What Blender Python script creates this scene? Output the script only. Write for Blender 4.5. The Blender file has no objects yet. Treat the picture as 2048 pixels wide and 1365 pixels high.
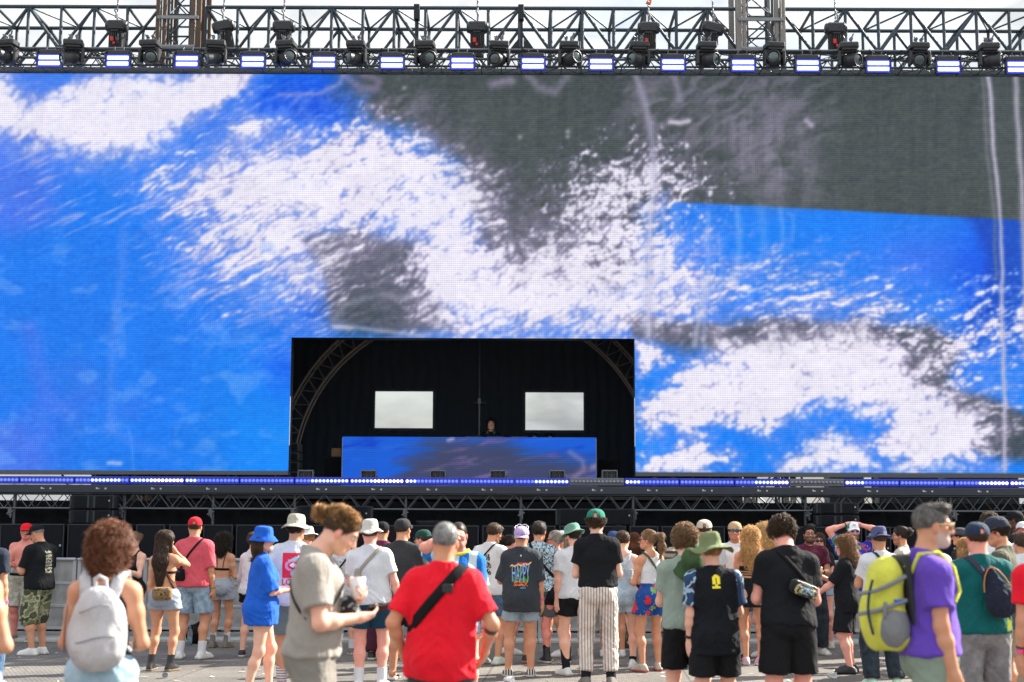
import bpy, math, random
import numpy as np
from mathutils import Vector, Matrix
from mathutils.bvhtree import BVHTree
R = math.radians
sc = bpy.context.scene
col = sc.collection
random.seed(7)

# ------------------------------------------------------------------ camera
F, CX, CY, CAMZ = 2844.0, 1024.0, 682.5, 1.65      # focal length and centre in photograph pixels
PITCH, ROLL = math.atan((1062 - 682.5) / F), R(0.2)
cam = bpy.data.objects.new("camera", bpy.data.cameras.new("camera"))
col.objects.link(cam)
cam.data.sensor_width = 36.0
cam.data.lens = 36.0 * F / 2048.0
cam.data.clip_end = 3000.0
cam.location = (0, 0, CAMZ)
cam.rotation_euler = (Matrix.Rotation(R(90) + PITCH, 3, 'X') @ Matrix.Rotation(ROLL, 3, 'Z')).to_euler()
cam.data.dof.use_dof = True
cam.data.dof.focus_distance = 19.0
cam.data.dof.aperture_fstop = 1.9
sc.camera = cam
CR = cam.rotation_euler.to_matrix()

def P(px, py, Y):
    """world point at depth Y (metres beyond the camera) seen at photograph pixel (px, py)"""
    d = CR @ Vector(((px - CX) / F, -(py - CY) / F, -1.0))
    return Vector((0, 0, CAMZ)) + d * (Y / d.y)
def PX(px, Y, py=1100): return P(px, py, Y).x
def PZ(py, Y, px=1024): return P(px, py, Y).z

# ------------------------------------------------------------------ sky and sun
SUN_DIR = Vector((0.88, 0.47, 0.75)).normalized()   # towards the sun: right, behind the stage, high
SUN_EL = math.asin(SUN_DIR.z)
SUN_AZ = math.atan2(SUN_DIR.x, SUN_DIR.y)
w = bpy.data.worlds.new("World"); sc.world = w; w.use_nodes = True
nt = w.node_tree; nt.nodes.clear()
def N(nt, typ, **kw):
    n = nt.nodes.new(typ)
    for k, v in kw.items():
        if k in n.inputs.keys() if hasattr(n.inputs, 'keys') else False: n.inputs[k].default_value = v
        else: setattr(n, k, v)
    return n
out = N(nt, 'ShaderNodeOutputWorld'); bg = N(nt, 'ShaderNodeBackground'); bg.inputs['Strength'].default_value = 0.070
sky = N(nt, 'ShaderNodeTexSky'); sky.sky_type = 'NISHITA'; sky.sun_disc = False
sky.sun_elevation = SUN_EL; sky.sun_rotation = SUN_AZ; sky.air_density = 1.2; sky.dust_density = 2.5
tc = N(nt, 'ShaderNodeTexCoord')
mp = N(nt, 'ShaderNodeMapping'); mp.inputs['Scale'].default_value = (1.0, 1.0, 2.6)
ns = N(nt, 'ShaderNodeTexNoise'); ns.inputs['Scale'].default_value = 3.2; ns.inputs['Detail'].default_value = 9; ns.inputs['Roughness'].default_value = 0.58
cr = N(nt, 'ShaderNodeValToRGB'); cr.color_ramp.elements[0].position = 0.22; cr.color_ramp.elements[1].position = 0.5
ns2 = N(nt, 'ShaderNodeTexNoise'); ns2.inputs['Scale'].default_value = 17.0; ns2.inputs['Detail'].default_value = 7; ns2.inputs['Distortion'].default_value = .6
mr = N(nt, 'ShaderNodeMapRange'); mr.inputs['From Min'].default_value = .3; mr.inputs['From Max'].default_value = .68; mr.inputs['To Min'].default_value = 2.75; mr.inputs['To Max'].default_value = 4.45
# the cloud deck is brighter behind the viewer and overhead than low behind the stage
sep = N(nt, 'ShaderNodeSeparateXYZ')
br = N(nt, 'ShaderNodeMapRange'); br.inputs['From Min'].default_value = -0.2; br.inputs['From Max'].default_value = 1.0; br.inputs['To Min'].default_value = 1.32; br.inputs['To Max'].default_value = 0.88
el = N(nt, 'ShaderNodeMapRange'); el.inputs['From Min'].default_value = 0.12; el.inputs['From Max'].default_value = 0.34; el.inputs['To Min'].default_value = 0.84; el.inputs['To Max'].default_value = 1.45
m1 = N(nt, 'ShaderNodeMath'); m1.operation = 'MULTIPLY'; m2 = N(nt, 'ShaderNodeMath'); m2.operation = 'MULTIPLY'
cc = N(nt, 'ShaderNodeVectorMath'); cc.operation = 'SCALE'; cc.inputs[0].default_value = (0.94, 0.975, 1.0)
mx = N(nt, 'ShaderNodeMix'); mx.data_type = 'RGBA'
L = nt.links.new
L(tc.outputs['Generated'], mp.inputs['Vector']); L(mp.outputs[0], ns.inputs['Vector']); L(mp.outputs[0], ns2.inputs['Vector'])
L(ns.outputs['Fac'], cr.inputs[0]); L(ns2.outputs['Fac'], mr.inputs['Value']); L(tc.outputs['Generated'], sep.inputs[0])
L(sep.outputs['Y'], br.inputs['Value']); L(sep.outputs['Z'], el.inputs['Value'])
L(mr.outputs[0], m1.inputs[0]); L(br.outputs[0], m1.inputs[1]); L(m1.outputs[0], m2.inputs[0]); L(el.outputs[0], m2.inputs[1])
L(m2.outputs[0], cc.inputs['Scale']); L(sky.outputs[0], mx.inputs['A']); L(cc.outputs[0], mx.inputs['B']); L(cr.outputs[0], mx.inputs['Factor'])
L(mx.outputs['Result'], bg.inputs['Color']); L(bg.outputs[0], out.inputs['Surface'])
sun = bpy.data.objects.new("sun", bpy.data.lights.new("sun", 'SUN')); col.objects.link(sun)
sun.data.energy = 5.0; sun.data.angle = R(0.6); sun.data.color = (1.0, 0.93, 0.82)
sun.rotation_euler = SUN_DIR.to_track_quat('Z', 'Y').to_euler()
sun.location = (20, 10, 30)
vs = sc.view_settings; vs.view_transform = 'Standard'; vs.look = 'None'; vs.gamma = 1.0; vs.use_curve_mapping = False
EXPO = 1.7
vs.exposure = EXPO
sc.cycles.max_bounces = 6; sc.cycles.diffuse_bounces = 3; sc.cycles.glossy_bounces = 3; sc.cycles.transmission_bounces = 4; sc.cycles.transparent_max_bounces = 6
sc.cycles.sample_clamp_indirect = 6.0
try: sc.cycles.use_denoising = True
except Exception: pass

# ------------------------------------------------------------------ numpy noise
def _hash(i, j, k, s):
    h = (i.astype(np.int64) * 374761393 + j.astype(np.int64) * 668265263 + k * 2147483647 + s * 1274126177) & 0x7fffffff
    h = ((h ^ (h >> 13)) * 1274126177) & 0x7fffffff
    h = (h ^ (h >> 16)) & 0xffff
    return h.astype(np.float32) / 65535.0
def vnoise(x, y, z=None, s=0):
    x = np.asarray(x, np.float32); y = np.asarray(y, np.float32)
    if z is None: z = np.zeros_like(x)
    x, y, z = np.broadcast_arrays(x, y, z)
    xi, yi, zi = np.floor(x), np.floor(y), np.floor(z)
    fx, fy, fz = x - xi, y - yi, z - zi
    fx, fy, fz = (f * f * (3 - 2 * f) for f in (fx, fy, fz))
    xi, yi, zi = xi.astype(np.int32), yi.astype(np.int32), zi.astype(np.int64)
    o = 0
    for dz in (0, 1):
        wz = fz if dz else 1 - fz
        for dy in (0, 1):
            wy = fy if dy else 1 - fy
            for dx in (0, 1):
                wx = fx if dx else 1 - fx
                o = o + _hash(xi + dx, yi + dy, zi + dz, s) * wx * wy * wz
    return o
def fbm(x, y, z=None, oct=4, s=0, gain=.5):
    a, t, o = 1.0, 0.0, 0
    for i in range(oct):
        f = 2.03 ** i
        o = o + a * vnoise(x * f, y * f, None if z is None else z * f, s + i * 17); t += a; a *= gain
    return o / t
def sstep(a, b, x):
    t = np.clip((x - a) / (b - a), 0, 1); return t * t * (3 - 2 * t)
def lin(c): return tuple(((v / 255.) / 12.92 if v / 255. <= .04045 else ((v / 255. + .055) / 1.055) ** 2.4) for v in c)

# ------------------------------------------------------------------ materials
MATS = {}
def newmat(name):
    m = bpy.data.materials.new(name); m.use_nodes = True
    return m, m.node_tree, m.node_tree.nodes['Principled BSDF']
def plain(name, c, rough=.6, metal=0.0, var=.12, scale=8.0, bump=0.0, bscale=60.0, spec=.4, coat=0.0):
    """a painted / metal / plastic surface with a little grime in its colour and gloss"""
    if name in MATS: return MATS[name]
    m, t, b = newmat(name)
    co = N(t, 'ShaderNodeTexCoord'); n = N(t, 'ShaderNodeTexNoise'); n.inputs['Scale'].default_value = scale; n.inputs['Detail'].default_value = 5
    t.links.new(co.outputs['Object'], n.inputs['Vector'])
    mxx = N(t, 'ShaderNodeMix'); mxx.data_type = 'RGBA'
    mxx.inputs['A'].default_value = tuple(v * (1 - var) for v in c) + (1,); mxx.inputs['B'].default_value = tuple(min(1, v * (1 + var)) for v in c) + (1,)
    t.links.new(n.outputs['Fac'], mxx.inputs['Factor']); t.links.new(mxx.outputs['Result'], b.inputs['Base Color'])
    mr = N(t, 'ShaderNodeMapRange'); mr.inputs['To Min'].default_value = max(.05, rough - .12); mr.inputs['To Max'].default_value = min(1, rough + .12)
    t.links.new(n.outputs['Fac'], mr.inputs['Value']); t.links.new(mr.outputs[0], b.inputs['Roughness'])
    b.inputs['Metallic'].default_value = metal; b.inputs['Specular IOR Level'].default_value = spec; b.inputs['Coat Weight'].default_value = coat
    if bump:
        n2 = N(t, 'ShaderNodeTexNoise'); n2.inputs['Scale'].default_value = bscale; n2.inputs['Detail'].default_value = 3
        t.links.new(co.outputs['Object'], n2.inputs['Vector'])
        bp = N(t, 'ShaderNodeBump'); bp.inputs['Strength'].default_value = bump; bp.inputs['Distance'].default_value = .01
        t.links.new(n2.outputs['Fac'], bp.inputs['Height']); t.links.new(bp.outputs[0], b.inputs['Normal'])
    MATS[name] = m
    return m
def emit(name, c, strength, base=(.02, .02, .02)):
    if name in MATS: return MATS[name]
    m, t, b = newmat(name)
    b.inputs['Base Color'].default_value = base + (1,); b.inputs['Emission Color'].default_value = tuple(c) + (1,)
    b.inputs['Emission Strength'].default_value = strength; b.inputs['Roughness'].default_value = .3
    MATS[name] = m
    return m

# ------------------------------------------------------------------ mesh helpers
class MB:
    """collects boxes, tubes, lathes and sheets and links them as ONE mesh object"""
    def __init__(s): s.v = []; s.f = []; s.mi = []; s.cur = 0; s.sm = []
    def add(s, v, f, smooth=False):
        o = len(s.v); s.v.extend([tuple(p) for p in v])
        for q in f: s.f.append(tuple(i + o for i in q)); s.mi.append(s.cur); s.sm.append(smooth)
    def box(s, x0, x1, y0, y1, z0, z1, M=None):
        v = [(x, y, z) for z in (z0, z1) for y in (y0, y1) for x in (x0, x1)]
        if M is not None: v = [M @ Vector(p) for p in v]
        s.add(v, [(0, 2, 3, 1), (4, 5, 7, 6), (0, 1, 5, 4), (2, 6, 7, 3), (0, 4, 6, 2), (1, 3, 7, 5)])
    def cbox(s, c, h, M=None, bev=0.0):
        """a box of half-sizes h about c, its edges chamfered by bev"""
        if not bev:
            return s.box(c[0] - h[0], c[0] + h[0], c[1] - h[1], c[1] + h[1], c[2] - h[2], c[2] + h[2], M)
        v = []; key = {}
        for sx in (-1, 1):
            for sy in (-1, 1):
                for sz in (-1, 1):
                    for ax in range(3):
                        hh = [h[0] - bev, h[1] - bev, h[2] - bev]; hh[ax] = h[ax]
                        key[(sx, sy, sz, ax)] = len(v)
                        p = Vector((c[0] + sx * hh[0], c[1] + sy * hh[1], c[2] + sz * hh[2]))
                        v.append(M @ p if M is not None else p)
        f = []
        for ax in range(3):
            o1, o2 = [(1, 2), (2, 0), (0, 1)][ax]
            for sg in (-1, 1):
                def K(a, b):
                    t = [0, 0, 0]; t[ax] = sg; t[o1] = a; t[o2] = b; return key[(t[0], t[1], t[2], ax)]
                q = [K(-1, -1), K(1, -1), K(1, 1), K(-1, 1)]
                f.append(q if sg > 0 else q[::-1])
        for ax in range(3):
            a1, a2 = [(1, 2), (2, 0), (0, 1)][ax]
            for s1 in (-1, 1):
                for s2 in (-1, 1):
                    def K(sa, a):
                        t = [0, 0, 0]; t[ax] = sa; t[a1] = s1; t[a2] = s2; return key[(t[0], t[1], t[2], a)]
                    q = [K(-1, a1), K(1, a1), K(1, a2), K(-1, a2)]
                    f.append(q if s1 * s2 < 0 else q[::-1])
        for sx in (-1, 1):
            for sy in (-1, 1):
                for sz in (-1, 1):
                    q = [key[(sx, sy, sz, a)] for a in range(3)]
                    f.append(q if sx * sy * sz > 0 else q[::-1])
        s.add(v, f)
    def tube(s, pts, r, n=6, cap=True, smooth=True, flat=None):
        pts = [Vector(p) for p in pts]
        rs = r if isinstance(r, (list, tuple)) else [r] * len(pts)
        v = []; up = Vector((0, 0, 1)); prev = None
        for i, p in enumerate(pts):
            d = (pts[min(i + 1, len(pts) - 1)] - pts[max(i - 1, 0)])
            d = d.normalized() if d.length > 1e-9 else Vector((0, 0, 1))
            if prev is None:
                a = d.cross(up)
                if a.length < .1: a = d.cross(Vector((1, 0, 0)))
            else: a = prev - d * prev.dot(d)
            a.normalize(); prev = a; b = d.cross(a)
            for k in range(n):
                t = 2 * math.pi * (k + .5) / n
                v.append(p + a * math.cos(t) * rs[i] + b * math.sin(t) * rs[i])
        f = [(i * n + k, i * n + (k + 1) % n, (i + 1) * n + (k + 1) % n, (i + 1) * n + k) for i in range(len(pts) - 1) for k in range(n)]
        s.add(v, f, smooth)
        if cap:
            s.add(v[:n], [tuple(range(n))[::-1]]); s.add(v[-n:], [tuple(range(n))])
    def lathe(s, prof, M=None, n=20, smooth=True, sx=1.0, sy=1.0):
        """prof: list of (radius, z)"""
        v = []
        for (r, z) in prof:
            for k in range(n):
                t = 2 * math.pi * k / n; p = Vector((math.cos(t) * r * sx, math.sin(t) * r * sy, z)); v.append(M @ p if M is not None else p)
        f = [(i * n + k, i * n + (k + 1) % n, (i + 1) * n + (k + 1) % n, (i + 1) * n + k) for i in range(len(prof) - 1) for k in range(n)]
        s.add(v, f, smooth)
        if prof[0][0] > 1e-4: s.add(v[:n], [tuple(range(n))[::-1]])
        if prof[-1][0] > 1e-4: s.add(v[-n:], [tuple(range(n))])
    def build(s, name, mats, parent=None, loc=None, M=None):
        me = bpy.data.meshes.new(name); me.from_pydata([tuple(p) for p in s.v], [], s.f)
        for m in (mats if isinstance(mats, (list, tuple)) else [mats]): me.materials.append(m)
        me.polygons.foreach_set('material_index', s.mi); me.polygons.foreach_set('use_smooth', s.sm)
        me.update()
        return link(name, me, parent, loc, M)
def link(name, me, parent=None, loc=None, M=None):
    o = bpy.data.objects.new(name, me); col.objects.link(o)
    if parent is not None: o.parent = parent
    if M is not None: o.matrix_local = M
    if loc is not None: o.location = loc
    return o
def npmesh(name, V, Fq, mats, parent=None, smooth=True, colr=None, mi=None):
    """a mesh object from numpy arrays: V (n,3), Fq (m,4) or (m,3)"""
    me = bpy.data.meshes.new(name); n, m, k = len(V), len(Fq), Fq.shape[1]
    me.vertices.add(n); me.vertices.foreach_set('co', V.astype(np.float32).ravel())
    me.loops.add(m * k); me.loops.foreach_set('vertex_index', Fq.astype(np.int32).ravel())
    me.polygons.add(m); me.polygons.foreach_set('loop_start', np.arange(0, m * k, k, dtype=np.int32))
    me.polygons.foreach_set('loop_total', np.full(m, k, np.int32))
    me.polygons.foreach_set('use_smooth', np.full(m, smooth, bool))
    for mt in (mats if isinstance(mats, (list, tuple)) else [mats]): me.materials.append(mt)
    if mi is not None: me.polygons.foreach_set('material_index', mi.astype(np.int32))
    me.update(calc_edges=True)
    if colr is not None:
        at = me.color_attributes.new('col', 'FLOAT_COLOR', 'POINT')
        c = np.ones((n, 4), np.float32); c[:, :3] = colr; at.data.foreach_set('color', c.ravel())
    return link(name, me, parent)
def tag(o, label=None, cat=None, group=None, kind=None):
    if label: o['label'] = label
    if cat: o['category'] = cat
    if group: o['group'] = group
    if kind: o['kind'] = kind
    return o
def empty(name, loc=(0, 0, 0), rz=0.0):
    o = bpy.data.objects.new(name, None); col.objects.link(o); o.location = loc; o.rotation_euler = (0, 0, rz); o.empty_display_size = .1
    return o
def copy_tree(o, parent=None):
    c = o.copy(); col.objects.link(c)
    if parent is not None: c.parent = parent; c.matrix_parent_inverse = o.matrix_parent_inverse.copy()
    for ch in [x for x in bpy.data.objects if x.parent is o]: copy_tree(ch, c)
    return c
# ------------------------------------------------------------------ ground
gm, t, b = newmat('ground_matting')
co = N(t, 'ShaderNodeTexCoord'); n1 = N(t, 'ShaderNodeTexNoise'); n1.inputs['Scale'].default_value = .9; n1.inputs['Detail'].default_value = 8; n1.inputs['Roughness'].default_value = .65
rmp = N(t, 'ShaderNodeValToRGB'); rmp.color_ramp.elements[0].position = .3; rmp.color_ramp.elements[0].color = (.135, .126, .116, 1); rmp.color_ramp.elements[1].position = .72; rmp.color_ramp.elements[1].color = (.285, .265, .238, 1)
brk = N(t, 'ShaderNodeTexBrick'); brk.inputs['Scale'].default_value = 1.0; brk.inputs['Brick Width'].default_value = .055; brk.inputs['Row Height'].default_value = .055
brk.inputs['Mortar Size'].default_value = .009; brk.inputs['Color1'].default_value = (1, 1, 1, 1); brk.inputs['Color2'].default_value = (.86, .86, .86, 1); brk.inputs['Mortar'].default_value = (.52, .52, .52, 1)
brk2 = N(t, 'ShaderNodeTexBrick'); brk2.inputs['Scale'].default_value = 1.0; brk2.inputs['Brick Width'].default_value = 1.15; brk2.inputs['Row Height'].default_value = .9; brk2.offset = 0.0
brk2.inputs['Mortar Size'].default_value = .012; brk2.inputs['Color1'].default_value = (1, 1, 1, 1); brk2.inputs['Color2'].default_value = (.88, .88, .88, 1); brk2.inputs['Mortar'].default_value = (.45, .45, .45, 1)
n3 = N(t, 'ShaderNodeTexNoise'); n3.inputs['Scale'].default_value = 38; n3.inputs['Detail'].default_value = 4
r3 = N(t, 'ShaderNodeValToRGB'); r3.color_ramp.elements[0].position = .36; r3.color_ramp.elements[0].color = (.55, .53, .5, 1); r3.color_ramp.elements[1].position = .5; r3.color_ramp.elements[1].color = (1, 1, 1, 1)
mps = N(t, 'ShaderNodeMapping'); mps.inputs['Rotation'].default_value = (0, 0, R(3))
for nn in (n1, n3): t.links.new(co.outputs['Object'], nn.inputs['Vector'])
t.links.new(co.outputs['Object'], mps.inputs[0]); t.links.new(mps.outputs[0], brk.inputs['Vector']); t.links.new(mps.outputs[0], brk2.inputs['Vector'])
t.links.new(n1.outputs['Fac'], rmp.inputs[0]); t.links.new(n3.outputs['Fac'], r3.inputs[0])
def mul(t, a, b_):
    m = N(t, 'ShaderNodeMix'); m.data_type = 'RGBA'; m.blend_type = 'MULTIPLY'; m.inputs['Factor'].default_value = 1
    t.links.new(a, m.inputs['A']); t.links.new(b_, m.inputs['B']); return m.outputs['Result']
cxx = mul(t, mul(t, mul(t, rmp.outputs[0], brk.outputs['Color']), brk2.outputs['Color']), r3.outputs[0])
t.links.new(cxx, b.inputs['Base Color']); b.inputs['Roughness'].default_value = .72
bp = N(t, 'ShaderNodeBump'); bp.inputs['Strength'].default_value = .7; bp.inputs['Distance'].default_value = .006
t.links.new(brk.outputs['Fac'], bp.inputs['Height']); bp.invert = True; t.links.new(bp.outputs[0], b.inputs['Normal'])
m = MB(); m.add([(-600, -300, 0), (600, -300, 0), (600, 1500, 0), (-600, 1500, 0)], [(0, 1, 2, 3)])
tag(m.build('ground', gm), kind='structure')

# ------------------------------------------------------------------ LED wall: what it is showing, worked out in numpy
YS = 25.0
CRn = np.array(CR)
def proj(x, Y, z):
    d = np.stack([x, np.full_like(x, Y), z - CAMZ], -1) @ CRn      # into camera space
    return CX + F * d[..., 0] / -d[..., 2], CY - F * d[..., 1] / -d[..., 2]
def poly_sd(px, py, pts):
    """signed distance in pixels, positive inside"""
    pts = np.array(pts, np.float32); n = len(pts)
    d = np.full(px.shape, 1e9, np.float32); ins = np.zeros(px.shape, bool)
    for i in range(n):
        a, b_ = pts[i], pts[(i + 1) % n]; e = b_ - a
        wx, wy = px - a[0], py - a[1]
        t_ = np.clip((wx * e[0] + wy * e[1]) / (e @ e + 1e-9), 0, 1)
        d = np.minimum(d, (wx - e[0] * t_) ** 2 + (wy - e[1] * t_) ** 2)
        c = ((a[1] > py) != (b_[1] > py)) & (px < (b_[0] - a[0]) * (py - a[1]) / (b_[1] - a[1] + 1e-9) + a[0])
        ins ^= c
    d = np.sqrt(d); return np.where(ins, d, -d)
def stroke(px, py, pts, wd):
    o = np.zeros(px.shape, np.float32)
    pts = np.array(pts, np.float32)
    for a, b_ in zip(pts[:-1], pts[1:]):
        e = b_ - a; wx, wy = px - a[0], py - a[1]
        t_ = np.clip((wx * e[0] + wy * e[1]) / (e @ e), 0, 1)
        d2 = (wx - e[0] * t_) ** 2 + (wy - e[1] * t_) ** 2
        o = np.maximum(o, np.exp(-d2 / (wd * wd)))
    return o
def rot(px, py, deg, sx, sy):
    a = R(deg); c, s_ = math.cos(a), math.sin(a)       # picture y grows downward
    return (px * c - py * s_) / sx, (px * s_ + py * c) / sy
def cells(x, y, s=0):
    """distance to the nearest of one jittered point per unit cell, and a random value for that point"""
    x = np.asarray(x, np.float32); y = np.asarray(y, np.float32); xi, yi = np.floor(x).astype(np.int32), np.floor(y).astype(np.int32)
    z0 = np.zeros(x.shape, np.int64); d1 = np.full(x.shape, 9., np.float32); idv = np.zeros(x.shape, np.float32)
    for dj in (-1, 0, 1):
        for di in (-1, 0, 1):
            a, b_ = xi + di, yi + dj
            hx, hy = _hash(a, b_, z0, s), _hash(a, b_, z0, s + 3)
            d = (a + .12 + .76 * hx - x) ** 2 + (b_ + .12 + .76 * hy - y) ** 2
            m_ = d < d1; d1 = np.where(m_, d, d1); idv = np.where(m_, _hash(a, b_, z0, s + 6), idv)
    return np.sqrt(d1), idv
def screen_content(px, py):
    px = px.astype(np.float32); py = py.astype(np.float32)
    C = lambda *c: np.array(c, np.float32)
    def mix(a, b_, f): return a + (b_ - a) * f[..., None]
    wx = (fbm(px / 90, py / 90, oct=4, s=3) - .5); wy = (fbm(px / 90, py / 90, oct=4, s=9) - .5)
    qx, qy = px + wx * 52, py + wy * 40
    big = fbm(px / 260, py / 200, oct=4, s=21)
    # blue field
    base = np.empty(px.shape + (3,), np.float32); base[:] = C(28, 122, 240)
    base = mix(base, C(10, 140, 250), sstep(300, 560, px) * sstep(560, 880, py) * .8)
    base = mix(base, C(84, 118, 236), sstep(.5, .75, big) * .75 * sstep(900, 300, px))
    base = mix(base, C(96, 128, 232), sstep(360, 0, px) * sstep(420, 200, py) * .6)
    base = mix(base, C(16, 72, 224), np.exp(-(((px - 600) / 130) ** 2 + ((py - 210) / 70) ** 2)) * .9)
    base = mix(base, C(20, 80, 222), np.exp(-(((px - 640) / 60) ** 2 + ((py - 590) / 70) ** 2)))
    base = mix(base, C(20, 95, 235), np.exp(-(((px - 570) / 50) ** 2 + ((py - 735) / 60) ** 2)) * .8)
    # right hand blue lobe
    base = mix(base, C(22, 128, 246), sstep(1250, 1400, px) * sstep(400, 460, py))
    base = mix(base, C(70, 112, 238), np.exp(-(((px - 1850) / 120) ** 2 + ((py - 520) / 70) ** 2)) * .7)
    base = mix(base, C(14, 82, 232), np.exp(-(((px - 1960) / 60) ** 2 + ((py - 560) / 120) ** 2)) * .8)
    rough = (fbm(*rot(px, py, 28, 70, 14), oct=5, s=5) - .5) * 90
    vert = (fbm(px / 12, py / 140, oct=4, s=66) - .5) * 2
    # dark grey fields: daylight reflected off black pixels, put into the emitted colour
    gray = C(74, 82, 84)
    g1 = poly_sd(qx, qy, [(700, 60), (2300, 60), (2300, 452), (2048, 448), (1800, 433), (1600, 424), (1400, 408), (1310, 420), (1290, 520), (1250, 600), (1000, 600), (940, 500), (900, 330), (820, 270), (740, 250), (700, 190)])
    straight = poly_sd(px, py, [(1300, 100), (2300, 100), (2300, 450), (2048, 442), (1500, 412), (1360, 406), (1300, 410)])
    m1_ = np.where(px > 1340, sstep(-2, 3, straight), sstep(-60, 50, g1 + rough * .4))
    base = mix(base, gray, m1_)
    for poly, so in (([(560, 470), (700, 440), (880, 490), (880, 560), (920, 672), (700, 672), (655, 650), (630, 560)], 34),
                     ([(1240, 620), (1370, 632), (1560, 632), (1880, 640), (1955, 690), (1900, 800), (1800, 800), (1640, 760), (1400, 700), (1260, 690)], 26),
                     ([(1900, 760), (2060, 832), (2300, 860), (2300, 960), (2048, 922), (1950, 905), (1900, 880)], 16)):
        base = mix(base, C(68, 74, 78), sstep(-so, so, poly_sd(qx, qy, poly)) * .93)
    gm_ = np.clip((150 - base[..., 2]) / 60, 0, 1)
    tip = poly_sd(px, py, [(1200, 300), (1880, 420), (1935, 455), (1962, 520), (1955, 590), (1900, 650), (1200, 700)])
    base = mix(base, C(24, 62, 176), sstep(6, -30, tip) * sstep(1880, 1950, px) * (1 - gm_) * sstep(760, 640, py) * .7)
    # purplish haze of out of focus petals
    pur = fbm(*rot(qx, qy, 35, 34, 11), oct=5, s=31)
    ph = sstep(-90, 40, poly_sd(px, py, [(560, 420), (700, 220), (840, 190), (900, 300), (990, 420), (1120, 440), (1420, 340), (1560, 330), (1640, 240), (1620, 150), (1250, 140), (1290, 330), (1150, 470), (1260, 560), (900, 560), (760, 520), (620, 560), (500, 480)]))
    base = mix(base, C(140, 134, 156), ph * sstep(.36, .72, pur) * .5)
    pp = sstep(-30, 90, poly_sd(px, py, [(1270, 150), (1580, 150), (1640, 250), (1680, 400), (1560, 440), (1440, 400), (1400, 250)]))
    base = mix(base, C(132, 128, 148), pp * sstep(.26, .66, fbm(qx / 30, qy / 40, oct=6, s=77, gain=.6)) * (.62 + .5 * vert * pp))
    # bright flower masses: (outline, hardness, streak angle, streak length, break-up, streak width)
    W = [([(-200, 148), (-10, 130), (25, 160), (70, 182), (120, 172), (170, 140), (470, 120), (530, 140), (515, 175), (470, 200), (410, 238), (392, 262), (345, 292), (300, 318), (200, 330), (120, 325), (60, 300), (-50, 270), (-200, 220)], 20, 32, 34, .55, 15),
         ([(440, 262), (500, 228), (556, 232), (525, 275), (480, 298)], 12, 36, 30, .8, 9),
         ([(395, 330), (430, 310), (520, 292), (600, 262), (720, 232), (830, 258), (905, 300), (975, 345), (1000, 400), (985, 468), (1050, 515), (1180, 540), (1330, 556), (1400, 590), (1420, 615), (1290, 672), (900, 676), (850, 640), (822, 600), (800, 552), (820, 505), (740, 480), (640, 470), (540, 450), (470, 440), (400, 420), (350, 395), (370, 365)], 34, 27, 30, .85, 10),
         ([(1020, 500), (1130, 470), (1200, 430), (1290, 420), (1330, 470), (1400, 500), (1440, 560), (1420, 600), (1240, 610), (1020, 570)], 36, 24, 24, 1.2, 9),
         ([(1135, 400), (1150, 360), (1200, 330), (1280, 305), (1370, 350), (1400, 385), (1320, 405), (1200, 440), (1140, 430)], 30, 28, 14, 2.1, 8),
         ([(400, 520), (560, 470), (680, 500), (650, 560), (600, 600), (520, 560), (440, 560)], 52, 27, 40, 1.3, 8),
         ([(1400, 560), (1540, 550), (1680, 575), (1780, 600), (1740, 625), (1580, 615), (1420, 605)], 46, 14, 34, 1.3, 8),
         ([(1272, 840), (1285, 800), (1320, 790), (1350, 770), (1360, 740), (1410, 700), (1450, 664), (1530, 668), (1620, 645), (1700, 650), (1790, 680), (1840, 740), (1900, 780), (1965, 830), (1988, 880), (1960, 930), (1880, 955), (1770, 955), (1790, 915), (1735, 888), (1760, 838), (1660, 820), (1600, 850), (1500, 860), (1440, 850), (1400, 880), (1340, 860), (1300, 880)], 20, 8, 26, .75, 13),
         ([(1262, 685), (1320, 690), (1352, 715), (1310, 735), (1272, 765)], 10, 12, 20, .8, 9),
         ([(1265, 935), (1320, 910), (1340, 885), (1400, 870), (1440, 905), (1500, 925), (1420, 960), (1265, 960)], 14, 8, 24, .9, 11),
         ([(1560, 915), (1620, 880), (1665, 860), (1720, 885), (1780, 935), (1740, 960), (1560, 950)], 14, 8, 24, .9, 11),
         ([(1880, 650), (1960, 625), (2300, 590), (2300, 650), (2000, 680), (1960, 740), (1900, 740)], 34, 20, 22, 1.7, 8)]
    W = [([(800, 545), (830, 500), (1000, 478), (1180, 535), (1330, 552), (1420, 590), (1330, 640), (1290, 676), (900, 676), (850, 630)], 62, 20, 28, .7, 10),
         ([(300, 350), (420, 300), (560, 250), (640, 330), (700, 480), (640, 600), (520, 590), (420, 500), (340, 440)], 60, 27, 46, .95, 7),
         ([(1560, 640), (1700, 632), (1850, 650), (1920, 740), (1990, 830), (1960, 900), (1860, 800), (1760, 700)], 50, 12, 30, 1.2, 8)] + W
    Wc = np.zeros(px.shape, np.float32)
    for pts, hard, ang, sl, bu, sw in W:
        sd = poly_sd(qx, qy, pts)
        n_ = fbm(*rot(qx, qy, ang, sl * 1.5, sw * 1.5), oct=6, s=int(sl + sw) * 3, gain=.62) - .5
        jx, jy = (fbm(px / 14, py / 14, oct=2, s=41) - .5) * 9, (fbm(px / 14, py / 14, oct=2, s=43) - .5) * 9
        c1, r1 = cells(*rot(px + wx * 30 + jx, py + wy * 30 + jy, ang, sl * .78, sw * 1.25), s=int(sl))
        c2, r2 = cells(*rot(px + wx * 20 + jx * .6, py + wy * 20 + jy * .6, ang + 8, sl * .36, sw * .62), s=int(sw) + 5)
        n2 = (.42 - c1) * .55 + (r1 - .5) * .35 + (.42 - c2) * .32 + (r2 - .5) * .15
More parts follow.
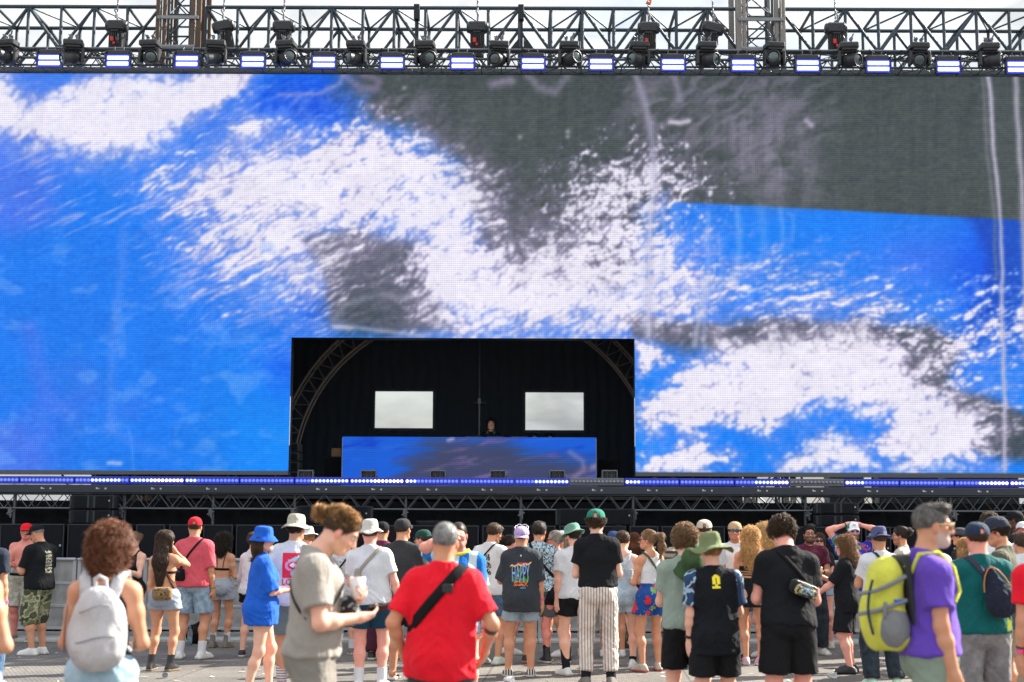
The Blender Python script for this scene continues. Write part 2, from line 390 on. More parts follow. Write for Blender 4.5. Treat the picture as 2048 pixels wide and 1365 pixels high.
        soft = fbm(px / 120, py / 90, oct=2, s=int(sl) + 7)            # some stretches are in focus, others smeared
        v = np.clip(sd / hard * 1.25, -6, 2.2 / (.35 + .65 * bu)) + n_ * 5.2 * bu + n2 * 3.4 * (.35 + .65 * bu)
        wd = .9 + 1.7 * sstep(.35, .65, soft)
        f1 = sstep(-1.9 - wd * .5, .3, v); f2 = sstep(-.5 * wd, 1.0 + .7 * wd, v)
        edge = C(110, 108, 128) + (C(92, 140, 244) - C(110, 108, 128)) * (1 - gm_)[..., None]
        base = base + (edge - base) * (f1 * .62 * (1 - Wc))[..., None]
        mid_ = C(186, 176, 214); top_ = C(236, 232, 247)
        c = mid_ + (top_ - mid_) * sstep(.0, 1.9, v + n2 * 2.4)[..., None]
        c = np.maximum(c, base * Wc[..., None]); base = base + (c - base) * f2[..., None]; Wc = np.maximum(Wc, f2)
    # sparse streaks across the left field
    st = fbm(*rot(px, py, 24, 60, 7), oct=5, s=88)
    base = mix(base, C(176, 178, 236), sstep(.6, .78, st) * sstep(-120, 60, poly_sd(px, py, [(0, 300), (300, 320), (560, 440), (640, 620), (480, 640), (200, 460), (0, 420)])) * .75)
    fl = fbm(px / 60, py / 36, oct=5, s=102)
    base = mix(base, C(108, 160, 246), sstep(.56, .74, fl) * sstep(620, 500, px) * sstep(430, 520, py) * .5)
    # strokes
    S = lambda pts, wd, c, f: mix(base, C(*c), stroke(qx * .25 + px * .75, qy * .25 + py * .75, pts, wd) * f)
    base = S([(1270, 148), (1292, 215), (1303, 290), (1308, 360), (1302, 440), (1298, 670)], 8, (180, 176, 204), .55)
    base = S([(1302, 360), (1299, 672)], 3.5, (222, 218, 236), .5)
    base = S([(1345, 150), (1358, 200)], 7, (150, 145, 172), .6)
    base = S([(1412, 560), (1400, 640), (1392, 690)], 6, (190, 196, 224), .6)
    base = S([(1055, 150), (1075, 175), (1110, 183), (1135, 150)], 9, (150, 144, 168), .55)
    base = S([(985, 168), (1020, 160)], 9, (150, 142, 168), .7)
    base = S([(560, 190), (640, 190), (680, 170), (690, 150)], 5, (176, 168, 216), .5)
    base = S([(690, 150), (720, 180), (752, 178), (756, 160), (730, 152)], 8, (150, 138, 176), .5)
    base = S([(665, 652), (720, 657), (780, 661), (850, 672)], 4.5, (204, 198, 212), .5)
    base = S([(670, 653), (700, 656)], 6, (214, 208, 220), .45)
    base = S([(668, 640), (690, 610), (760, 588), (820, 592)], 7, (136, 140, 156), .6)
    base = S([(247, 470), (238, 560), (228, 650), (222, 760), (224, 860)], 10, (104, 146, 244), .38)
    base = S([(258, 850), (264, 900), (266, 950)], 3, (100, 160, 250), .4)
    base = S([(215, 840), (240, 870), (300, 900), (330, 905)], 12, (110, 146, 244), .25)
    base = S([(218, 927), (240, 927)], 4, (190, 200, 250), .8)
    base = S([(60, 660), (80, 760), (90, 790)], 22, (92, 120, 240), .45)
    base = S([(1340, 243), (1360, 245), (1378, 241)], 5, (214, 206, 226), .9)
    base = S([(1615, 243), (1626, 252)], 6, (190, 176, 204), .8)
    for (x_, y_) in ((1131, 262), (1131, 272), (807, 175), (786, 222), (922, 293), (1038, 272)): base = S([(x_, y_), (x_ + 1, y_)], 4, (176, 186, 190), .7)
    base = S([(1962, 148), (1976, 330), (1985, 440), (1990, 560)], 4, (128, 130, 140), .55)
    base = S([(1974, 148), (1990, 330), (2000, 470), (2006, 660), (2010, 940)], 4.5, (196, 190, 214), .85)
    base = S([(2027, 148), (2040, 330), (2048, 460), (2052, 700)], 6, (176, 172, 190), .85)
    for (x_, y_) in ((1620, 640), (1733, 640)): base = S([(x_, y_ - 8), (x_, y_ + 6)], 4, (206, 208, 236), .7)
    for x_, y0_, y1_, w_, f_ in ((1325, 415, 560, 5, .35), (1352, 430, 520, 8, .25), (1415, 430, 600, 6, .4), (1440, 470, 600, 4, .3), (1475, 420, 560, 7, .35), (1520, 415, 520, 9, .22), (1560, 420, 500, 6, .3), (1585, 430, 480, 5, .25), (1290, 420, 660, 10, .2), (1408, 560, 700, 5, .4)):
        base = S([(x_, y0_), (x_ + 4, (y0_ + y1_) / 2), (x_ + 2, y1_)], w_, (178, 196, 242), f_)
    # faint vertical smear of the picture
    base = base + (vert * 9 * (.3 + m1_ * .4))[..., None]
    # flicker of the video compression
    base = base + ((vnoise(px / 5, py / 4, s=11) - .5) * 14 + (vnoise(px / 15, py / 3, s=12) - .5) * 10)[..., None] * C(1, 1, .6)
    return np.clip(base, 0, 255)
def desk_content(px, py):
    C = lambda *c: np.array(c, np.float32)
    def mix(a, b_, f): return a + (b_ - a) * f[..., None]
    base = np.empty(px.shape + (3,), np.float32); base[:] = C(30, 104, 236)
    st = fbm(*rot(px, py, 4, 90, 7), oct=4, s=5); st2 = fbm(*rot(px, py, 12, 60, 9), oct=4, s=8)
    g = sstep(-26, 30, poly_sd(px + (st - .5) * 90, py + (st2 - .5) * 26, [(870, 872), (1010, 880), (1060, 905), (1200, 925), (1210, 990), (800, 990), (800, 930)]))
    base = mix(base, C(76, 76, 104), g * .9)
    base = mix(base, C(52, 120, 246), sstep(.55, .7, st) * .4 * (1 - g))
    base = mix(base, C(20, 66, 216), sstep(.55, .72, st2) * (1 - g) * .7)
    base = mix(base, C(140, 116, 176), sstep(.58, .78, st2) * g * .8)
    base = mix(base, C(170, 150, 200), stroke(px, py, [(1140, 905), (1165, 922), (1168, 940), (1150, 955)], 5) * .55)
    base = mix(base, C(180, 160, 205), stroke(px, py, [(1185, 935), (1200, 930)], 6) * .7)
    base = mix(base, C(196, 190, 236), stroke(px, py, [(896, 881), (906, 878)], 3) * .9)
    return np.clip(base * .9, 0, 255)
def led_mat(name, pitch=.0385):
    m, t, b = newmat(name)
    at = N(t, 'ShaderNodeAttribute'); at.attribute_name = 'col'
    co = N(t, 'ShaderNodeTexCoord'); sp = N(t, 'ShaderNodeSeparateXYZ'); t.links.new(co.outputs['Object'], sp.inputs[0])
    def wave(o, p, lo):
        a = N(t, 'ShaderNodeMath'); a.operation = 'MULTIPLY'; a.inputs[1].default_value = 2 * math.pi / p; t.links.new(o, a.inputs[0])
        s_ = N(t, 'ShaderNodeMath'); s_.operation = 'SINE'; t.links.new(a.outputs[0], s_.inputs[0])
        r = N(t, 'ShaderNodeMapRange'); r.inputs['From Min'].default_value = -1; r.inputs['From Max'].default_value = 1; r.inputs['To Min'].default_value = lo; r.inputs['To Max'].default_value = 2 - lo
        t.links.new(s_.outputs[0], r.inputs['Value']); return r.outputs[0]
    h, v = wave(sp.outputs['Z'], pitch, .86), wave(sp.outputs['X'], pitch, .93)
    mm = N(t, 'ShaderNodeMath'); mm.operation = 'MULTIPLY'; t.links.new(h, mm.inputs[0]); t.links.new(v, mm.inputs[1])
    # cabinets half a metre wide differ very slightly in brightness
    fl = N(t, 'ShaderNodeVectorMath'); fl.operation = 'SCALE'; fl.inputs['Scale'].default_value = 2.0; t.links.new(co.outputs['Object'], fl.inputs[0])
    f2 = N(t, 'ShaderNodeVectorMath'); f2.operation = 'FLOOR'; t.links.new(fl.outputs[0], f2.inputs[0])
    wn = N(t, 'ShaderNodeTexWhiteNoise'); t.links.new(f2.outputs[0], wn.inputs['Vector'])
    mr = N(t, 'ShaderNodeMapRange'); mr.inputs['To Min'].default_value = .965; mr.inputs['To Max'].default_value = 1.035; t.links.new(wn.outputs['Value'], mr.inputs['Value'])
    m3 = N(t, 'ShaderNodeMath'); m3.operation = 'MULTIPLY'; t.links.new(mm.outputs[0], m3.inputs[0]); t.links.new(mr.outputs[0], m3.inputs[1])
    m4 = N(t, 'ShaderNodeMath'); m4.operation = 'MULTIPLY'; m4.inputs[1].default_value = 2 ** -EXPO; t.links.new(m3.outputs[0], m4.inputs[0])
    t.links.new(at.outputs['Color'], b.inputs['Emission Color']); t.links.new(m4.outputs[0], b.inputs['Emission Strength'])
    b.inputs['Base Color'].default_value = (.012, .013, .015, 1); b.inputs['Roughness'].default_value = .7; b.inputs['Specular IOR Level'].default_value = .15
    return m
def to_lin(c):
    c = c / 255.0
    return np.where(c <= .04045, c / 12.92, ((c + .055) / 1.055) ** 2.4)
LEDM = led_mat('led_pixels')
def led_sheet(name, x0, x1, z0, z1, Y, content, step, hole=None, parent=None):
    xs = np.linspace(x0, x1, int((x1 - x0) / step) + 1); zs = np.linspace(z0, z1, int((z1 - z0) / step) + 1)
    if hole:
        for a, arr in ((hole[0], xs), (hole[1], xs), (hole[2], zs)): arr[np.abs(arr - a).argmin()] = a
    X, Z = np.meshgrid(xs, zs, indexing='ij')
    px, py = proj(X, Y, Z)
    c = content(px, py)
    for ax_ in (0, 1):                                            # the player's scaler softens the picture a little
        c = .5 * c + .25 * (np.roll(c, 1, ax_) + np.roll(c, -1, ax_))
    c = to_lin(c) - .006
    nx, nz = X.shape
    idx = np.arange(nx * nz).reshape(nx, nz)
    q = np.stack([idx[:-1, :-1], idx[1:, :-1], idx[1:, 1:], idx[:-1, 1:]], -1)
    if hole:
        xc, zc = (X[:-1, :-1] + X[1:, 1:]) / 2, (Z[:-1, :-1] + Z[1:, 1:]) / 2
        q = q[~((xc > hole[0]) & (xc < hole[1]) & (zc < hole[2]))]
    V = np.stack([X, np.full_like(X, Y), Z], -1).reshape(-1, 3)
    return npmesh(name, V, q.reshape(-1, 4), LEDM, parent, True, np.clip(c, 0, 1).reshape(-1, 3))
zb, zt = PZ(944, YS), PZ(147, YS)
hx0, hx1, hz = P(580, 800, YS).x, P(1270, 800, YS).x, PZ(677, YS)
ledw = empty('video_wall', (0, 0, 0))
tag(ledw, 'huge video wall showing white blossom over blue and dark grey', 'video wall')
led_sheet('screen', -12.6, 15.6, zb, zt, YS, screen_content, .0195, (hx0, hx1, hz), ledw)
cab = plain('cabinet_black', (.018, .019, .021), .55)
m = MB()
for (a, b_, c, d) in ((-12.6, hx0, zb, hz), (hx1, 15.6, zb, hz), (-12.6, 15.6, hz, zt)):
    m.cbox(((a + b_) / 2, YS + .16, (c + d) / 2), ((b_ - a) / 2, .15, (d - c) / 2))
m.build('cabinets', cab, ledw)
trimm = plain('screen_trim', (.10, .11, .12), .5, .3)
m = MB()
for (a, b_) in ((-12.6, hx0), (hx1, 15.6)): m.cbox(((a + b_) / 2, YS + .1, zb - .036), ((b_ - a) / 2, .14, .034))
m.cbox((1.5, YS + .1, zt + .04), (14.1, .14, .038))
m.build('trim', trimm, ledw)
m = MB()
whit = emit('edge_glow', lin((225, 232, 245)), .32)
for x_ in (hx0 + .004, hx1 - .004): m.cbox((x_, YS + .02, (zb + hz) / 2 - .3), (.003, .01, (hz - zb) / 2 - .75))
m.build('edge_strip', whit, ledw)

# ------------------------------------------------------------------ trusses
blk = plain('truss_dark', (.045, .062, .078), .5, .4, .25)
alu = plain('truss_alu', (.12, .13, .145), .42, .8, .2)
rust = plain('rusty_steel', (.12, .08, .058), .75, .4, .6, 3.0, .3, 40)
stl = plain('galvanised_steel', (.22, .23, .24), .5, .7, .35, 3.0)
def box_truss(name, x0, x1, y0, y1, z0, z1, bay, r, rd, mats, pattern='N', seed=0, clamp=None):
    """a truss along X: four chords, lacing on the front, back and top faces"""
    rnd = random.Random(seed); m = MB()
    for (y, z) in ((y0, z0), (y1, z0), (y0, z1), (y1, z1)): m.tube([(x0, y, z), (x1, y, z)], r, 8)
    n = max(1, round((x1 - x0) / bay)); w_ = (x1 - x0) / n
    for i in range(n):
        a, b_ = x0 + i * w_, x0 + (i + 1) * w_
        for y in (y0, y1):
            if pattern == 'N':
                m.tube([(a, y, z0), (a, y, z1)], rd, 6)
                if i % 2 == 0: m.tube([(a, y, z1), (b_, y, z0)], rd, 6)
                else: m.tube([(a, y, z0), (b_, y, z1)], rd, 6)
            else:
                mid = (a + b_) / 2
                m.tube([(a, y, z0), (mid, y, z1)], rd, 5); m.tube([(mid, y, z1), (b_, y, z0)], rd, 5)
        for z in (z0, z1):
            if i % 2 == 0: m.tube([(a, y0, z), (b_, y1, z)], rd * .6, 5)
            else: m.tube([(a, y1, z), (b_, y0, z)], rd * .6, 5)
            m.tube([(a, y0, z), (a, y1, z)], rd, 5)
    for y in (y0, y1): m.tube([(x1, y, z0), (x1, y, z1)], rd, 6)
    return m.build(name, mats)
YT = 25.55
zc0, zc1 = PZ(104, YT), PZ(17, YT)
gx = [-14.0, P(320, 60, YT).x, P(412, 60, YT).x, P(1478, 60, YT).x, P(1560, 60, YT).x, 16.0]
for (a, b_, lab) in ((gx[0], gx[1], 'big dark box truss left of the rusty mast'), (gx[2], gx[3], 'long dark box truss between the two rusty masts'), (gx[4], gx[5], 'big dark box truss right of the grey rusty mast')):
    tag(box_truss('main_truss', a, b_, YT, YT + 1.15, zc0, zc1, .60, .036, .031, blk), lab, 'truss', 'big box trusses along the top of the stage')
# spigot joints
jb = plain('joint_black', (.02, .022, .025), .5, .5)
for k, px_ in enumerate((834, 1042)):
    m = MB(); x_ = P(px_, 20, YT).x
    m.cbox((x_, YT - .02, zc1 - .1), (.055, .07, .15), bev=.01); m.cbox((x_, YT - .02, zc0 + .02), (.05, .06, .06), bev=.01)
    m.cbox((x_, YT + .0, (zc0 + zc1) / 2), (.035, .02, (zc1 - zc0) / 2 - .05))
    for s_ in (-1, 1): m.add([(x_ + s_ * .05, YT - .03, zc0), (x_ + s_ * .24, YT - .03, zc0), (x_ + s_ * .05, YT - .03, zc0 + .24), (x_ + s_ * .05, YT + .02, zc0), (x_ + s_ * .24, YT + .02, zc0), (x_ + s_ * .05, YT + .02, zc0 + .24)], [(0, 1, 2), (3, 5, 4), (0, 3, 4, 1), (1, 4, 5, 2), (2, 5, 3, 0)])
    tag(m.build('truss_joint', jb), ('black bolted plate on the top truss chord, left of two' if k == 0 else 'black bolted plate on the top truss chord, right of two'), 'joint plate', 'bolted joint plates on the top truss')
# masts that carry the truss: four angle-iron legs each, with cross lacing
def mast(pa, pb, label, mat_side, mat_core):
    x0, x1 = P(pa, 60, YT).x, P(pb, 60, YT).x; xc = (x0 + x1) / 2
    t_ = empty('mast', (0, 0, 0)); tag(t_, label, 'mast', 'masts that carry the top truss')
    m = MB()
    for x_, w_ in ((x0 + .06, .05), (x0 + .17, .035), (x1 - .17, .035), (x1 - .06, .05)):
        for y in (YT - .28, YT + .55): m.cbox((x_, y, 6.1), (w_, .03, 6.1), bev=.008)
    m.build('guide_rail', mat_side, t_)
    m = MB(); xa, xb = x0 + .23, x1 - .23
    for x_ in (xa, xb):
        for y in (YT - .2, YT + .45): m.tube([(x_, y, 0), (x_, y, 12.4)], .028, 8)
    z = .2; k = 0
    while z < 12.2:
        for y in (YT - .2, YT + .45):
            m.tube([(xa, y, z), (xb, y, z)], .02, 5)
            m.tube([(xa, y, z), (xb, y, z + .42)] if k % 2 else [(xb, y, z), (xa, y, z + .42)], .015, 5)
        for x_ in (xa, xb): m.tube([(x_, YT - .2, z), (x_, YT + .45, z + .42)], .015, 5)
        z += .42; k += 1
    m.build('lattice', mat_core, t_)
    m = MB(); zt_ = PZ(50, YT)
    m.cbox((xc, YT - .33, zt_), ((x1 - x0) / 2 - .05, .02, .03)); m.cbox((xc, YT - .33, zt_ - .55), ((x1 - x0) / 2 - .1, .02, .02))
    for x_ in (x0 + .1, x1 - .1): m.tube([(x_, YT - .36, 2), (x_, YT - .36, 12.4)], .008, 5)
    m.build('cross_bar', stl, t_)
    m = MB(); m.cbox((xc, YT + .1, .05), (.6, .6, .05), bev=.01); m.build('base_plate', stl, t_)
mast(318, 410, 'rust brown lattice mast at the left of the stage', rust, blk)
mast(1466, 1566, 'grey lattice mast with rust spots at the right of the stage', plain('weathered_rail', (.24, .22, .2), .7, .4, .6, 2.5, .2), blk)
# lighting truss just above the video wall
YL = 24.55
zl0, zl1 = PZ(140, YL), PZ(104, YL)
lt = box_truss('lighting_truss', -13.5, 15.6, YL, YL + .42, zl0 + .06, zl1, .36, .02, .011, blk, 'V')
tag(lt, 'slim truss above the video wall that carries the moving lights', 'truss')
m = MB(); m.tube([(-13.5, YL - .05, zl1 + .02), (15.6, YL - .05, zl1 + .02)], .022, 8); m.tube([(-13.5, YL - .07, (zl0 + zl1) / 2 + .01), (15.6, YL - .07, (zl0 + zl1) / 2 + .01)], .02, 8)
tag(m.build('lighting_pipe', alu), 'pair of long grey pipes clamped along the lighting truss', 'pipe')
# cables drooping along the truss
rnd = random.Random(3)
cblm = plain('cable_black', (.012, .012, .013), .5)
for k in range(26):
    m = MB(); x = rnd.uniform(-9.5, 8.5); L_ = rnd.uniform(.5, 2.2); pts = []
    for i in range(13):
        u = i / 12; pts.append((x + L_ * u, YL - .09 + .02 * math.sin(9 * u + k), zl1 + .03 - rnd.uniform(.0, .03) - .17 * math.sin(math.pi * u) * rnd.uniform(.7, 1.1)))
    m.tube(pts, .010, 5)
    tag(m.build('power_cable', cblm), 'black power cable sagging along the lighting truss', 'cable', 'power cables along the lighting truss')
# ------------------------------------------------------------------ moving head lights
hb = plain('fixture_black', (.022, .024, .028), .42, 0, .2, 20)
lensm, t, b = newmat('lens_glass')
b.inputs['Base Color'].default_value = (.01, .035, .04, 1); b.inputs['Roughness'].default_value = .06; b.inputs['Coat Weight'].default_value = 1; b.inputs['Specular IOR Level'].default_value = .9; b.inputs['Metallic'].default_value = .35
def moving_head():
    t_ = empty('moving_light')
    m = MB(); m.cbox((0, 0, -.05), (.17, .13, .055), bev=.02); m.cbox((0, 0, -.12), (.13, .11, .02), bev=.008)
    m.cbox((-.06, -.132, -.05), (.03, .004, .015)); m.cbox((.05, -.132, -.05), (.045, .004, .02)); m.build('base', hb, t_)
    for s_ in (-1, 1):
        m = MB(); m.cbox((s_ * .05, 0, .04), (.016, .03, .045), bev=.004); m.tube([(s_ * .05, -.03, .09), (s_ * .05, .04, .09)], .032, 8)
        m.tube([(s_ * .05, 0, .09), (s_ * .09, -.03, .15 + .03 * s_)], .014, 6); m.build('clamp', alu, t_)
    m = MB()
    for s_ in (-1, 1):
        m.cbox((s_ * .165, 0, -.27), (.028, .075, .13), bev=.014); m.cbox((s_ * .14, 0, -.155), (.04, .07, .02), bev=.01)
    m.cbox((0, 0, -.15), (.14, .065, .016), bev=.006); m.build('yoke', hb, t_)
    return t_
def lamp_barrel(parent, rx, rz):
    M = Matrix.Translation((0, 0, -.31)) @ Matrix.Rotation(rz, 4, 'Z') @ Matrix.Rotation(rx, 4, 'X')
    m = MB(); m.lathe([(.0, -.16), (.07, -.16), (.10, -.12), (.112, -.03), (.115, .04), (.108, .06), (.112, .13), (.118, .2), (.118, .215), (.104, .215), (.1, .19)], None, 24)
    for k in range(5): m.lathe([(.119, -.02 + k * .014), (.121, -.016 + k * .014), (.119, -.012 + k * .014)], None, 24)
    h_ = m.build('barrel', hb, parent, M=M)
    m = MB(); m.lathe([(.103, .188), (.09, .2), (.06, .209), (.03, .213), (.0, .2145)], None, 24); m.build('lens', lensm, h_)
mhx = [15, 147, 300, 432, 572, 712, 851, 998, 1138, 1278, 1413, 1548, 1697, 1838, 1978]
aim = [-25, -60, 25, -55, 40, -42, 34, -30, 40, -50, 44, -22, 42, -18, 58]
mh_desc = ['at the far left above white blossom', 'turned hard left, second from the left end', 'just left of the rusty mast', 'just right of the rusty mast', 'under the second chain hoist', 'fourth right of the rusty mast', 'left of the red tagged hoist', 'right of the red tagged hoist', 'over the grey part of the screen', 'below the orange hook hoist', 'below the tilted hoist barrel', 'in front of the right hand mast', 'right of the third hoist', 'second from the right end', 'turned hard right at the right end']
root0 = moving_head()
for i, px_ in enumerate(mhx):
    q = root0 if i == 0 else copy_tree(root0)
    q.location = (P(px_, 100, YL - .2).x, YL - .2, PZ(86, YL - .2)); q.rotation_euler = (0, 0, R(rnd.uniform(-10, 10)))
    tag(q, 'black moving head lamp ' + mh_desc[i], 'stage light', 'moving head lamps above the video wall')
for i, q in enumerate([o for o in bpy.data.objects if o.name.startswith('moving_light')]): lamp_barrel(q, R(96 + rnd.uniform(-12, 14)), R(aim[i]))
# ------------------------------------------------------------------ strobes: two glowing bars in a dark frame
sbl = emit('strobe_white', (.70, .84, 1.0), .62); sblue = plain('strobe_blue_face', (.02, .05, .45), .3)
def strobe():
    t_ = empty('strobe_light')
    m = MB(); m.cbox((0, .05, .0), (.215, .06, .11), bev=.012); m.cbox((0, .04, .15), (.2, .05, .045), bev=.012); m.cbox((-.22, .0, .03), (.008, .05, .14)); m.cbox((.22, .0, .03), (.008, .05, .14)); m.build('body', hb, t_)
    m = MB(); m.cbox((0, -.013, -.01), (.214, .006, .118), bev=.005); m.build('face', emit('strobe_face', lin((45, 60, 255)), .25), t_)
    for z in (-.058, .048):
        m = MB(); m.cbox((0, -.024, z - .005), (.190, .012, .036), bev=.011); m.build('tube', sbl, t_)
    m = MB(); m.tube([(-.08, .05, .19), (-.08, .05, .27)], .012, 6); m.tube([(.08, .05, .19), (.08, .05, .27)], .012, 6); m.cbox((0, .05, .2), (.1, .02, .014)); m.build('bracket', alu, t_)
    return t_
stx = [99, 236, 374, 506, 648, 784, 925, 1066, 1202, 1346, 1486, 1615, 1756, 1896, 2036]
s0 = strobe()
for i, px_ in enumerate(stx):
    q = s0 if i == 0 else copy_tree(s0)
    a, b_ = px_, px_
    q.location = (P(px_, 128, YL - .15).x, YL - .15, PZ(127 + (px_ - 1024) * .0035, YL - .15))
    lf = [k for k, v in enumerate(mhx) if v < px_]
    nm = ['first', 'second', 'third', 'fourth', 'fifth', 'sixth', 'seventh', 'eighth', 'ninth', 'tenth', 'eleventh', 'twelfth', 'thirteenth', 'fourteenth', 'fifteenth'][i]
    tag(q, 'glowing white strobe with two bars, %s from the left in its row' % nm, 'strobe light', 'strobe lights above the video wall')
# ------------------------------------------------------------------ chain hoists
def hoist(px_, tilt, label, redtag, top=True):
    t_ = empty('chain_hoist', (P(px_, 50, YT - .35).x, YT - .35, 0)); tag(t_, label, 'chain hoist', 'chain hoists hanging from the top truss')
    zc = PZ(56, YT - .35)
    M = Matrix.Translation((0, 0, zc)) @ Matrix.Rotation(R(tilt), 4, 'Y')
    m = MB(); Mx = M @ Matrix.Rotation(R(90), 4, 'Y')
    m.lathe([(.0, -.2), (.08, -.2), (.1, -.185), (.105, -.1), (.105, .1), (.1, .185), (.08, .2), (0, .2)], Mx, 20)
    for k in range(6): m.lathe([(.106, .02 + k * .025), (.112, .026 + k * .025), (.106, .032 + k * .025)], Mx, 20)
    m.cbox((0, 0, .0), (.17, .105, .1), M, .03); m.build('motor', hb, t_)
    if abs(tilt) < 30:
        m = MB(); m.cbox((0, .02, -.28), (.13, .09, .19), M, .02); m.cbox((.02, -.02, -.5), (.1, .07, .1), M, .03); m.build('chain_bag', plain('bag_cloth', (.02, .022, .024), .8, bump=.4), t_)
    m = MB(); z = zc + .1; k = 0
    while z < zc + 1.3:
        m.tube([(-.004, -.012 * (k % 2), z), (.004, .012 * (k % 2), z + .05)], .014, 6); z += .045; k += 1
    m.build('chain', alu, t_)
    m = MB(); m.tube([(.0, -.1, zc + .12), (.02, -.12, zc + .2), (-.02, -.12, zc + .27), (.0, -.1, zc + .3)], .02, 7)
    m.build('hook', stl, t_); m = MB()
    for a in range(4): m.tube([(-.05 + a * .03, -.11, zc - .12), (-.06 + a * .04, -.13, zc - .25), (-.03 + a * .03, -.12, zc - .36)], .011, 5)
    m.cbox((-.01, -.11, zc - .12), (.07, .02, .015)); m.build('control_lead', cblm, t_)
    if redtag:
        m = MB(); m.cbox((-.05, -.13, zc - .28), (.03, .012, .045), bev=.008); m.cbox((-.01, -.13, zc - .36), (.02, .012, .025), bev=.006)
        m.build('tag', plain('tag_red', (.6, .02, .02), .5), t_)
for px_, tl, lab, rd in ((234, 0, 'black chain hoist nearest the left edge of the picture', True), (447, -12, 'black chain hoist just right of the rust brown mast', False), (568, 0, 'black chain hoist above the fifth moving lamp', False),
                     (955, 0, 'black chain hoist with a bright red tag near the middle', True), (1297, 0, 'black chain hoist hanging from an orange hook', True), (1426, 14, 'black cylindrical hoist tilted beside the right hand mast', False), (1671, 0, 'black chain hoist right of the grey mast with bundled leads', True)):
    hoist(px_, tl, lab, rd)
m = MB(); c_ = P(1297, 3, YT - .4); m.tube([c_ + Vector((-.06, 0, .1)), c_ + Vector((.05, 0, .02)), c_ + Vector((.02, 0, -.05)), c_ + Vector((-.04, 0, -.02))], .03, 8)
tag(m.build('hoist_hook', plain('orange_paint', (.75, .16, .03), .5)), 'orange painted hook at the very top of the picture', 'hook')
# ------------------------------------------------------------------ inside the stage
YB = 31.0
drape = None
def drape_mat(name, c=(.060, .080, .11)):
    m, t, b = newmat(name)
    co = N(t, 'ShaderNodeTexCoord'); w_ = N(t, 'ShaderNodeTexWave'); w_.inputs['Scale'].default_value = 1.3; w_.inputs['Distortion'].default_value = 5; w_.inputs['Detail'].default_value = 3; w_.inputs['Detail Scale'].default_value = .8
    t.links.new(co.outputs['Object'], w_.inputs['Vector'])
    bp = N(t, 'ShaderNodeBump'); bp.inputs['Strength'].default_value = .5; bp.inputs['Distance'].default_value = .05; t.links.new(w_.outputs['Fac'], bp.inputs['Height']); t.links.new(bp.outputs[0], b.inputs['Normal'])
    b.inputs['Base Color'].default_value = c + (1,); b.inputs['Roughness'].default_value = .9; b.inputs['Specular IOR Level'].default_value = .2
    return m
drape = drape_mat('black_drape')
wins = [(P(751, 783, YB).x, P(866, 783, YB).x, PZ(858, YB), PZ(784, YB)), (P(1051, 785, YB).x, P(1167, 785, YB).x, PZ(861, YB), PZ(785, YB))]
BX0, BX1 = P(470, 800, YB).x, P(1390, 800, YB).x
xsb = sorted([-9, 10] + [w_[0] for w_ in wins] + [w_[1] for w_ in wins])
m = MB()
z0_, z1_ = min(w_[2] for w_ in wins), max(w_[3] for w_ in wins)
def slab(x0, x1, z0, z1): m.box(x0, x1, YB, YB + .03, z0, z1)
slab(BX0, BX1, 0, z0_); slab(BX0, BX1, z1_, 9.6)
slab(BX0, wins[0][0], z0_, z1_); slab(wins[0][1], wins[1][0], z0_, z1_); slab(wins[1][1], BX1, z0_, z1_)
tag(m.build('back_curtain', drape), 'black curtain at the back of the stage with two square openings to the sky', 'curtain')
for k, (x0, x1, _a, _b) in enumerate(wins):
    m = MB(); z0, z1 = _a, _b
    for (a, b_, c, d) in ((x0 - .06, x0, z0 - .06, z1 + .06), (x1, x1 + .06, z0 - .06, z1 + .06), (x0, x1, z0 - .06, z0 + .004), (x0, x1, z1 - .004, z1 + .06)): m.box(a, b_, YB - .04, YB - .005, c, d)
    tag(m.build('opening_frame', blk), ('black frame round the left sky opening in the curtain', 'black frame round the right sky opening in the curtain')[k], 'frame', 'frames of the curtain openings')
m = MB(); m.box(BX0 - .03, BX0, YS + .4, YB, 0, 9.6); tag(m.build('side_curtain', drape), 'black curtain closing the left side of the stage', 'curtain', 'side curtains')
m = MB(); m.box(BX1, BX1 + .03, YS + .4, YB, 0, 9.6); tag(m.build('side_curtain', drape), 'black curtain closing the right side of the stage', 'curtain', 'side curtains')
m = MB(); m.box(BX0 - .2, BX1 + .2, YS + .4, YB + .2, 9.6, 9.7); tag(m.build('stage_roof', drape), 'black canopy over the stage', 'roof')
ZD = PZ(985, 26.2)      # deck level
m = MB(); m.box(BX0 + .05, BX1 - .05, YS - .15, YB, ZD - .16, ZD - .01); tag(m.build('stage_deck', plain('deck_black', (.03, .03, .033), .6)), 'black stage deck under the desk', 'stage')
# curved roof ribs
def rib(label, ya, side, cx, cz, ra, rb_):
    m = MB()
    for r_, y in ((ra, ya), (ra - .34, ya), (ra, ya + .35), (ra - .34, ya + .35)):
        m.tube([(cx + side * r_ * math.sin(a), y, cz + r_ * rb_ * math.cos(a)) for a in [R(2 + 2.6 * k) for k in range(45)]], .024, 7)
    for k in range(44):
        a, b_ = R(2 + 2.6 * k), R(2 + 2.6 * (k + 1)); ro, ri = (ra, ra - .34) if k % 2 else (ra - .34, ra)
        m.tube([(cx + side * ro * math.sin(a), ya, cz + ro * rb_ * math.cos(a)), (cx + side * ri * math.sin(b_), ya, cz + ri * rb_ * math.cos(b_))], .012, 5)
        m.tube([(cx + side * ra * math.sin(a), ya, cz + ra * rb_ * math.cos(a)), (cx + side * ra * math.sin(b_), ya + .35, cz + ra * rb_ * math.cos(b_))], .012, 5)
    tag(m.build('roof_arch', plain('arch_alu', (.24, .22, .20), .45, .5)), label, 'arch truss', 'curved trusses inside the stage')
YA = 27.8
cxa = P(925, 800, YA).x
ra_ = cxa - P(583, 850, YA).x + .05
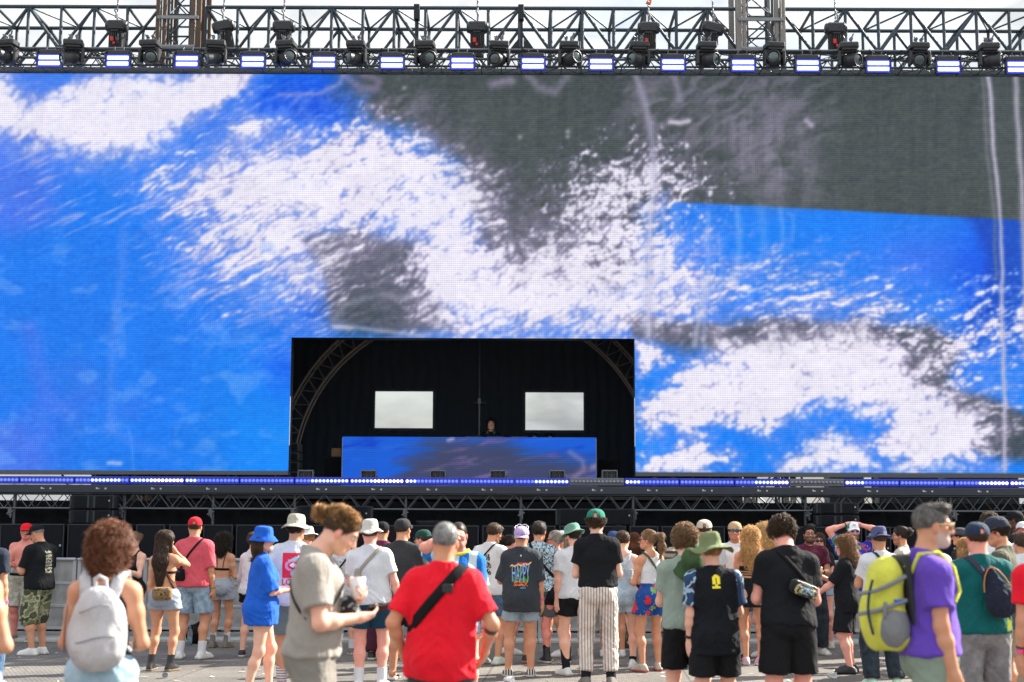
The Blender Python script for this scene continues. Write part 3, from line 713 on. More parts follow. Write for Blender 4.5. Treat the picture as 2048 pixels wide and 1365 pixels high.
rib('curved lattice truss at the left inside the stage', YA, -1, cxa - .24, PZ(930, YA) - .2, ra_, 1.03)
rib('curved lattice truss at the right inside the stage', YA, 1, cxa + .72, PZ(930, YA) - .2, ra_, 1.06)
m = MB(); x_ = P(959, 780, 28.6).x; m.tube([(x_, 28.6, ZD), (x_, 28.6, 9.5)], .016, 8); m.tube([(x_ - .12, 28.6, PZ(806, 28.6)), (x_ + .14, 28.6, PZ(806, 28.6))], .012, 6); m.tube([(x_, 28.6, ZD), (x_, 28.6, PZ(806, 28.6))], .03, 8); m.cbox((x_, 28.6, PZ(803, 28.6)), (.03, .03, .05))
tag(m.build('centre_pole', alu), 'thin upright pole in the middle of the stage', 'pole')
# flight cases and speakers on the deck
def case(px0, px1, py0, py1, Y, label, mt, cat='speaker', grp=None, dep=.6, grille=True):
    a, b_ = P(px0, py0, Y), P(px1, py1, Y); z1, z0 = a.z, min(b_.z, a.z - .1)
    t_ = empty('speaker', ((a.x + b_.x) / 2, Y, z0)); tag(t_, label, cat, grp)
    hw, hh = (b_.x - a.x) / 2, (z1 - z0) / 2
    m = MB(); m.cbox((0, dep / 2, hh), (hw, dep / 2, hh), bev=.012); m.build('cabinet', mt, t_)
    if grille:
        m = MB(); m.cbox((0, -.006, hh), (hw - .022, .008, hh - .022), bev=.004); m.build('grille', GRL, t_)
    return t_
GRL, t, b = newmat('speaker_grille')
co = N(t, 'ShaderNodeTexCoord'); vo = N(t, 'ShaderNodeTexVoronoi'); vo.inputs['Scale'].default_value = 130; t.links.new(co.outputs['Object'], vo.inputs['Vector'])
rmp = N(t, 'ShaderNodeValToRGB'); rmp.color_ramp.elements[0].color = (.002, .0025, .0035, 1); rmp.color_ramp.elements[1].color = (.010, .012, .016, 1); rmp.color_ramp.elements[0].position = .2; rmp.color_ramp.elements[1].position = .5
t.links.new(vo.outputs['Distance'], rmp.inputs[0]); t.links.new(rmp.outputs[0], b.inputs['Base Color']); b.inputs['Roughness'].default_value = .75; b.inputs['Specular IOR Level'].default_value = .12
spk = plain('speaker_paint', (.012, .014, .018), .6, 0, .15, 10, .2, 200, .2)
case(648, 684, 914, 985, 27.0, 'black speaker with a cardboard box on top, left of the desk', spk)
m = MB(); a = P(664, 898, 27.0); m.cbox((a.x + .07, 27.2, PZ(906, 27.0)), (.09, .12, .08), bev=.004); tag(m.build('cardboard_box', plain('cardboard', (.32, .2, .11), .8)), 'brown cardboard box on the speaker left of the desk', 'box')
case(1194, 1238, 919, 985, 27.0, 'black wedge speaker right of the desk', spk)
for k in range(4):
    case(581, 597, 886 + k * 19, 904 + k * 19, 26.0, 'small dark flight case beside the left arch, %s in its stack' % ('topmost', 'second', 'third', 'lowest')[k], plain('case_dark', (.05, .052, .055), .5, .3), 'flight case', 'flight cases stacked at the left of the stage', .5)
# desk with its own video panel
YD = 26.3
da, db = P(685, 876, YD), P(1193, 985, YD)
dk = empty('performer_desk', (0, 0, 0)); tag(dk, 'wide desk faced with a blue and grey video panel', 'desk')
led_sheet('screen', da.x, db.x, ZD, PZ(875, YD), YD, desk_content, .02, None, dk)
m = MB(); m.cbox(((da.x + db.x) / 2, YD + .45, (ZD + da.z) / 2 - .005), ((db.x - da.x) / 2, .44, (da.z - ZD) / 2), bev=.01); m.build('counter', cab, dk)
m = MB()
for x_ in (da.x + .001, db.x - .001): m.cbox((x_, YD - .004, (ZD + da.z) / 2), (.006, .006, (da.z - ZD) / 2))
m.build('edge', plain('edge_grey', (.3, .31, .33), .5), dk)
# players on the desk
for k, x_ in enumerate((-.35, .05, .5)):
    m = MB(); c_ = Vector((P(985, 870, YD + .3).x + x_, YD + .45, da.z)); m.cbox(c_ + Vector((0, 0, .03)), (.16, .2, .03), bev=.008); m.lathe([(.0, .07), (.08, .07), (.085, .06)], Matrix.Translation(c_), 20)
    tag(m.build('deck_player', hb), ('black music player on the desk, left of the performer', 'black music mixer on the desk in front of the performer', 'black music player on the desk, right of the performer')[k], 'music player', 'music gear on the desk')
# small floodlights along the front edge
def flood():
    t_ = empty('floodlight')
    m = MB(); m.cbox((0, .05, .0), (.125, .06, .08), bev=.014); m.cbox((0, -.02, .07), (.135, .05, .012), bev=.004)
    for s_ in (-1, 1): m.cbox((s_ * .13, -.02, -.01), (.008, .06, .09), bev=.003)
    m.build('housing', plain('flood_grey', (.16, .17, .18), .5, .2), t_)
    for s_ in (-1, 0, 1):
        m = MB(); m.cbox((s_ * .075, -.022, -.01), (.028, .012, .05), bev=.006); m.build('lamp', plain('flood_lamp', (.012, .013, .016), .2), t_)
    m = MB(); m.tube([(-.14, .05, -.02), (-.14, .05, -.15), (.14, .05, -.15), (.14, .05, -.02)], .012, 6); m.build('bracket', hb, t_)
    return t_
f0 = flood()
fl_desc = ['left of the desk by the flight cases', 'in front of the left end of the desk', 'in front of the desk, third from the left', 'in front of the desk below the performer', 'in front of the right end of the desk', 'right of the desk beside the wedge speaker']
for i, px_ in enumerate((612, 738, 876, 996, 1114, 1219)):
    q = f0 if i == 0 else copy_tree(f0)
    p_ = P(px_, 950, 25.3); q.location = p_
    tag(q, 'small grey three-lamp floodlight ' + fl_desc[i], 'floodlight', 'floodlights along the stage edge')
# ------------------------------------------------------------------ LED battens along the stage front
YF = 24.2
bw = (P(809, 963, YF).x - P(699, 963, YF).x)
bx0 = P(699, 963, YF).x - bw * 10
lcol = [emit('lamp_blue', lin((85, 110, 255)), .62), emit('lamp_ice', lin((180, 200, 255)), .7), emit('lamp_white', lin((245, 238, 250)), .8), plain('lamp_off', (.22, .23, .27), .25)]
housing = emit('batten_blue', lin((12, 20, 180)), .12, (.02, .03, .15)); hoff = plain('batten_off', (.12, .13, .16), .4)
lens_me = []
for mt in lcol:
    m = MB(); m.lathe([(.026, 0), (.026, -.012), (.022, -.024), (.012, -.031), (0, -.034)], Matrix.Rotation(R(90), 4, 'X') @ Matrix.Scale(-1, 4, (0, 0, 1)), 10)
    o = m.build('lamp', mt); lens_me.append(o.data); bpy.data.objects.remove(o)
nb = 24; NL = 14
ordn = ['first', 'second', 'third', 'fourth', 'fifth', 'sixth', 'seventh', 'eighth', 'ninth', 'tenth', 'eleventh', 'twelfth', 'thirteenth', 'fourteenth', 'fifteenth', 'sixteenth', 'seventeenth', 'eighteenth', 'nineteenth', 'twentieth', 'twenty-first', 'twenty-second', 'twenty-third']
seen = 0
housing_me = {}
for i in range(nb):
    x0 = bx0 + i * bw; zc = PZ(963.5, YF)
    off = i in (14, 18)
    vis = x0 + bw > P(0, 963, YF).x and x0 < P(2048, 963, YF).x
    t_ = empty('light_batten', (x0 + bw / 2, YF, zc))
    if vis:
        tag(t_, ('unlit' if off else 'blue and white glowing') + ' lamp batten on the stage edge, %s from left' % ordn[seen], 'light batten', 'lamp battens along the stage edge'); seen += 1
    else: tag(t_, 'lamp batten outside the picture at the end of the row', 'light batten', 'lamp battens along the stage edge')
    m = MB(); m.cbox((0, .07, 0), (bw / 2 - .006, .07, .064), bev=.008); m.build('housing', hoff if off else housing, t_)
    for k in range(NL):
        x = (k + .5) / NL * (bw - .03) - (bw - .03) / 2; g = (x0 + x) * 1.7
        u = math.sin(g) + .6 * math.sin(g * 2.9 + 1)
        c = 3 if off else (2 if u > .9 else 1 if u > .15 else 0)
        o = bpy.data.objects.new('lamp', lens_me[c]); col.objects.link(o); o.parent = t_; o.location = (x, -.001, .0)
    m = MB()
    for s_ in (-1, 1): m.cbox((s_ * (bw / 2 - .1), .06, -.085), (.02, .04, .012))
    m.build('bracket', hb, t_)
# lintel under the battens with the maker's small white connector marks
zl = PZ(981, YF)
m = MB(); m.cbox((1, YF + .1, zl), (15.5, .13, .070), bev=.012)
o = tag(m.build('stage_edge_beam', plain('edge_beam', (.035, .042, .055), .45, .3)), 'long dark beam under the row of lamp battens', 'beam')
m = MB()
for i in range(nb):
    x = bx0 + i * bw + bw * .42
    m.cbox((x, YF - .034, zl + .01), (.012, .003, .016)); m.cbox((x + .022, YF - .034, zl + .004), (.006, .003, .010)); m.cbox((x + .04, YF - .034, zl + .002), (.006, .003, .008)); m.cbox((x + .15, YF - .034, zl + .005), (.014, .003, .013))
mk = m.build('marking', plain('mark_white', (.5, .52, .55), .6), o)
# front truss
zt0, zt1 = PZ(1020, YF), PZ(990, YF)
o = box_truss('front_truss', -13, 15.5, YF + .02, YF + .4, zt0, zt1, .40, .020, .0085, alu, 'V')
tag(o, 'grey lattice truss under the stage edge above the speakers', 'truss')
# posts holding the deck and truss
for k in range(9):
    px_ = (30, 250, 427, 590, 812, 1042, 1266, 1610, 1900)[k]
    t_ = P(px_, 1000, YF + .2); m = MB(); m.tube([(t_.x, YF + .2, 0), (t_.x, YF + .2, zt1)], .03, 8)
    m.cbox((t_.x, YF - .01, zt0 - .06), (.035, .03, .07), bev=.01); m.tube([(t_.x - .05, YF - .03, zt0 - .1), (t_.x + .06, YF - .03, zt0 - .05)], .018, 6)
    m.tube([(t_.x + .02, YF - .03, zt0 - .02), (t_.x + .02, YF - .03, zt0 - .16)], .02, 6)
    tag(m.build('truss_post', alu), 'grey post with clamp under the front truss, %s from the left' % ordn[k], 'post', 'posts with clamps under the front truss')
# drape skirt behind the speakers
m = MB(); n = 700; v = []; f = []
for i in range(n + 1):
    x = -13.5 + 29 * i / n; y = YF + .62 + .035 * math.sin(i * .55) + .03 * math.sin(i * .19 + 2)
    v += [(x, y, 0), (x, y + .03 * math.sin(i * .31), PZ(1003, YF))]
f = [(2 * i, 2 * i + 2, 2 * i + 3, 2 * i + 1) for i in range(n)]
m.add(v, f, True); tag(m.build('stage_skirt', drape_mat('skirt_cloth', (.007, .008, .010))), 'black cloth skirt hanging below the stage edge', 'curtain')
# scaffold, boxes and cloths visible through the gap under the wall
scafm = [blk, stl, plain('crate_brown', (.2, .12, .07), .7), plain('crate_blue', (.03, .1, .16), .6)]
rnd = random.Random(11)
names_ = 0
for k in range(26):
    px_ = rnd.choice([rnd.uniform(185, 560), rnd.uniform(1290, 2040)]); Yk = rnd.uniform(25.8, 28.5)
    x_ = P(px_, 955, Yk).x; m = MB()
    m.tube([(x_, Yk, 0), (x_ + rnd.uniform(-.05, .05), Yk, 4.4)], .026, 7); 
    if k % 2: m.tube([(x_, Yk, 1.6), (x_ + rnd.uniform(-.9, .9), Yk, 3.1)], .022, 6)
    tag(m.build('scaffold_tube', scafm[k % 2]), 'scaffold tube standing behind the video wall', 'scaffold tube', 'scaffold tubes behind the video wall')
for k, (pa, pb, ci) in enumerate(((180, 260, 0), (268, 300, 2), (305, 400, 3), (1420, 1445, 0), (1660, 1730, 0), (1760, 1880, 0), (1895, 2040, 0))):
    Yk = 26.6; a, b_ = P(pa, 960, Yk).x, P(pb, 960, Yk).x; m = MB()
    m.cbox(((a + b_) / 2, Yk + .3, PZ(965, Yk) - .1), ((b_ - a) / 2, .25, .42), bev=.02)
    for j in range(3): m.cbox(((a + b_) / 2, Yk + .04, PZ(965, Yk) - .35 + j * .25), ((b_ - a) / 2 - .02, .004, .012))
    tag(m.build('flight_case', scafm[ci]), ('black flight case behind the left part of the wall', 'brown wooden crate behind the left part of the wall', 'dark blue flight case behind the left part of the wall', 'narrow black case behind the right part of the wall', 'black case behind the wall above the right speakers', 'long black case behind the wall near the right end', 'longest black case behind the wall at the right end')[k], 'case', 'cases standing behind the wall')
# ------------------------------------------------------------------ subwoofers in front of the stage
YW = 23.15
ztop = PZ(1051, YW)
edges = [(-135, -6), (0, 129), (135, 264), (272, 330), (338, 402), (406, 466), (472, 600), (607, 735), (742, 812), (818, 958), (964, 1028), (1034, 1112), (1118, 1253), (1259, 1317), (1323, 1450), (1456, 1516), (1522, 1582), (1588, 1724), (1730, 1782), (1788, 1915), (1922, 2050), (2056, 2180)]
subm = plain('sub_paint', (.010, .012, .015), .6, 0, .2, 6, .2, 150, .2)
frm = plain('sub_edge', (.03, .035, .042), .5, .3)
for k, (a, b_) in enumerate(edges):
    xa, xb = P(a, 1060, YW).x, P(b_, 1060, YW).x; h = ztop / 2
    for lv in (1, 0):
        t_ = empty('subwoofer', ((xa + xb) / 2, YW, lv * h))
        hw = (xb - xa) / 2 - .004
        inview = -130 < a < 2050 and lv == 1
        tag(t_, 'black subwoofer with grille, %s from the left, %s row' % (ordn[k], 'upper' if lv else 'lower'), 'subwoofer', 'subwoofers in front of the stage')
        m = MB(); m.cbox((0, .42, h / 2), (hw, .4, h / 2 - .003), bev=.012); m.build('cabinet', subm, t_)
        m = MB(); m.cbox((0, .008, h / 2), (hw - .03, .012, h / 2 - .03), bev=.004); m.build('grille', GRL, t_)
        m = MB()
        for (c, hh) in (((0, .004, h - .014), (hw, .012, .009)), ((0, .004, .014), (hw, .012, .009)), ((-hw + .01, .004, h / 2), (.009, .011, h / 2 - .025)), ((hw - .01, .004, h / 2), (.009, .011, h / 2 - .025))): m.cbox(c, hh)
        m.build('frame', frm, t_)
        m = MB(); m.cbox((hw - .055, -.008, h * .60), (.016, .004, .016), bev=.003); m.build('badge', plain('badge_grey', (.35, .36, .37), .4), t_)
# array speakers standing on the subwoofers
def array(pa, pb, py0, py1, rows, cols, label, Yk):
    z1, z0 = PZ(py0, Yk), ztop
    xa, xb = P(pa, 1020, Yk).x, P(pb, 1020, Yk).x
    for r in range(rows):
        t_ = empty('array_speaker', ((xa + xb) / 2, Yk, z0 + (z1 - z0) * r / rows))
        tag(t_, label + ('' if rows == 1 else ', upper one' if r else ', lower one'), 'speaker', 'array speakers on top of the subwoofers')
        h = (z1 - z0) / rows - .01; hw = (xb - xa) / 2
        m = MB(); m.cbox((0, .25, h / 2), (hw, .24, h / 2), bev=.012); m.build('cabinet', spk, t_)
        for c in range(cols):
            m = MB(); cw = hw / cols; x = -hw + cw * (2 * c + 1); m.cbox((x, .002, h / 2), (cw - .05, .009, h / 2 - .02), bev=.004); m.build('grille', GRL, t_)
        m = MB(); m.cbox((0, .12, h / 2), (hw + .02, .012, .012))
        if cols == 2: m.cbox((-.05, -.0, h / 2), (.018, .012, h / 2 - .02), bev=.003); m.cbox((.05, -.0, h / 2), (.018, .012, h / 2 - .02), bev=.003)
        for s_ in (-1, 1):
            m.cbox((s_ * (hw + .02), .12, h / 2), (.018, .09, h / 2 - .01), bev=.005)
            for zz in (.25, .75): m.tube([(s_ * (hw + .03), .02, h * zz), (s_ * (hw + .03), .08, h * zz)], .014, 6)
        m.build('rigging', frm, t_)
        m = MB(); m.cbox((hw * .9, -.01, h * .6), (.012, .004, .012)); m.build('badge', plain('badge_grey', (.35, .36, .37), .4), t_)
array(142, 222, 992, 1046, 2, 2, 'black two-way array speaker above the left subwoofers', 23.5)
array(1638, 1714, 1002, 1048, 2, 2, 'black two-way array speaker above the right subwoofers', 23.5)
array(596, 740, 1012, 1050, 1, 2, 'wide black front fill speaker behind the man with the bun', 23.5)
array(1116, 1266, 1016, 1052, 1, 2, 'wide black front fill speaker behind the green cap', 23.5)
# coiled cable on the subs
m = MB(); c_ = P(862, 1043, 23.3); c_.z = ztop
for k in range(3): m.tube([c_ + Vector(((.2 + .02 * k) * math.cos(a * .35), (.13 + .01 * k) * math.sin(a * .35), .012 + .022 * k + .003 * math.sin(a))) for a in range(19)], .010, 6)
tag(m.build('coiled_cable', cblm), 'coil of black cable lying on the subwoofers', 'cable')
# ------------------------------------------------------------------ crowd barriers
YR = 21.9
bal = plain('barrier_alu', (.40, .41, .425), .42, .55, .12, 6.0, .15, 30)
mesh_m, t, b = newmat('barrier_panel')
co = N(t, 'ShaderNodeTexCoord'); n1 = N(t, 'ShaderNodeTexNoise'); n1.inputs['Scale'].default_value = 5; n1.inputs['Detail'].default_value = 6
sp = N(t, 'ShaderNodeTexWave'); sp.inputs['Scale'].default_value = 16; sp.inputs['Distortion'].default_value = .3; sp.bands_direction = 'X'
t.links.new(co.outputs['Object'], n1.inputs['Vector']); t.links.new(co.outputs['Object'], sp.inputs['Vector'])
rmp = N(t, 'ShaderNodeValToRGB'); rmp.color_ramp.elements[0].color = (.24, .245, .25, 1); rmp.color_ramp.elements[1].color = (.46, .47, .475, 1); rmp.color_ramp.elements[0].position = .3; rmp.color_ramp.elements[1].position = .75
t.links.new(n1.outputs['Fac'], rmp.inputs[0]); r2 = N(t, 'ShaderNodeMapRange'); r2.inputs['To Min'].default_value = .82; r2.inputs['To Max'].default_value = 1.05; t.links.new(sp.outputs['Fac'], r2.inputs['Value'])
vm = N(t, 'ShaderNodeVectorMath'); vm.operation = 'SCALE'; t.links.new(rmp.outputs[0], vm.inputs[0]); t.links.new(r2.outputs[0], vm.inputs['Scale']); t.links.new(vm.outputs[0], b.inputs['Base Color'])
b.inputs['Metallic'].default_value = .45; b.inputs['Roughness'].default_value = .45
def barrier():
    t_ = empty('crowd_barrier'); hw = .5
    m = MB(); m.tube([(-hw + .03, 0, 1.19), (hw - .03, 0, 1.19)], .032, 10); m.cbox((0, -.02, 1.2), (hw - .01, .05, .016), bev=.006); m.build('top_rail', bal, t_)
    m = MB(); m.cbox((0, 0, .68), (hw - .04, .006, .5)); m.build('panel', mesh_m, t_)
    m = MB()
    for s_ in (-1, 1): m.cbox((s_ * (hw - .035), -.004, .62), (.03, .026, .57), bev=.006)
    for z in (.17, .5, .84): m.cbox((0, -.012, z), (hw - .065, .012, .02), bev=.004)
    m.build('frame', bal, t_)
    m = MB()
    for s_ in (-1, 1): m.tube([(s_ * (hw - .06), .02, 1.12), (s_ * (hw - .06), .95, .06)], .025, 8)
    m.build('brace', bal, t_)
    m = MB(); m.cbox((0, .25, .03), (hw - .008, .75, .022), bev=.006); m.cbox((0, -.5, .02), (hw - .01, .03, .016)); m.build('foot_plate', plain('foot_plate', (.42, .42, .41), .6, .3, .2, 9, .3, 90), t_)
    return t_
b0 = barrier(); xb = P(-30, 1200, YR).x
nbar = 19
for i in range(nbar):
    q = b0 if i == 0 else copy_tree(b0)
    q.location = (-9.1 + i * 1.0, YR + .02 * math.sin(i * 2.1), 0); q.rotation_euler = (0, 0, R(.6 * math.sin(i * 3.7)))
    tag(q, 'grey aluminium crowd barrier, %s of the row counted from the left' % (ordn[i]), 'crowd barrier', 'crowd barriers in front of the stage')
# ------------------------------------------------------------------ distance-field bodies
A3 = lambda *p: np.array(p, np.float64)
def nrm(v):
    v = np.asarray(v, float); l = np.linalg.norm(v); return v / l if l > 1e-9 else v
def RX(a): c, s = math.cos(R(a)), math.sin(R(a)); return np.array([[1, 0, 0], [0, c, -s], [0, s, c]])
def RY(a): c, s = math.cos(R(a)), math.sin(R(a)); return np.array([[c, 0, s], [0, 1, 0], [-s, 0, c]])
def RZ(a): c, s = math.cos(R(a)), math.sin(R(a)); return np.array([[c, -s, 0], [s, c, 0], [0, 0, 1]])
def cone(a, b, ra, rb=None, flat=None, k=.03, caps=(), op='u'):
    return dict(t='c', a=A3(*a), b=A3(*b), ra=ra, rb=ra if rb is None else rb, flat=flat, k=k, caps=caps, op=op)
def ell(c, r, M=None, k=.03, caps=(), op='u'):
    return dict(t='e', c=A3(*c), r=A3(*r), M=np.eye(3) if M is None else M, k=k, caps=caps, op=op)
def boxp(c, h, M=None, rd=.01, k=.01, caps=(), op='u'):
    return dict(t='b', c=A3(*c), h=A3(*h), M=np.eye(3) if M is None else M, rd=rd, k=k, caps=caps, op=op)
def cap(p, n):                       # keeps the side the normal points away from
    n = nrm(n); return (n, float(np.dot(p, n)))
def pdist(p, X, Y, Z):
    if p['t'] == 'c':
        a, b = p['a'], p['b']; e = b - a; l2 = float(e @ e) + 1e-12
        x, y, z = X - a[0], Y - a[1], Z - a[2]
        t = np.clip((x * e[0] + y * e[1] + z * e[2]) / l2, 0, 1)
        x = x - t * e[0]; y = y - t * e[1]; z = z - t * e[2]
        r = p['ra'] + (p['rb'] - p['ra']) * t
        q = x * x + y * y + z * z
        if p['flat'] is not None:
            n, f = p['flat']; vn = x * n[0] + y * n[1] + z * n[2]; q = q + vn * vn * (1 / (f * f) - 1)
        d = np.sqrt(q) - r
    elif p['t'] == 'e':
        M, c, r = p['M'], p['c'], p['r']; x, y, z = X - c[0], Y - c[1], Z - c[2]
        q = 0
        for i in range(3): q = q + ((x * M[0][i] + y * M[1][i] + z * M[2][i]) / r[i]) ** 2
        d = (np.sqrt(q) - 1) * min(r)
    else:
        M, c, h = p['M'], p['c'], p['h']; x, y, z = X - c[0], Y - c[1], Z - c[2]
        o = 0; mxv = None
        for i in range(3):
            qi = np.abs(x * M[0][i] + y * M[1][i] + z * M[2][i]) - (h[i] - p['rd'])
            o = o + np.maximum(qi, 0) ** 2; mxv = qi if mxv is None else np.maximum(mxv, qi)
        d = np.sqrt(o) + np.minimum(mxv, 0) - p['rd']
    for n, dd in p['caps']: d = np.maximum(d, X * n[0] + Y * n[1] + Z * n[2] - dd)
    return d
def pbox(p, m):
    if p['t'] == 'c':
        r = max(p['ra'], p['rb']) + m; return np.minimum(p['a'], p['b']) - r, np.maximum(p['a'], p['b']) + r
    h = p['r'] if p['t'] == 'e' else p['h']
    e = np.abs(p['M']) @ h + m
    return p['c'] - e, p['c'] + e
def field(prims, xs, ys, zs):
    Fd = np.full((len(xs), len(ys), len(zs)), .3, np.float32)
    step = xs[1] - xs[0]
    for p in prims:
        k = p['k']; lo, hi = pbox(p, k + 3 * step)
        i0, i1 = np.searchsorted(xs, [lo[0], hi[0]]); j0, j1 = np.searchsorted(ys, [lo[1], hi[1]]); k0, k1 = np.searchsorted(zs, [lo[2], hi[2]])
        if i1 <= i0 or j1 <= j0 or k1 <= k0: continue
        X, Y, Z = xs[i0:i1, None, None], ys[None, j0:j1, None], zs[None, None, k0:k1]
        d = pdist(p, X, Y, Z); s = Fd[i0:i1, j0:j1, k0:k1]
        if p['op'] == 'u':
            h = np.maximum(k - np.abs(s - d), 0) / k; s[:] = np.minimum(s, d) - h * h * k * .25
        else:
            h = np.maximum(k - np.abs(s + d), 0) / k; s[:] = np.maximum(s, -d) + h * h * k * .25
    return Fd
def feval(prims, pts):
    """field at scattered points"""
    X, Y, Z = pts[:, 0], pts[:, 1], pts[:, 2]; s = np.full(len(pts), .5)
    for p in prims:
        k = p['k']; d = pdist(p, X, Y, Z)
        if p['op'] == 'u': h = np.maximum(k - np.abs(s - d), 0) / k; s = np.minimum(s, d) - h * h * k * .25
        else: h = np.maximum(k - np.abs(s + d), 0) / k; s = np.maximum(s, -d) + h * h * k * .25
    return s
def nets(Fd, xs, ys, zs):
    S = Fd < 0
    n = sum(S[i:S.shape[0] - 1 + i, j:S.shape[1] - 1 + j, k:S.shape[2] - 1 + k].astype(np.uint8) for i in (0, 1) for j in (0, 1) for k in (0, 1))
    c = np.argwhere((n > 0) & (n < 8)); I, J, K = c.T
    pos = np.zeros((len(c), 3)); cnt = np.zeros(len(c))
    ax = (xs, ys, zs)
    off = [(i, j, k) for i in (0, 1) for j in (0, 1) for k in (0, 1)]
    val = {o: Fd[I + o[0], J + o[1], K + o[2]] for o in off}
    for o in off:
        for a in range(3):
            if o[a]: continue
            o2 = list(o); o2[a] = 1; o2 = tuple(o2)
            f0, f1 = val[o], val[o2]; m = (f0 < 0) != (f1 < 0)
            t = np.where(m, f0 / np.where(m, f0 - f1, 1), 0)
            q = np.empty((len(c), 3))
            for b in range(3):
                g = ax[b]; base = (I, J, K)[b] + o[b]
                q[:, b] = g[base] + (t * (g[np.minimum(base + 1, len(g) - 1)] - g[base]) if b == a else 0)
            pos += q * m[:, None]; cnt += m
    V = pos / cnt[:, None]
    idx = np.full(n.shape, -1, np.int32); idx[I, J, K] = np.arange(len(c))
    Q = []
    for a in range(3):
        b, d = (a + 1) % 3, (a + 2) % 3
        sl0 = [slice(None)] * 3; sl1 = [slice(None)] * 3
        sl0[a] = slice(0, -1); sl1[a] = slice(1, None)
        for s_ in (b, d): sl0[s_] = slice(1, -1); sl1[s_] = slice(1, -1)
        s0, s1 = S[tuple(sl0)], S[tuple(sl1)]
        e = np.argwhere(s0 != s1)
        if not len(e): continue
        ins = s0[tuple(e.T)]
        e = e.copy(); e[:, b] += 1; e[:, d] += 1
        def at(db, dd):
            q = e.copy(); q[:, b] += db; q[:, d] += dd; return idx[q[:, 0], q[:, 1], q[:, 2]]
        quad = np.stack([at(-1, -1), at(0, -1), at(0, 0), at(-1, 0)], 1)
        quad[~ins] = quad[~ins][:, ::-1]
        Q.append(quad)
    return V, np.concatenate(Q)
def vnormals(V, Q):
    n = np.cross(V[Q[:, 2]] - V[Q[:, 0]], V[Q[:, 3]] - V[Q[:, 1]])
    N_ = np.zeros_like(V)
    for i in range(4):
        for a in range(3): N_[:, a] += np.bincount(Q[:, i], n[:, a], len(V))
    return N_ / (np.linalg.norm(N_, axis=1, keepdims=True) + 1e-12)
def polygonise(prims, vox, disp=None, relax=1):
    lo = np.min([pbox(p, vox * 3)[0] for p in prims if p['op'] == 'u'], 0); hi = np.max([pbox(p, vox * 3)[1] for p in prims if p['op'] == 'u'], 0)
    xs, ys, zs = (np.arange(lo[i], hi[i] + vox, vox) for i in range(3))
    Fd = field(prims, xs, ys, zs)
    V, Q = nets(Fd, xs, ys, zs)
    if relax:
        for _ in range(relax):
            A = np.zeros_like(V); c = np.zeros(len(V))
            for i in range(4):
                for j in ((i + 1) % 4, (i - 1) % 4):
                    for a in range(3): A[:, a] += np.bincount(Q[:, i], V[Q[:, j], a], len(V))
                    c += np.bincount(Q[:, i], minlength=len(V))
            V = V * .55 + A / c[:, None] * .45
    Nn = vnormals(V, Q)
    if disp is not None: V = V + Nn * disp(V, Nn)[:, None]
    return V, Q, Nn

# ------------------------------------------------------------------ cloth, skin and hair materials
def tex(t, co, scale, detail=4, rough=.5, typ='ShaderNodeTexNoise', stretch=None):
    n = N(t, typ); n.inputs['Scale'].default_value = scale
    if 'Detail' in n.inputs: n.inputs['Detail'].default_value = 0 if 'Voronoi' in typ else detail
    if stretch is not None:
        mp_ = N(t, 'ShaderNodeMapping'); mp_.inputs['Scale'].default_value = stretch; t.links.new(co, mp_.inputs[0]); co = mp_.outputs[0]
    t.links.new(co, n.inputs['Vector']); return n
def ramp(t, fac, stops, const=False):
    r = N(t, 'ShaderNodeValToRGB')
    if const: r.color_ramp.interpolation = 'CONSTANT'
    while len(r.color_ramp.elements) < len(stops): r.color_ramp.elements.new(.5)
    for e, (p_, c) in zip(r.color_ramp.elements, stops): e.position = p_; e.color = tuple(c) + (1,)
    t.links.new(fac, r.inputs[0]); return r.outputs[0]
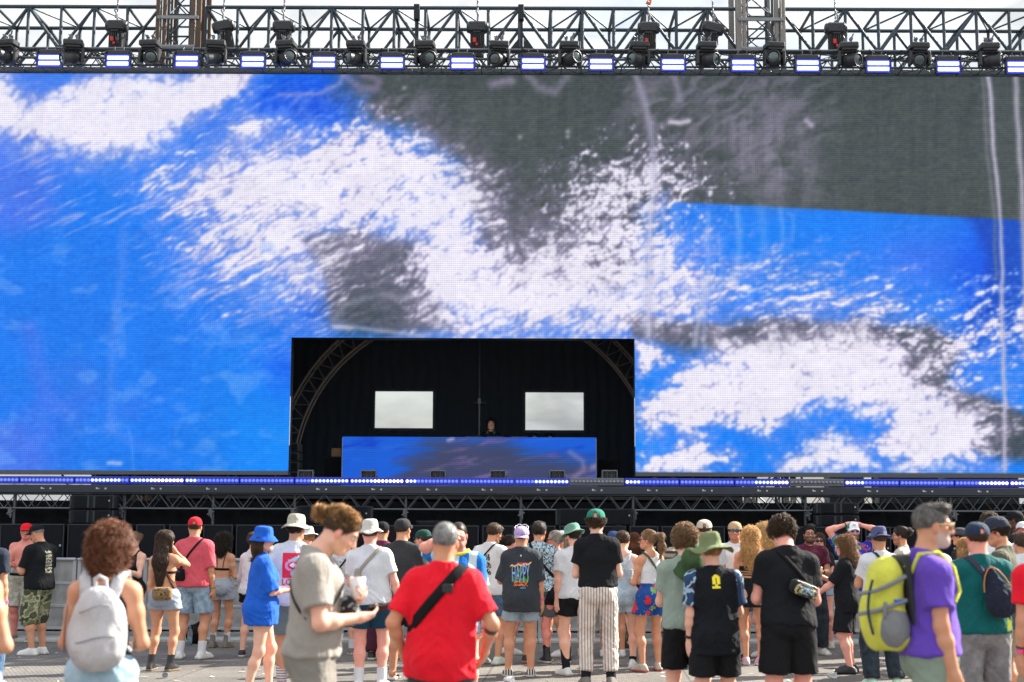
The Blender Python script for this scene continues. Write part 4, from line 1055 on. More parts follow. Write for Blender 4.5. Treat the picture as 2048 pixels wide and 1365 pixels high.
def cloth(key, c, var=.14, rough=.85, bump=.5, pattern=None, sheen=.04, spec=.2, foldscale=9.0):
    """woven cloth: slight colour variation, thread and crease relief; pattern(t, co) may replace the colour"""
    if key in MATS: return MATS[key]
    m, t, b = newmat('cloth_' + key)
    co = N(t, 'ShaderNodeTexCoord').outputs['Object']
    n = tex(t, co, 7, 6)
    if pattern: base = pattern(t, co)
    else:
        base = None
    lo, hi = 1 - var, 1 + var
    r = N(t, 'ShaderNodeMapRange'); r.inputs['To Min'].default_value = lo; r.inputs['To Max'].default_value = hi; t.links.new(n.outputs['Fac'], r.inputs['Value'])
    v = N(t, 'ShaderNodeVectorMath'); v.operation = 'SCALE'; t.links.new(r.outputs[0], v.inputs['Scale'])
    if base is None: v.inputs[0].default_value = c
    else: t.links.new(base, v.inputs[0])
    t.links.new(v.outputs[0], b.inputs['Base Color'])
    b.inputs['Roughness'].default_value = rough; b.inputs['Specular IOR Level'].default_value = spec; b.inputs['Sheen Weight'].default_value = sheen; b.inputs['Sheen Roughness'].default_value = .6
    f = tex(t, co, foldscale, 3, stretch=(1.6, 1.6, .7)); f.inputs['Distortion'].default_value = 1.2
    w_ = tex(t, co, 260, 2)
    b1 = N(t, 'ShaderNodeBump'); b1.inputs['Strength'].default_value = bump; b1.inputs['Distance'].default_value = .035; t.links.new(f.outputs['Fac'], b1.inputs['Height'])
    b2 = N(t, 'ShaderNodeBump'); b2.inputs['Strength'].default_value = .25; b2.inputs['Distance'].default_value = .002; t.links.new(w_.outputs['Fac'], b2.inputs['Height']); t.links.new(b1.outputs[0], b2.inputs['Normal'])
    f3 = tex(t, co, 24, 2, stretch=(1.3, 1.3, .8)); f3.inputs['Distortion'].default_value = 2.0
    b3 = N(t, 'ShaderNodeBump'); b3.inputs['Strength'].default_value = bump * .6; b3.inputs['Distance'].default_value = .012; t.links.new(f3.outputs['Fac'], b3.inputs['Height']); t.links.new(b2.outputs[0], b3.inputs['Normal'])
    t.links.new(b3.outputs[0], b.inputs['Normal'])
    MATS[key] = m; return m
def p_stripes(c1, c2, period, frac=.25, axis='X', warp=0.0):
    def f(t, co):
        s = N(t, 'ShaderNodeSeparateXYZ'); t.links.new(co, s.inputs[0]); src = s.outputs[axis]
        a = N(t, 'ShaderNodeMath'); a.operation = 'MULTIPLY'; a.inputs[1].default_value = 1 / period; t.links.new(src, a.inputs[0])
        fr = N(t, 'ShaderNodeMath'); fr.operation = 'FRACT'; t.links.new(a.outputs[0], fr.inputs[0])
        return ramp(t, fr.outputs[0], [(0, c1), (frac, c2)], True)
    return f
def p_spots(c1, c2, scale, thr=.5, detail=2, typ='ShaderNodeTexNoise', c3=None, thr2=.6, stretch=None):
    def f(t, co):
        n = tex(t, co, scale, detail, typ=typ, stretch=stretch); o = n.outputs['Fac' if typ == 'ShaderNodeTexNoise' else 'Distance']
        st = [(0, c1), (thr, c2)] + ([(thr2, c3)] if c3 else [])
        return ramp(t, o, st, True)
    return f
def p_floral(bg, cols, scale):
    def f(t, co):
        v = N(t, 'ShaderNodeTexVoronoi'); v.inputs['Scale'].default_value = scale; v.inputs['Randomness'].default_value = 1
        n = tex(t, co, scale * 1.4, 2); ad = N(t, 'ShaderNodeMix'); ad.data_type = 'RGBA'; ad.inputs['Factor'].default_value = .12; t.links.new(co, ad.inputs['A']); t.links.new(n.outputs['Color'], ad.inputs['B'])
        t.links.new(ad.outputs['Result'], v.inputs['Vector'])
        sp_ = N(t, 'ShaderNodeSeparateColor'); t.links.new(v.outputs['Color'], sp_.inputs[0])
        k = len(cols); c = ramp(t, sp_.outputs[0], [(i / k, cols[i]) for i in range(k)], True)
        mask = ramp(t, v.outputs['Distance'], [(0, (1, 1, 1)), (.47, (0, 0, 0))], True)
        mm = N(t, 'ShaderNodeMix'); mm.data_type = 'RGBA'; mm.inputs['A'].default_value = tuple(bg) + (1,); t.links.new(c, mm.inputs['B']); t.links.new(mask, mm.inputs['Factor'])
        return mm.outputs['Result']
    return f
def skin_mat():
    if 'skin' in MATS: return MATS['skin']
    m, t, b = newmat('skin')
    co = N(t, 'ShaderNodeTexCoord').outputs['Object']
    at = N(t, 'ShaderNodeAttribute'); at.attribute_name = 'col'
    n = tex(t, co, 22, 5); r = N(t, 'ShaderNodeMapRange'); r.inputs['To Min'].default_value = .86; r.inputs['To Max'].default_value = 1.12; t.links.new(n.outputs['Fac'], r.inputs['Value'])
    v = N(t, 'ShaderNodeVectorMath'); v.operation = 'SCALE'; t.links.new(at.outputs['Color'], v.inputs[0]); t.links.new(r.outputs[0], v.inputs['Scale'])
    n9 = tex(t, co, 7, 4); mk_ = N(t, 'ShaderNodeMapRange'); mk_.inputs['From Min'].default_value = .42; mk_.inputs['From Max'].default_value = .68; mk_.inputs['To Max'].default_value = .45; t.links.new(n9.outputs['Fac'], mk_.inputs['Value'])
    mm_ = N(t, 'ShaderNodeMix'); mm_.data_type = 'RGBA'; mm_.blend_type = 'MULTIPLY'; mm_.inputs['B'].default_value = (1.0, .74, .70, 1); t.links.new(mk_.outputs[0], mm_.inputs['Factor']); t.links.new(v.outputs[0], mm_.inputs['A']); t.links.new(mm_.outputs['Result'], b.inputs['Base Color'])
    b.inputs['Roughness'].default_value = .52; b.inputs['Specular IOR Level'].default_value = .35
    n2 = tex(t, co, 160, 3); bp = N(t, 'ShaderNodeBump'); bp.inputs['Strength'].default_value = .2; bp.inputs['Distance'].default_value = .002; t.links.new(n2.outputs['Fac'], bp.inputs['Height']); t.links.new(bp.outputs[0], b.inputs['Normal'])
    MATS['skin'] = m; return m
def hair_mat():
    if 'hair' in MATS: return MATS['hair']
    m, t, b = newmat('hair')
    co = N(t, 'ShaderNodeTexCoord').outputs['Object']
    at = N(t, 'ShaderNodeAttribute'); at.attribute_name = 'col'
    n = tex(t, co, 90, 4, stretch=(1, 1, .25)); r = N(t, 'ShaderNodeMapRange'); r.inputs['From Min'].default_value = .3; r.inputs['From Max'].default_value = .7; r.inputs['To Min'].default_value = .55; r.inputs['To Max'].default_value = 1.35; t.links.new(n.outputs['Fac'], r.inputs['Value'])
    v = N(t, 'ShaderNodeVectorMath'); v.operation = 'SCALE'; t.links.new(at.outputs['Color'], v.inputs[0]); t.links.new(r.outputs[0], v.inputs['Scale']); t.links.new(v.outputs[0], b.inputs['Base Color'])
    b.inputs['Roughness'].default_value = .5; b.inputs['Specular IOR Level'].default_value = .35
    bp = N(t, 'ShaderNodeBump'); bp.inputs['Strength'].default_value = .5; bp.inputs['Distance'].default_value = .006; t.links.new(n.outputs['Fac'], bp.inputs['Height']); t.links.new(bp.outputs[0], b.inputs['Normal'])
    MATS['hair'] = m; return m

SKIN = dict(fair=lin((222, 172, 150)), pink=lin((222, 158, 142)), tan=lin((196, 142, 112)), olive=lin((178, 128, 98)), dark=lin((84, 56, 44)), red=lin((214, 138, 124)), light=lin((230, 188, 168)))
HAIR = dict(black=(.012, .010, .009), dark=(.03, .02, .014), brown=(.07, .04, .022), auburn=(.15, .052, .022), light=(.24, .14, .07), sandy=(.46, .25, .10), blond=(.62, .39, .17), grey=(.22, .22, .22), silver=(.4, .4, .4))

def ik(S, W, l1, l2, pole):
    S, W = np.array(S, float), np.array(W, float); d = W - S; L_ = np.linalg.norm(d)
    if L_ > (l1 + l2) * .995: W = S + d / L_ * (l1 + l2) * .995; d = W - S; L_ = np.linalg.norm(d)
    n = d / L_; a = (l1 * l1 - l2 * l2 + L_ * L_) / (2 * L_); h = math.sqrt(max(l1 * l1 - a * a, 0))
    p = np.array(pole, float); p = p - n * (p @ n); p = nrm(p)
    return S + n * a + p * h, W
def arm_target(kind, s, k):
    """wrist target relative to the shoulder, elbow pole; s = -1 left, 1 right; forward is +y"""
    T = dict(hang=((.05 * s, .03, -.56), (.4 * s, -1, 0), .15), hang_out=((.13 * s, .04, -.54), (.6 * s, -1, 0), .2),
             hold=((-.06 * s, .33, -.17), (.5 * s, -.5, -1), .6), hold_low=((-.08 * s, .30, -.27), (.6 * s, -.6, -.8), .6), phone=((-.12 * s, .34, -.21), (.6 * s, -.3, -1), .5),
             chest=((-.14 * s, .2, -.16), (1.0 * s, -.3, -.8), .5), fold=((-.26 * s, .17, -.17), (1.0 * s, .1, -.9), .4),
             head=((-.09 * s, .0, .33), (1.0 * s, .15, .35), .5), face=((-.11 * s, .21, .12), (.8 * s, .5, -1), .7), brow=((-.10 * s, .19, .24), (1.0 * s, .5, -.2), .2),
             hip=((.04 * s, .04, -.40), (1.0 * s, -.45, .1), .5), pocket=((.07 * s, .09, -.47), (.7 * s, -.9, 0), .1), side_out=((.34 * s, .02, -.42), (.4 * s, -1, 0), .2),
             behind=((-.08 * s, -.13, -.42), (1.0 * s, -.5, 0), .4), forward=((-.02 * s, .46, -.2), (.4 * s, -.3, -1), .4), hands_fwd=((-.13 * s, .26, -.30), (.8 * s, -.4, -.6), .5),
             up=((.0 * s, .12, .26), (1.0 * s, .1, -.3), .3))
    return T[kind]
class Fig:
    def __init__(f, H=1.75, sex='m', w=1.0, lean=0, side=0, twist=0, head=(0, 0, 0), arms=('hang', 'hang'), feet=None, knee=(0, 0), vox=.0085, arm_off=None, curl=None, neck=0.0):
        k = f.k = H / 1.75; f.sex = sex; f.w = w; f.vox = vox; fem = sex == 'f'; f.fem = fem
        Rt = f.Rt = RZ(twist) @ RY(side) @ RX(-lean)
        P0 = f.P0 = A3(0, 0, .95) * k
        f.T = lambda x, y, z: P0 + Rt @ (A3(x, y, z - .95) * k)
        sw = (.146 if fem else .170) * w
        f.S = [f.T(-sw, -.01, 1.378 if fem else 1.388), f.T(sw, -.01, 1.378 if fem else 1.388)]
        f.headR = Rt @ RZ(head[0]) @ RX(-head[1]) @ RY(head[2])
        nb = f.T(0, -.02, 1.46); f.nb = nb
        f.hc = nb + Rt @ RZ(head[0]) @ RX(-head[1] * .7) @ (A3(0, .035 + neck, .165) * k)
        # arms
        f.E, f.W, f.HD, f.HN, f.HT, f.curl = [], [], [], [], [], []
        for i, s in enumerate((-1, 1)):
            a = arms[i]; off = A3(0, 0, 0)
            if isinstance(a, tuple): a, off = a[0], A3(*a[1])
            o, pole, cu = arm_target(a, s, k)
            tgt = f.S[i] + RZ(twist) @ ((A3(*o) + off) * k) if a in ('head', 'face', 'brow', 'up') is False else f.S[i] + Rt @ ((A3(*o) + off) * k)
            l1, l2 = .30 * k, .255 * k
            E, W = ik(f.S[i], tgt, l1, l2, RZ(twist) @ A3(*pole)); f.E.append(E); f.W.append(W)
            d = nrm(W - E); f.curl.append(cu if curl is None else curl[i])
            pn = {'hang': A3(-s, .2, 0), 'hang_out': A3(-s, .2, 0), 'pocket': A3(-s, .2, 0), 'side_out': A3(-s, .3, 0), 'behind': A3(0, 1, 0), 'head': A3(-s, 0, -1), 'face': A3(0, -1, 0), 'brow': A3(0, -.6, -1), 'hip': A3(-s, .3, -.2), 'up': A3(-s, -.4, 0)}.get(a, A3(-.6 * s, -.1, .8))
            pn = RZ(twist) @ pn; pn = nrm(pn - d * (pn @ d)); f.HN.append(pn)
            if a == 'head': d = nrm(d * .4 + Rt @ A3(-s * 1.0, 0, .25))
            if a == 'brow': d = nrm(d * .4 + Rt @ A3(-s * 1.0, .2, .1))
            pn = nrm(pn - d * (pn @ d)); f.HN[i] = pn
            f.HD.append(d); th = np.cross(d, pn) * (1 if s < 0 else -1)
            f.HT.append(nrm(th))
        # legs
        ft = feet or ((-.11, 0, 8), (.11, 0, -8))
        f.hip = [A3(-.09 * w, -.0, .92) * k, A3(.09 * w, -.0, .92) * k]; f.kn, f.an, f.fd = [], [], []
        for i, s in enumerate((-1, 1)):
            x, y, yaw = ft[i]; fd = RZ(yaw if s < 0 else yaw) @ A3(0, 1, 0); f.fd.append(fd)
            A = A3(x * k, y * k - .04 * k, .085 * k)
            dz = np.linalg.norm(A - f.hip[i])
            K, A2 = ik(f.hip[i], A, .435 * k, .415 * k, fd + A3(0, .0, .0)); A2[2] = .085 * k; f.kn.append(K); f.an.append(A2)
        f.root = None
    def torso(f, fit=0.0, z0=.85, collar=0.0):
        k, w, T, Rt = f.k, f.w, f.T, f.Rt; ft = fit; n = Rt @ A3(0, 1, 0)
        if f.fem:
            pr = [ell(T(0, -.005, .93), A3((.172 * w + ft), (.122 + ft), .13 + ft * .5) * k, Rt, .05), ell(T(0, .0, 1.09), A3(.122 * w + ft, .092 + ft, .14) * k, Rt, .06),
                  ell(T(0, -.0, 1.26), A3(.138 * w + ft, .100 + ft, .16) * k, Rt, .05), cone(T(-.095 * w, -.015, 1.375), T(.095 * w, -.015, 1.375), (.048 + ft) * k, k=.05)]
            for s in (-1, 1):
                pr += [ell(T(s * .065, .078, 1.255), A3(.062 + ft * .6, .058 + ft * .6, .06 + ft * .6) * k, Rt, .035), ell(T(s * .065, -.07, .90), A3(.088 + ft, .078 + ft, .095 + ft) * k, Rt, .04)]
        else:
            pr = [ell(T(0, -.0, .94), A3((.158 * w + ft), (.115 * w + ft), .13 + ft * .5) * k, Rt, .05), ell(T(0, .012, 1.08), A3(.142 * w + ft, .105 * w ** 1.5 + ft, .15) * k, Rt, .06),
                  ell(T(0, .0, 1.27), A3(.162 * w + ft, .116 * w + ft, .17) * k, Rt, .05), cone(T(-.12 * w, -.012, 1.378), T(.12 * w, -.012, 1.378), (.055 + ft) * k, k=.05),
                  ell(T(.07, .07, 1.32), A3(.08, .04 + ft, .06) * k, Rt, .04), ell(T(-.07, .07, 1.32), A3(.08, .04 + ft, .06) * k, Rt, .04)]
            for s in (-1, 1): pr += [ell(T(s * .062, -.06, .90), A3(.082 * w + ft, .072 + ft, .09 + ft) * k, Rt, .04)]
        for s in (-1, 1): pr.append(cone(T(s * .115 * w, -.02, 1.395), T(s * .025, -.02, 1.46), (.040 + ft * .6) * k, (.046 + ft * .3) * k, k=.04))
        return pr
    def body_prims(f, hands=True):
        k, w, fem, Rt = f.k, f.w, f.fem, f.Rt; pr = f.torso()
        hr, hc = f.headR, f.hc; H = lambda x, y, z: hc + hr @ (A3(x, y, z) * k * .97); q = k * .97
        nr = .047 if fem else .056 * (w * .5 + .5)
        pr += [cone(f.T(0, -.02, 1.43), H(0, -.022, -.05), nr * 1.1 * k, nr * k, k=.035)]
        pr += [ell(H(0, -.014, .028), A3(.076, .098, .090) * q, hr, .03), ell(H(0, .022, -.04), A3(.061, .066, .074) * q, hr, .03),
               cone(H(-.02, .062, -.094), H(.02, .062, -.094), .021 * q, k=.03), cone(H(-.052, .0, -.07), H(-.02, .055, -.095), .02 * q, k=.03), cone(H(.052, .0, -.07), H(.02, .055, -.095), .02 * q, k=.03),
               ell(H(0, .076, .02), A3(.050, .014, .011) * q, hr, .015), ell(H(-.042, .058, -.028), A3(.02, .018, .016) * q, hr, .02), ell(H(.042, .058, -.028), A3(.02, .018, .016) * q, hr, .02)]
        for s in (-1, 1):
            pr += [ell(H(s * .031, .094, -.001), A3(.019, .012, .012) * q, hr, .012, op='s'), ell(H(s * .031, .077, -.001), A3(.0135, .0115, .0115) * q, hr, .004),
                   ell(H(s * .078, -.004, -.018), A3(.010, .019, .032) * q, hr @ RZ(-s * 20), .008)]
        pr += [cone(H(0, .088, .004), H(0, .108, -.034), .0085 * q, .0125 * q, k=.014), ell(H(-.012, .095, -.038), A3(.009, .010, .008) * q, hr, .008), ell(H(.012, .095, -.038), A3(.009, .010, .008) * q, hr, .008),
               ell(H(0, .086, -.062), A3(.023, .012, .006) * q, hr, .006), ell(H(0, .084, -.073), A3(.019, .012, .007) * q, hr, .006)]
        if fem: ua, ub, fa, fb = .043, .034, .035, .023
        else: ua, ub, fa, fb = .050 * (w * .6 + .4), .039, .041, .028
        for i in (0, 1):
            S, E, W = f.S[i], f.E[i], f.W[i]; m_ = S + (E - S) * .4; m2 = E + (W - E) * .3
            pr += [ell(S - A3(0, 0, .008), A3(ua * 1.1, ua * 1.08, ua * 1.1) * k, None, .03), cone(S, m_, ua * 1.02 * k, ua * k, k=.05), cone(m_, E, ua * k, ub * k, k=.03), cone(E, m2, ub * k, fa * k, k=.03), cone(m2, W, fa * k, fb * k, k=.03, flat=(f.HN[i], .88))]
            pr += f.hand(i)
        th, kn_, cf, an_ = (.088, .053, .053, .034) if fem else (.088 * (w * .7 + .3), .057, .058, .037)
        for i in (0, 1):
            h, K, A = f.hip[i], f.kn[i], f.an[i]; s = (-1, 1)[i]; m_ = h + (K - h) * .35; back = -f.fd[i] * .012 * k
            m2 = K + (A - K) * .32 + back
            pr += [cone(h, m_, th * k, th * .93 * k, k=.05), cone(m_, K, th * .93 * k, kn_ * k, k=.04), ell(K + f.fd[i] * .012 * k, A3(.045, .045, .05) * k, None, .04), cone(K, m2, kn_ * .95 * k, cf * k, k=.04), cone(m2, A, cf * k, an_ * k, k=.04)]
            pr += [cone(A - A3(0, 0, .02) * k - f.fd[i] * .02 * k, A - A3(0, 0, .05) * k + f.fd[i] * .13 * k, .036 * k, .024 * k, k=.02)]
        return pr
    def hand(f, i):
        k = f.k * (.92 if f.fem else 1.0); W, d, n, t = f.W[i], f.HD[i], f.HN[i], f.HT[i]; cu = f.curl[i]
        M = np.stack([t, d, n], 1)
        pr = [ell(W + d * .048 * k, A3(.040, .054, .017) * k, M, .02), cone(W, W + d * .03 * k, .026 * k, .024 * k, k=.02)]
        fr = max(.0082, f.vox * .98)
        for j, (o, L_) in enumerate(((.030, .070), (.010, .080), (-.010, .074), (-.029, .058))):
            p = W + (d * .086 + t * o) * k; ang = R(14 + cu * 62 + j * 4); dd = d * math.cos(ang) + n * math.sin(ang) + t * o * 2.2
            dd = nrm(dd); p2 = p + dd * L_ * .5 * k; a2 = ang + R(10 + cu * 62); d2 = nrm(d * math.cos(a2) + n * math.sin(a2) + t * o * 1.2); p3 = p2 + d2 * L_ * .5 * k
            pr += [cone(p - d * .012 * k, p2, fr * 1.05, fr, k=.005), cone(p2, p3, fr, fr * .85, k=.004)]
        tb = W + (d * .026 + t * .026) * k; t1 = tb + nrm(d * .7 + t * .7 + n * .35) * .038 * k; t2 = t1 + nrm(d * .95 + t * (.35 - cu * .5) + n * (.3 + cu * .5)) * .034 * k
        pr += [cone(tb, t1, .0135 * k, .0105 * k, k=.012), cone(t1, t2, max(.0105 * k, fr), fr * .9, k=.005)]
        return pr
    def skin(f, tone='fair', hairc='brown', beard=None, brows=True, extra=None, relax=1, lips=1.0):
        V, Q, _ = polygonise(f.body_prims(), f.vox, relax=relax)
        c = np.empty((len(V), 3)); c[:] = SKIN[tone]; base = c.copy()
        q = (V - f.hc) @ f.headR / (f.k * .97); x, y, z = q.T; ax = np.abs(x)
        hd = (np.linalg.norm(q, axis=1) < .17)
        def put(mask, col_, a=1.0):
            m_ = (mask * hd).astype(float)[:, None] * a; c[:] = c * (1 - m_) + np.array(col_) * m_
        put(np.clip(1 - ((ax - .045) / .03) ** 2 - ((z + .035) / .03) ** 2, 0, 1) * (y > .04), base[0] * A3(1.06, .74, .72), .3)
        put(np.clip(1 - (x / .02) ** 2 - ((z + .032) / .02) ** 2, 0, 1) * (y > .07), base[0] * A3(1.05, .74, .72), .3)
        put(((x / .025) ** 2 + ((z + .067) / .011) ** 2 < 1) & (y > .06), base[0] * A3(.85, .5, .5), .6 * lips)
        e = ((ax - .031) / .0165) ** 2 + (z / .0075) ** 2
        put((e < 1.5) & (y > .05), base[0] * .35, .8); put((e < 1) & (y > .05), (.6, .58, .55)); put(((ax - .031) ** 2 + z ** 2 < .0062 ** 2) & (y > .05), (.03, .02, .015))
        if brows: put((ax > .012) & (ax < .05) & (z > .0165 - (ax - .03) ** 2 * 4) & (z < .0275) & (y > .04), HAIR[hairc], .8)
        c *= np.where(hd & (ax > .066) & (z < .02), 1, 1)[:, None]
        ears = hd & (ax > .072) & (np.abs(z + .018) < .034); c[ears] *= A3(1.0, .8, .78)
        if beard:
            bc, st = beard; n_ = vnoise(q[:, 0] * 60, q[:, 1] * 60, q[:, 2] * 60)
            m_ = sstep(-.030, -.048, z - np.clip(.03 - y, 0, .1) * .5) * sstep(-.02, .015, y) * hd * (z > -.16)
            m_ = np.maximum(m_, ((z > -.058) & (z < -.045) & (ax < .03) & (y > .06)) * 1.0 * hd)
            m_ = m_ * ~(((x / .021) ** 2 + ((z + .068) / .0085) ** 2 < 1) & (y > .06))
            a = (m_ * st * (.7 + .5 * n_)).clip(0, 1)[:, None]; c[:] = c * (1 - a) + np.array(HAIR[bc]) * a
            if st > .8: V = V + vnormals(V, Q) * (m_ * .008 * n_)[:, None]
        # knuckles, elbows and knees a little redder
        for i in (0, 1):
            for p_, r_ in ((f.E[i], .045), (f.kn[i], .06), (f.W[i] + f.HD[i] * .1, .06)):
                g = np.exp(-((V - p_) ** 2).sum(1) / (r_ * r_))[:, None] * .35; c[:] = c * (1 - g) + c * A3(1.04, .74, .7) * g
        if extra: extra(f, V, c, q)
        f.bodyV = V; f.bodyo = npmesh('body', V, Q, skin_mat(), f.root, True, np.clip(c, 0, 1)); return f.bodyo
    # clothing
    def folds(f, amp=.006, seed=0, fr=1.0, zlo=.7, zhi=1.5):
        k = f.k
        def d(V, Nn):
            x, y, z = V.T / k
            a = vnoise(x * 11 * fr + z * 3, y * 11 * fr, z * 4.5 * fr + seed, s=seed) ; b = vnoise(x * 22 * fr, y * 22 * fr + z * 6, z * 9 * fr, s=seed + 5); c = vnoise(x * 5 + 9, y * 5, z * 16 * fr + np.abs(x) * 14, s=seed + 7)
            r = (1 - np.abs(2 * a - 1)) * .9 + (1 - np.abs(2 * b - 1)) * .35 + (1 - np.abs(2 * c - 1)) * .75 * sstep(1.3, 1.0, z)
            return amp * (r - 1.0) * 1.5
        return d
    def garment(f, name, prims, mat, amp=.006, seed=0, fr=1.0, relax=1, mi=None):
        V, Q, _ = polygonise(prims, f.vox, f.folds(amp, seed, fr) if amp else None, relax)
        m_ = None
        if mi is not None: m_ = mi(V[Q].mean(1))
        return npmesh(name, V, Q, mat, f.root, True, mi=m_)
    def sleeve(f, i, frac, r0, r1):
        """frac 0..1 along the upper arm, 1..2 along the forearm"""
        k = f.k; S, E, W = f.S[i], f.E[i], f.W[i]; pr = []
        # drape: the loose cloth hangs a little below the arm
        g = A3(0, 0, -.006) * k
        if frac <= 1:
            e = S + (E - S) * frac; d = nrm(E - S); far = S + (E - S) * min(1.15, frac + .2)
            pr.append(cone(S + g * 2.2, e + d * .05, r0 * .90 * k, r1 * 1.02 * k, k=.05, caps=[cap(e, d)]))
        else:
            e = E + (W - E) * (frac - 1); d = nrm(W - E)
            pr += [cone(S, E, r0 * k, (r0 + r1) / 2 * k, k=.03), cone(E, e + d * .04, (r0 + r1) / 2 * k, r1 * k, k=.03, caps=[cap(e, d)])]
        return pr
    def tee(f, mat, fit=.022, hem=.80, sl=.62, sr=.072, amp=.007, seed=1, flare=.01, neckdrop=0, name='shirt', mi=None, sleeves=(1, 1), cut=None):
        k, T, Rt, w = f.k, f.T, f.Rt, f.w; n = Rt @ A3(0, 1, 0); f.hem = hem
        zc = cap(T(0, 0, hem), Rt @ A3(0, 0, -1)); cp = [zc]
        if cut is not None: cp.append(cap(T(0, 0, cut), Rt @ A3(0, 0, 1)))
        pr = [dict(p, caps=list(p['caps']) + cp) for p in f.torso(fit)]
        rr = (.150 if f.fem else .158) * w + fit
        pr.append(cone(T(0, .0, 1.24), T(0, -.005, hem - .1), rr * k, (max(rr, (.172 if f.fem else .178) * w + fit) + flare) * k, flat=(n, .70 if f.fem else .64 * w ** .6), k=.04, caps=[zc, cap(T(0, 0, 1.36), Rt @ A3(0, 0, 1))]))
        for i in (0, 1):
            if sl > 0 and sleeves[i]: pr += [ell(f.S[i] - A3(0, 0, .012), A3(sr * .9, sr * .92, sr * .9) * k, None, .06)] + f.sleeve(i, sl, sr + .003, sr * (1.06 if sl <= 1 else .7))
        f.tprims = [dict(p) for p in pr[:len(f.torso()) + 1]]
        # ribbed neckline, a little lower in front
        pr.append(cone(T(0, -.02, 1.37), T(0, -.018, 1.50), .078 * k, (.060 if f.fem else .069) * k, k=.03, caps=[cap(T(0, -.06, 1.492), Rt @ A3(0, .42, 1))]))
        pr.append(cone(f.nb + Rt @ A3(0, .024, .052) * k, f.nb + Rt @ A3(0, .035, .16) * k, (.054 if f.fem else .060) * k, .075 * k, k=.008, op='s'))
        if neckdrop: pr.append(ell(f.T(0, .10, 1.46 - neckdrop * .3), A3(.07, .07, neckdrop) * k, Rt, .01, op='s'))
        f.shirto = f.garment(name, pr, mat, amp, seed, mi=mi); return f.shirto
    def tank(f, mat, fit=.008, hem=.90, wide=.075, seed=3, top=1.42, crop=None, back=0.0):
        k, T, Rt, w = f.k, f.T, f.Rt, f.w; f.hem = min(hem, 1.0)
        zc = cap(T(0, 0, hem), Rt @ A3(0, 0, -1))
        pr = [dict(p, caps=list(p['caps']) + [zc]) for p in f.torso(fit)]
        n = Rt @ A3(0, 1, 0); rr = (.132 if f.fem else .15) * w + fit
        if hem < .95: pr.append(cone(T(0, 0, 1.2), T(0, 0, hem - .1), rr * k, (rr + .03) * k, flat=(n, .74), k=.04, caps=[zc]))
        f.tprims = [dict(p) for p in pr]
        for i, s in enumerate((-1, 1)): pr.append(ell(f.S[i] + Rt @ A3(s * .02, 0, .03) * k, A3(.075, .2, .10) * k, Rt, .012, op='s'))
        pr.append(ell(f.T(0, .06, 1.5), A3(wide, .12, .10) * k, Rt, .01, op='s')); pr.append(ell(f.T(0, -.08, 1.50), A3(wide, .10, .07 + back) * k, Rt, .01, op='s'))
        f.shirto = f.garment('top', pr, mat, .003, seed); return f.shirto
    def band(f, mat, z0, z1, fit=.006, name='top', straps=True, backstrap=False):
        T, Rt, k = f.T, f.Rt, f.k
        cp = [cap(T(0, 0, z0), Rt @ A3(0, 0, -1)), cap(T(0, 0, z1), Rt @ A3(0, 0, 1))]
        pr = [dict(p, caps=cp) for p in f.torso(fit) if True]
        V, Q, _ = polygonise(pr, min(f.vox, .007), None, 0)
        o = npmesh(name, V, Q, mat, f.root, True)
        if straps:
            for s in (-1, 1):
                m = MB(); pts = [T(s * .075, .10, 1.30), T(s * .085, .06, 1.42), T(s * .08, -.01, 1.47), T(s * .075, -.08, 1.42), T(s * .06, -.11, 1.3), T(s * .055, -.11, z1)]
                pts = [Vector(p) for p in pts]; pts = f.snap(pts, .004); m.tube(pts, .005, 5); m.build('strap', mat, o)
        f.tprims = f.torso(); return o
    def snap(f, pts, off, prims=None):
        """push points onto the surface of the torso (towards / away from its axis)"""
        pr = prims or f.torso(); p = np.array([list(q) for q in pts], float)
        for _ in range(14):
            d = feval(pr, p); e = 1e-3; g = np.stack([feval(pr, p + np.eye(3)[i] * e) - d for i in range(3)], 1) / e
            g /= (np.linalg.norm(g, axis=1, keepdims=True) + 1e-6); p = p - g * (d - off)[:, None] * .6
        return [Vector(q) for q in p]
    def bottoms(f, mat, waist=None, hem=.5, fit=.02, hr=.085, amp=.006, seed=4, name='shorts', fr=1.0, mi=None, taper=None):
        """hem: fraction hip-knee (0..1) or 1..2 knee-ankle"""
        k, T, Rt, w = f.k, f.T, f.Rt, f.w
        waist = waist or (getattr(f, 'hem', .98) + .05)
        wc = cap(T(0, 0, waist), Rt @ A3(0, 0, 1)); pel = f.torso(fit * .6)
        pr = [dict(p, caps=[wc]) for p in pel[:2]] + [dict(p, caps=[wc]) for p in pel if p['t'] == 'e' and p['c'][2] < T(0, 0, .93)[2] + .001 and p is not pel[0]]
        for i in (0, 1):
            h, K, A = f.hip[i], f.kn[i], f.an[i]; th = .088 * (w * .7 + .3) + fit
            if hem <= 1:
                e = h + (K - h) * hem; d = nrm(K - h); pr.append(cone(h, e + d * .05, th * k, (hr + .003) * k, k=.022, caps=[wc, cap(e, d * .6 + A3(0, 0, -.4))]))
            else:
                e = K + (A - K) * (hem - 1); d = nrm(A - K); kr = (th + hr) / 2 if taper is None else taper
                pr += [cone(h, K, th * k, kr * k, k=.022, caps=[wc]), cone(K, e + d * .05, kr * k, hr * k, k=.02, caps=[cap(e, d)])]
        f.legprims = pr
        return f.garment(name, pr, mat, amp, seed, fr, mi=mi)
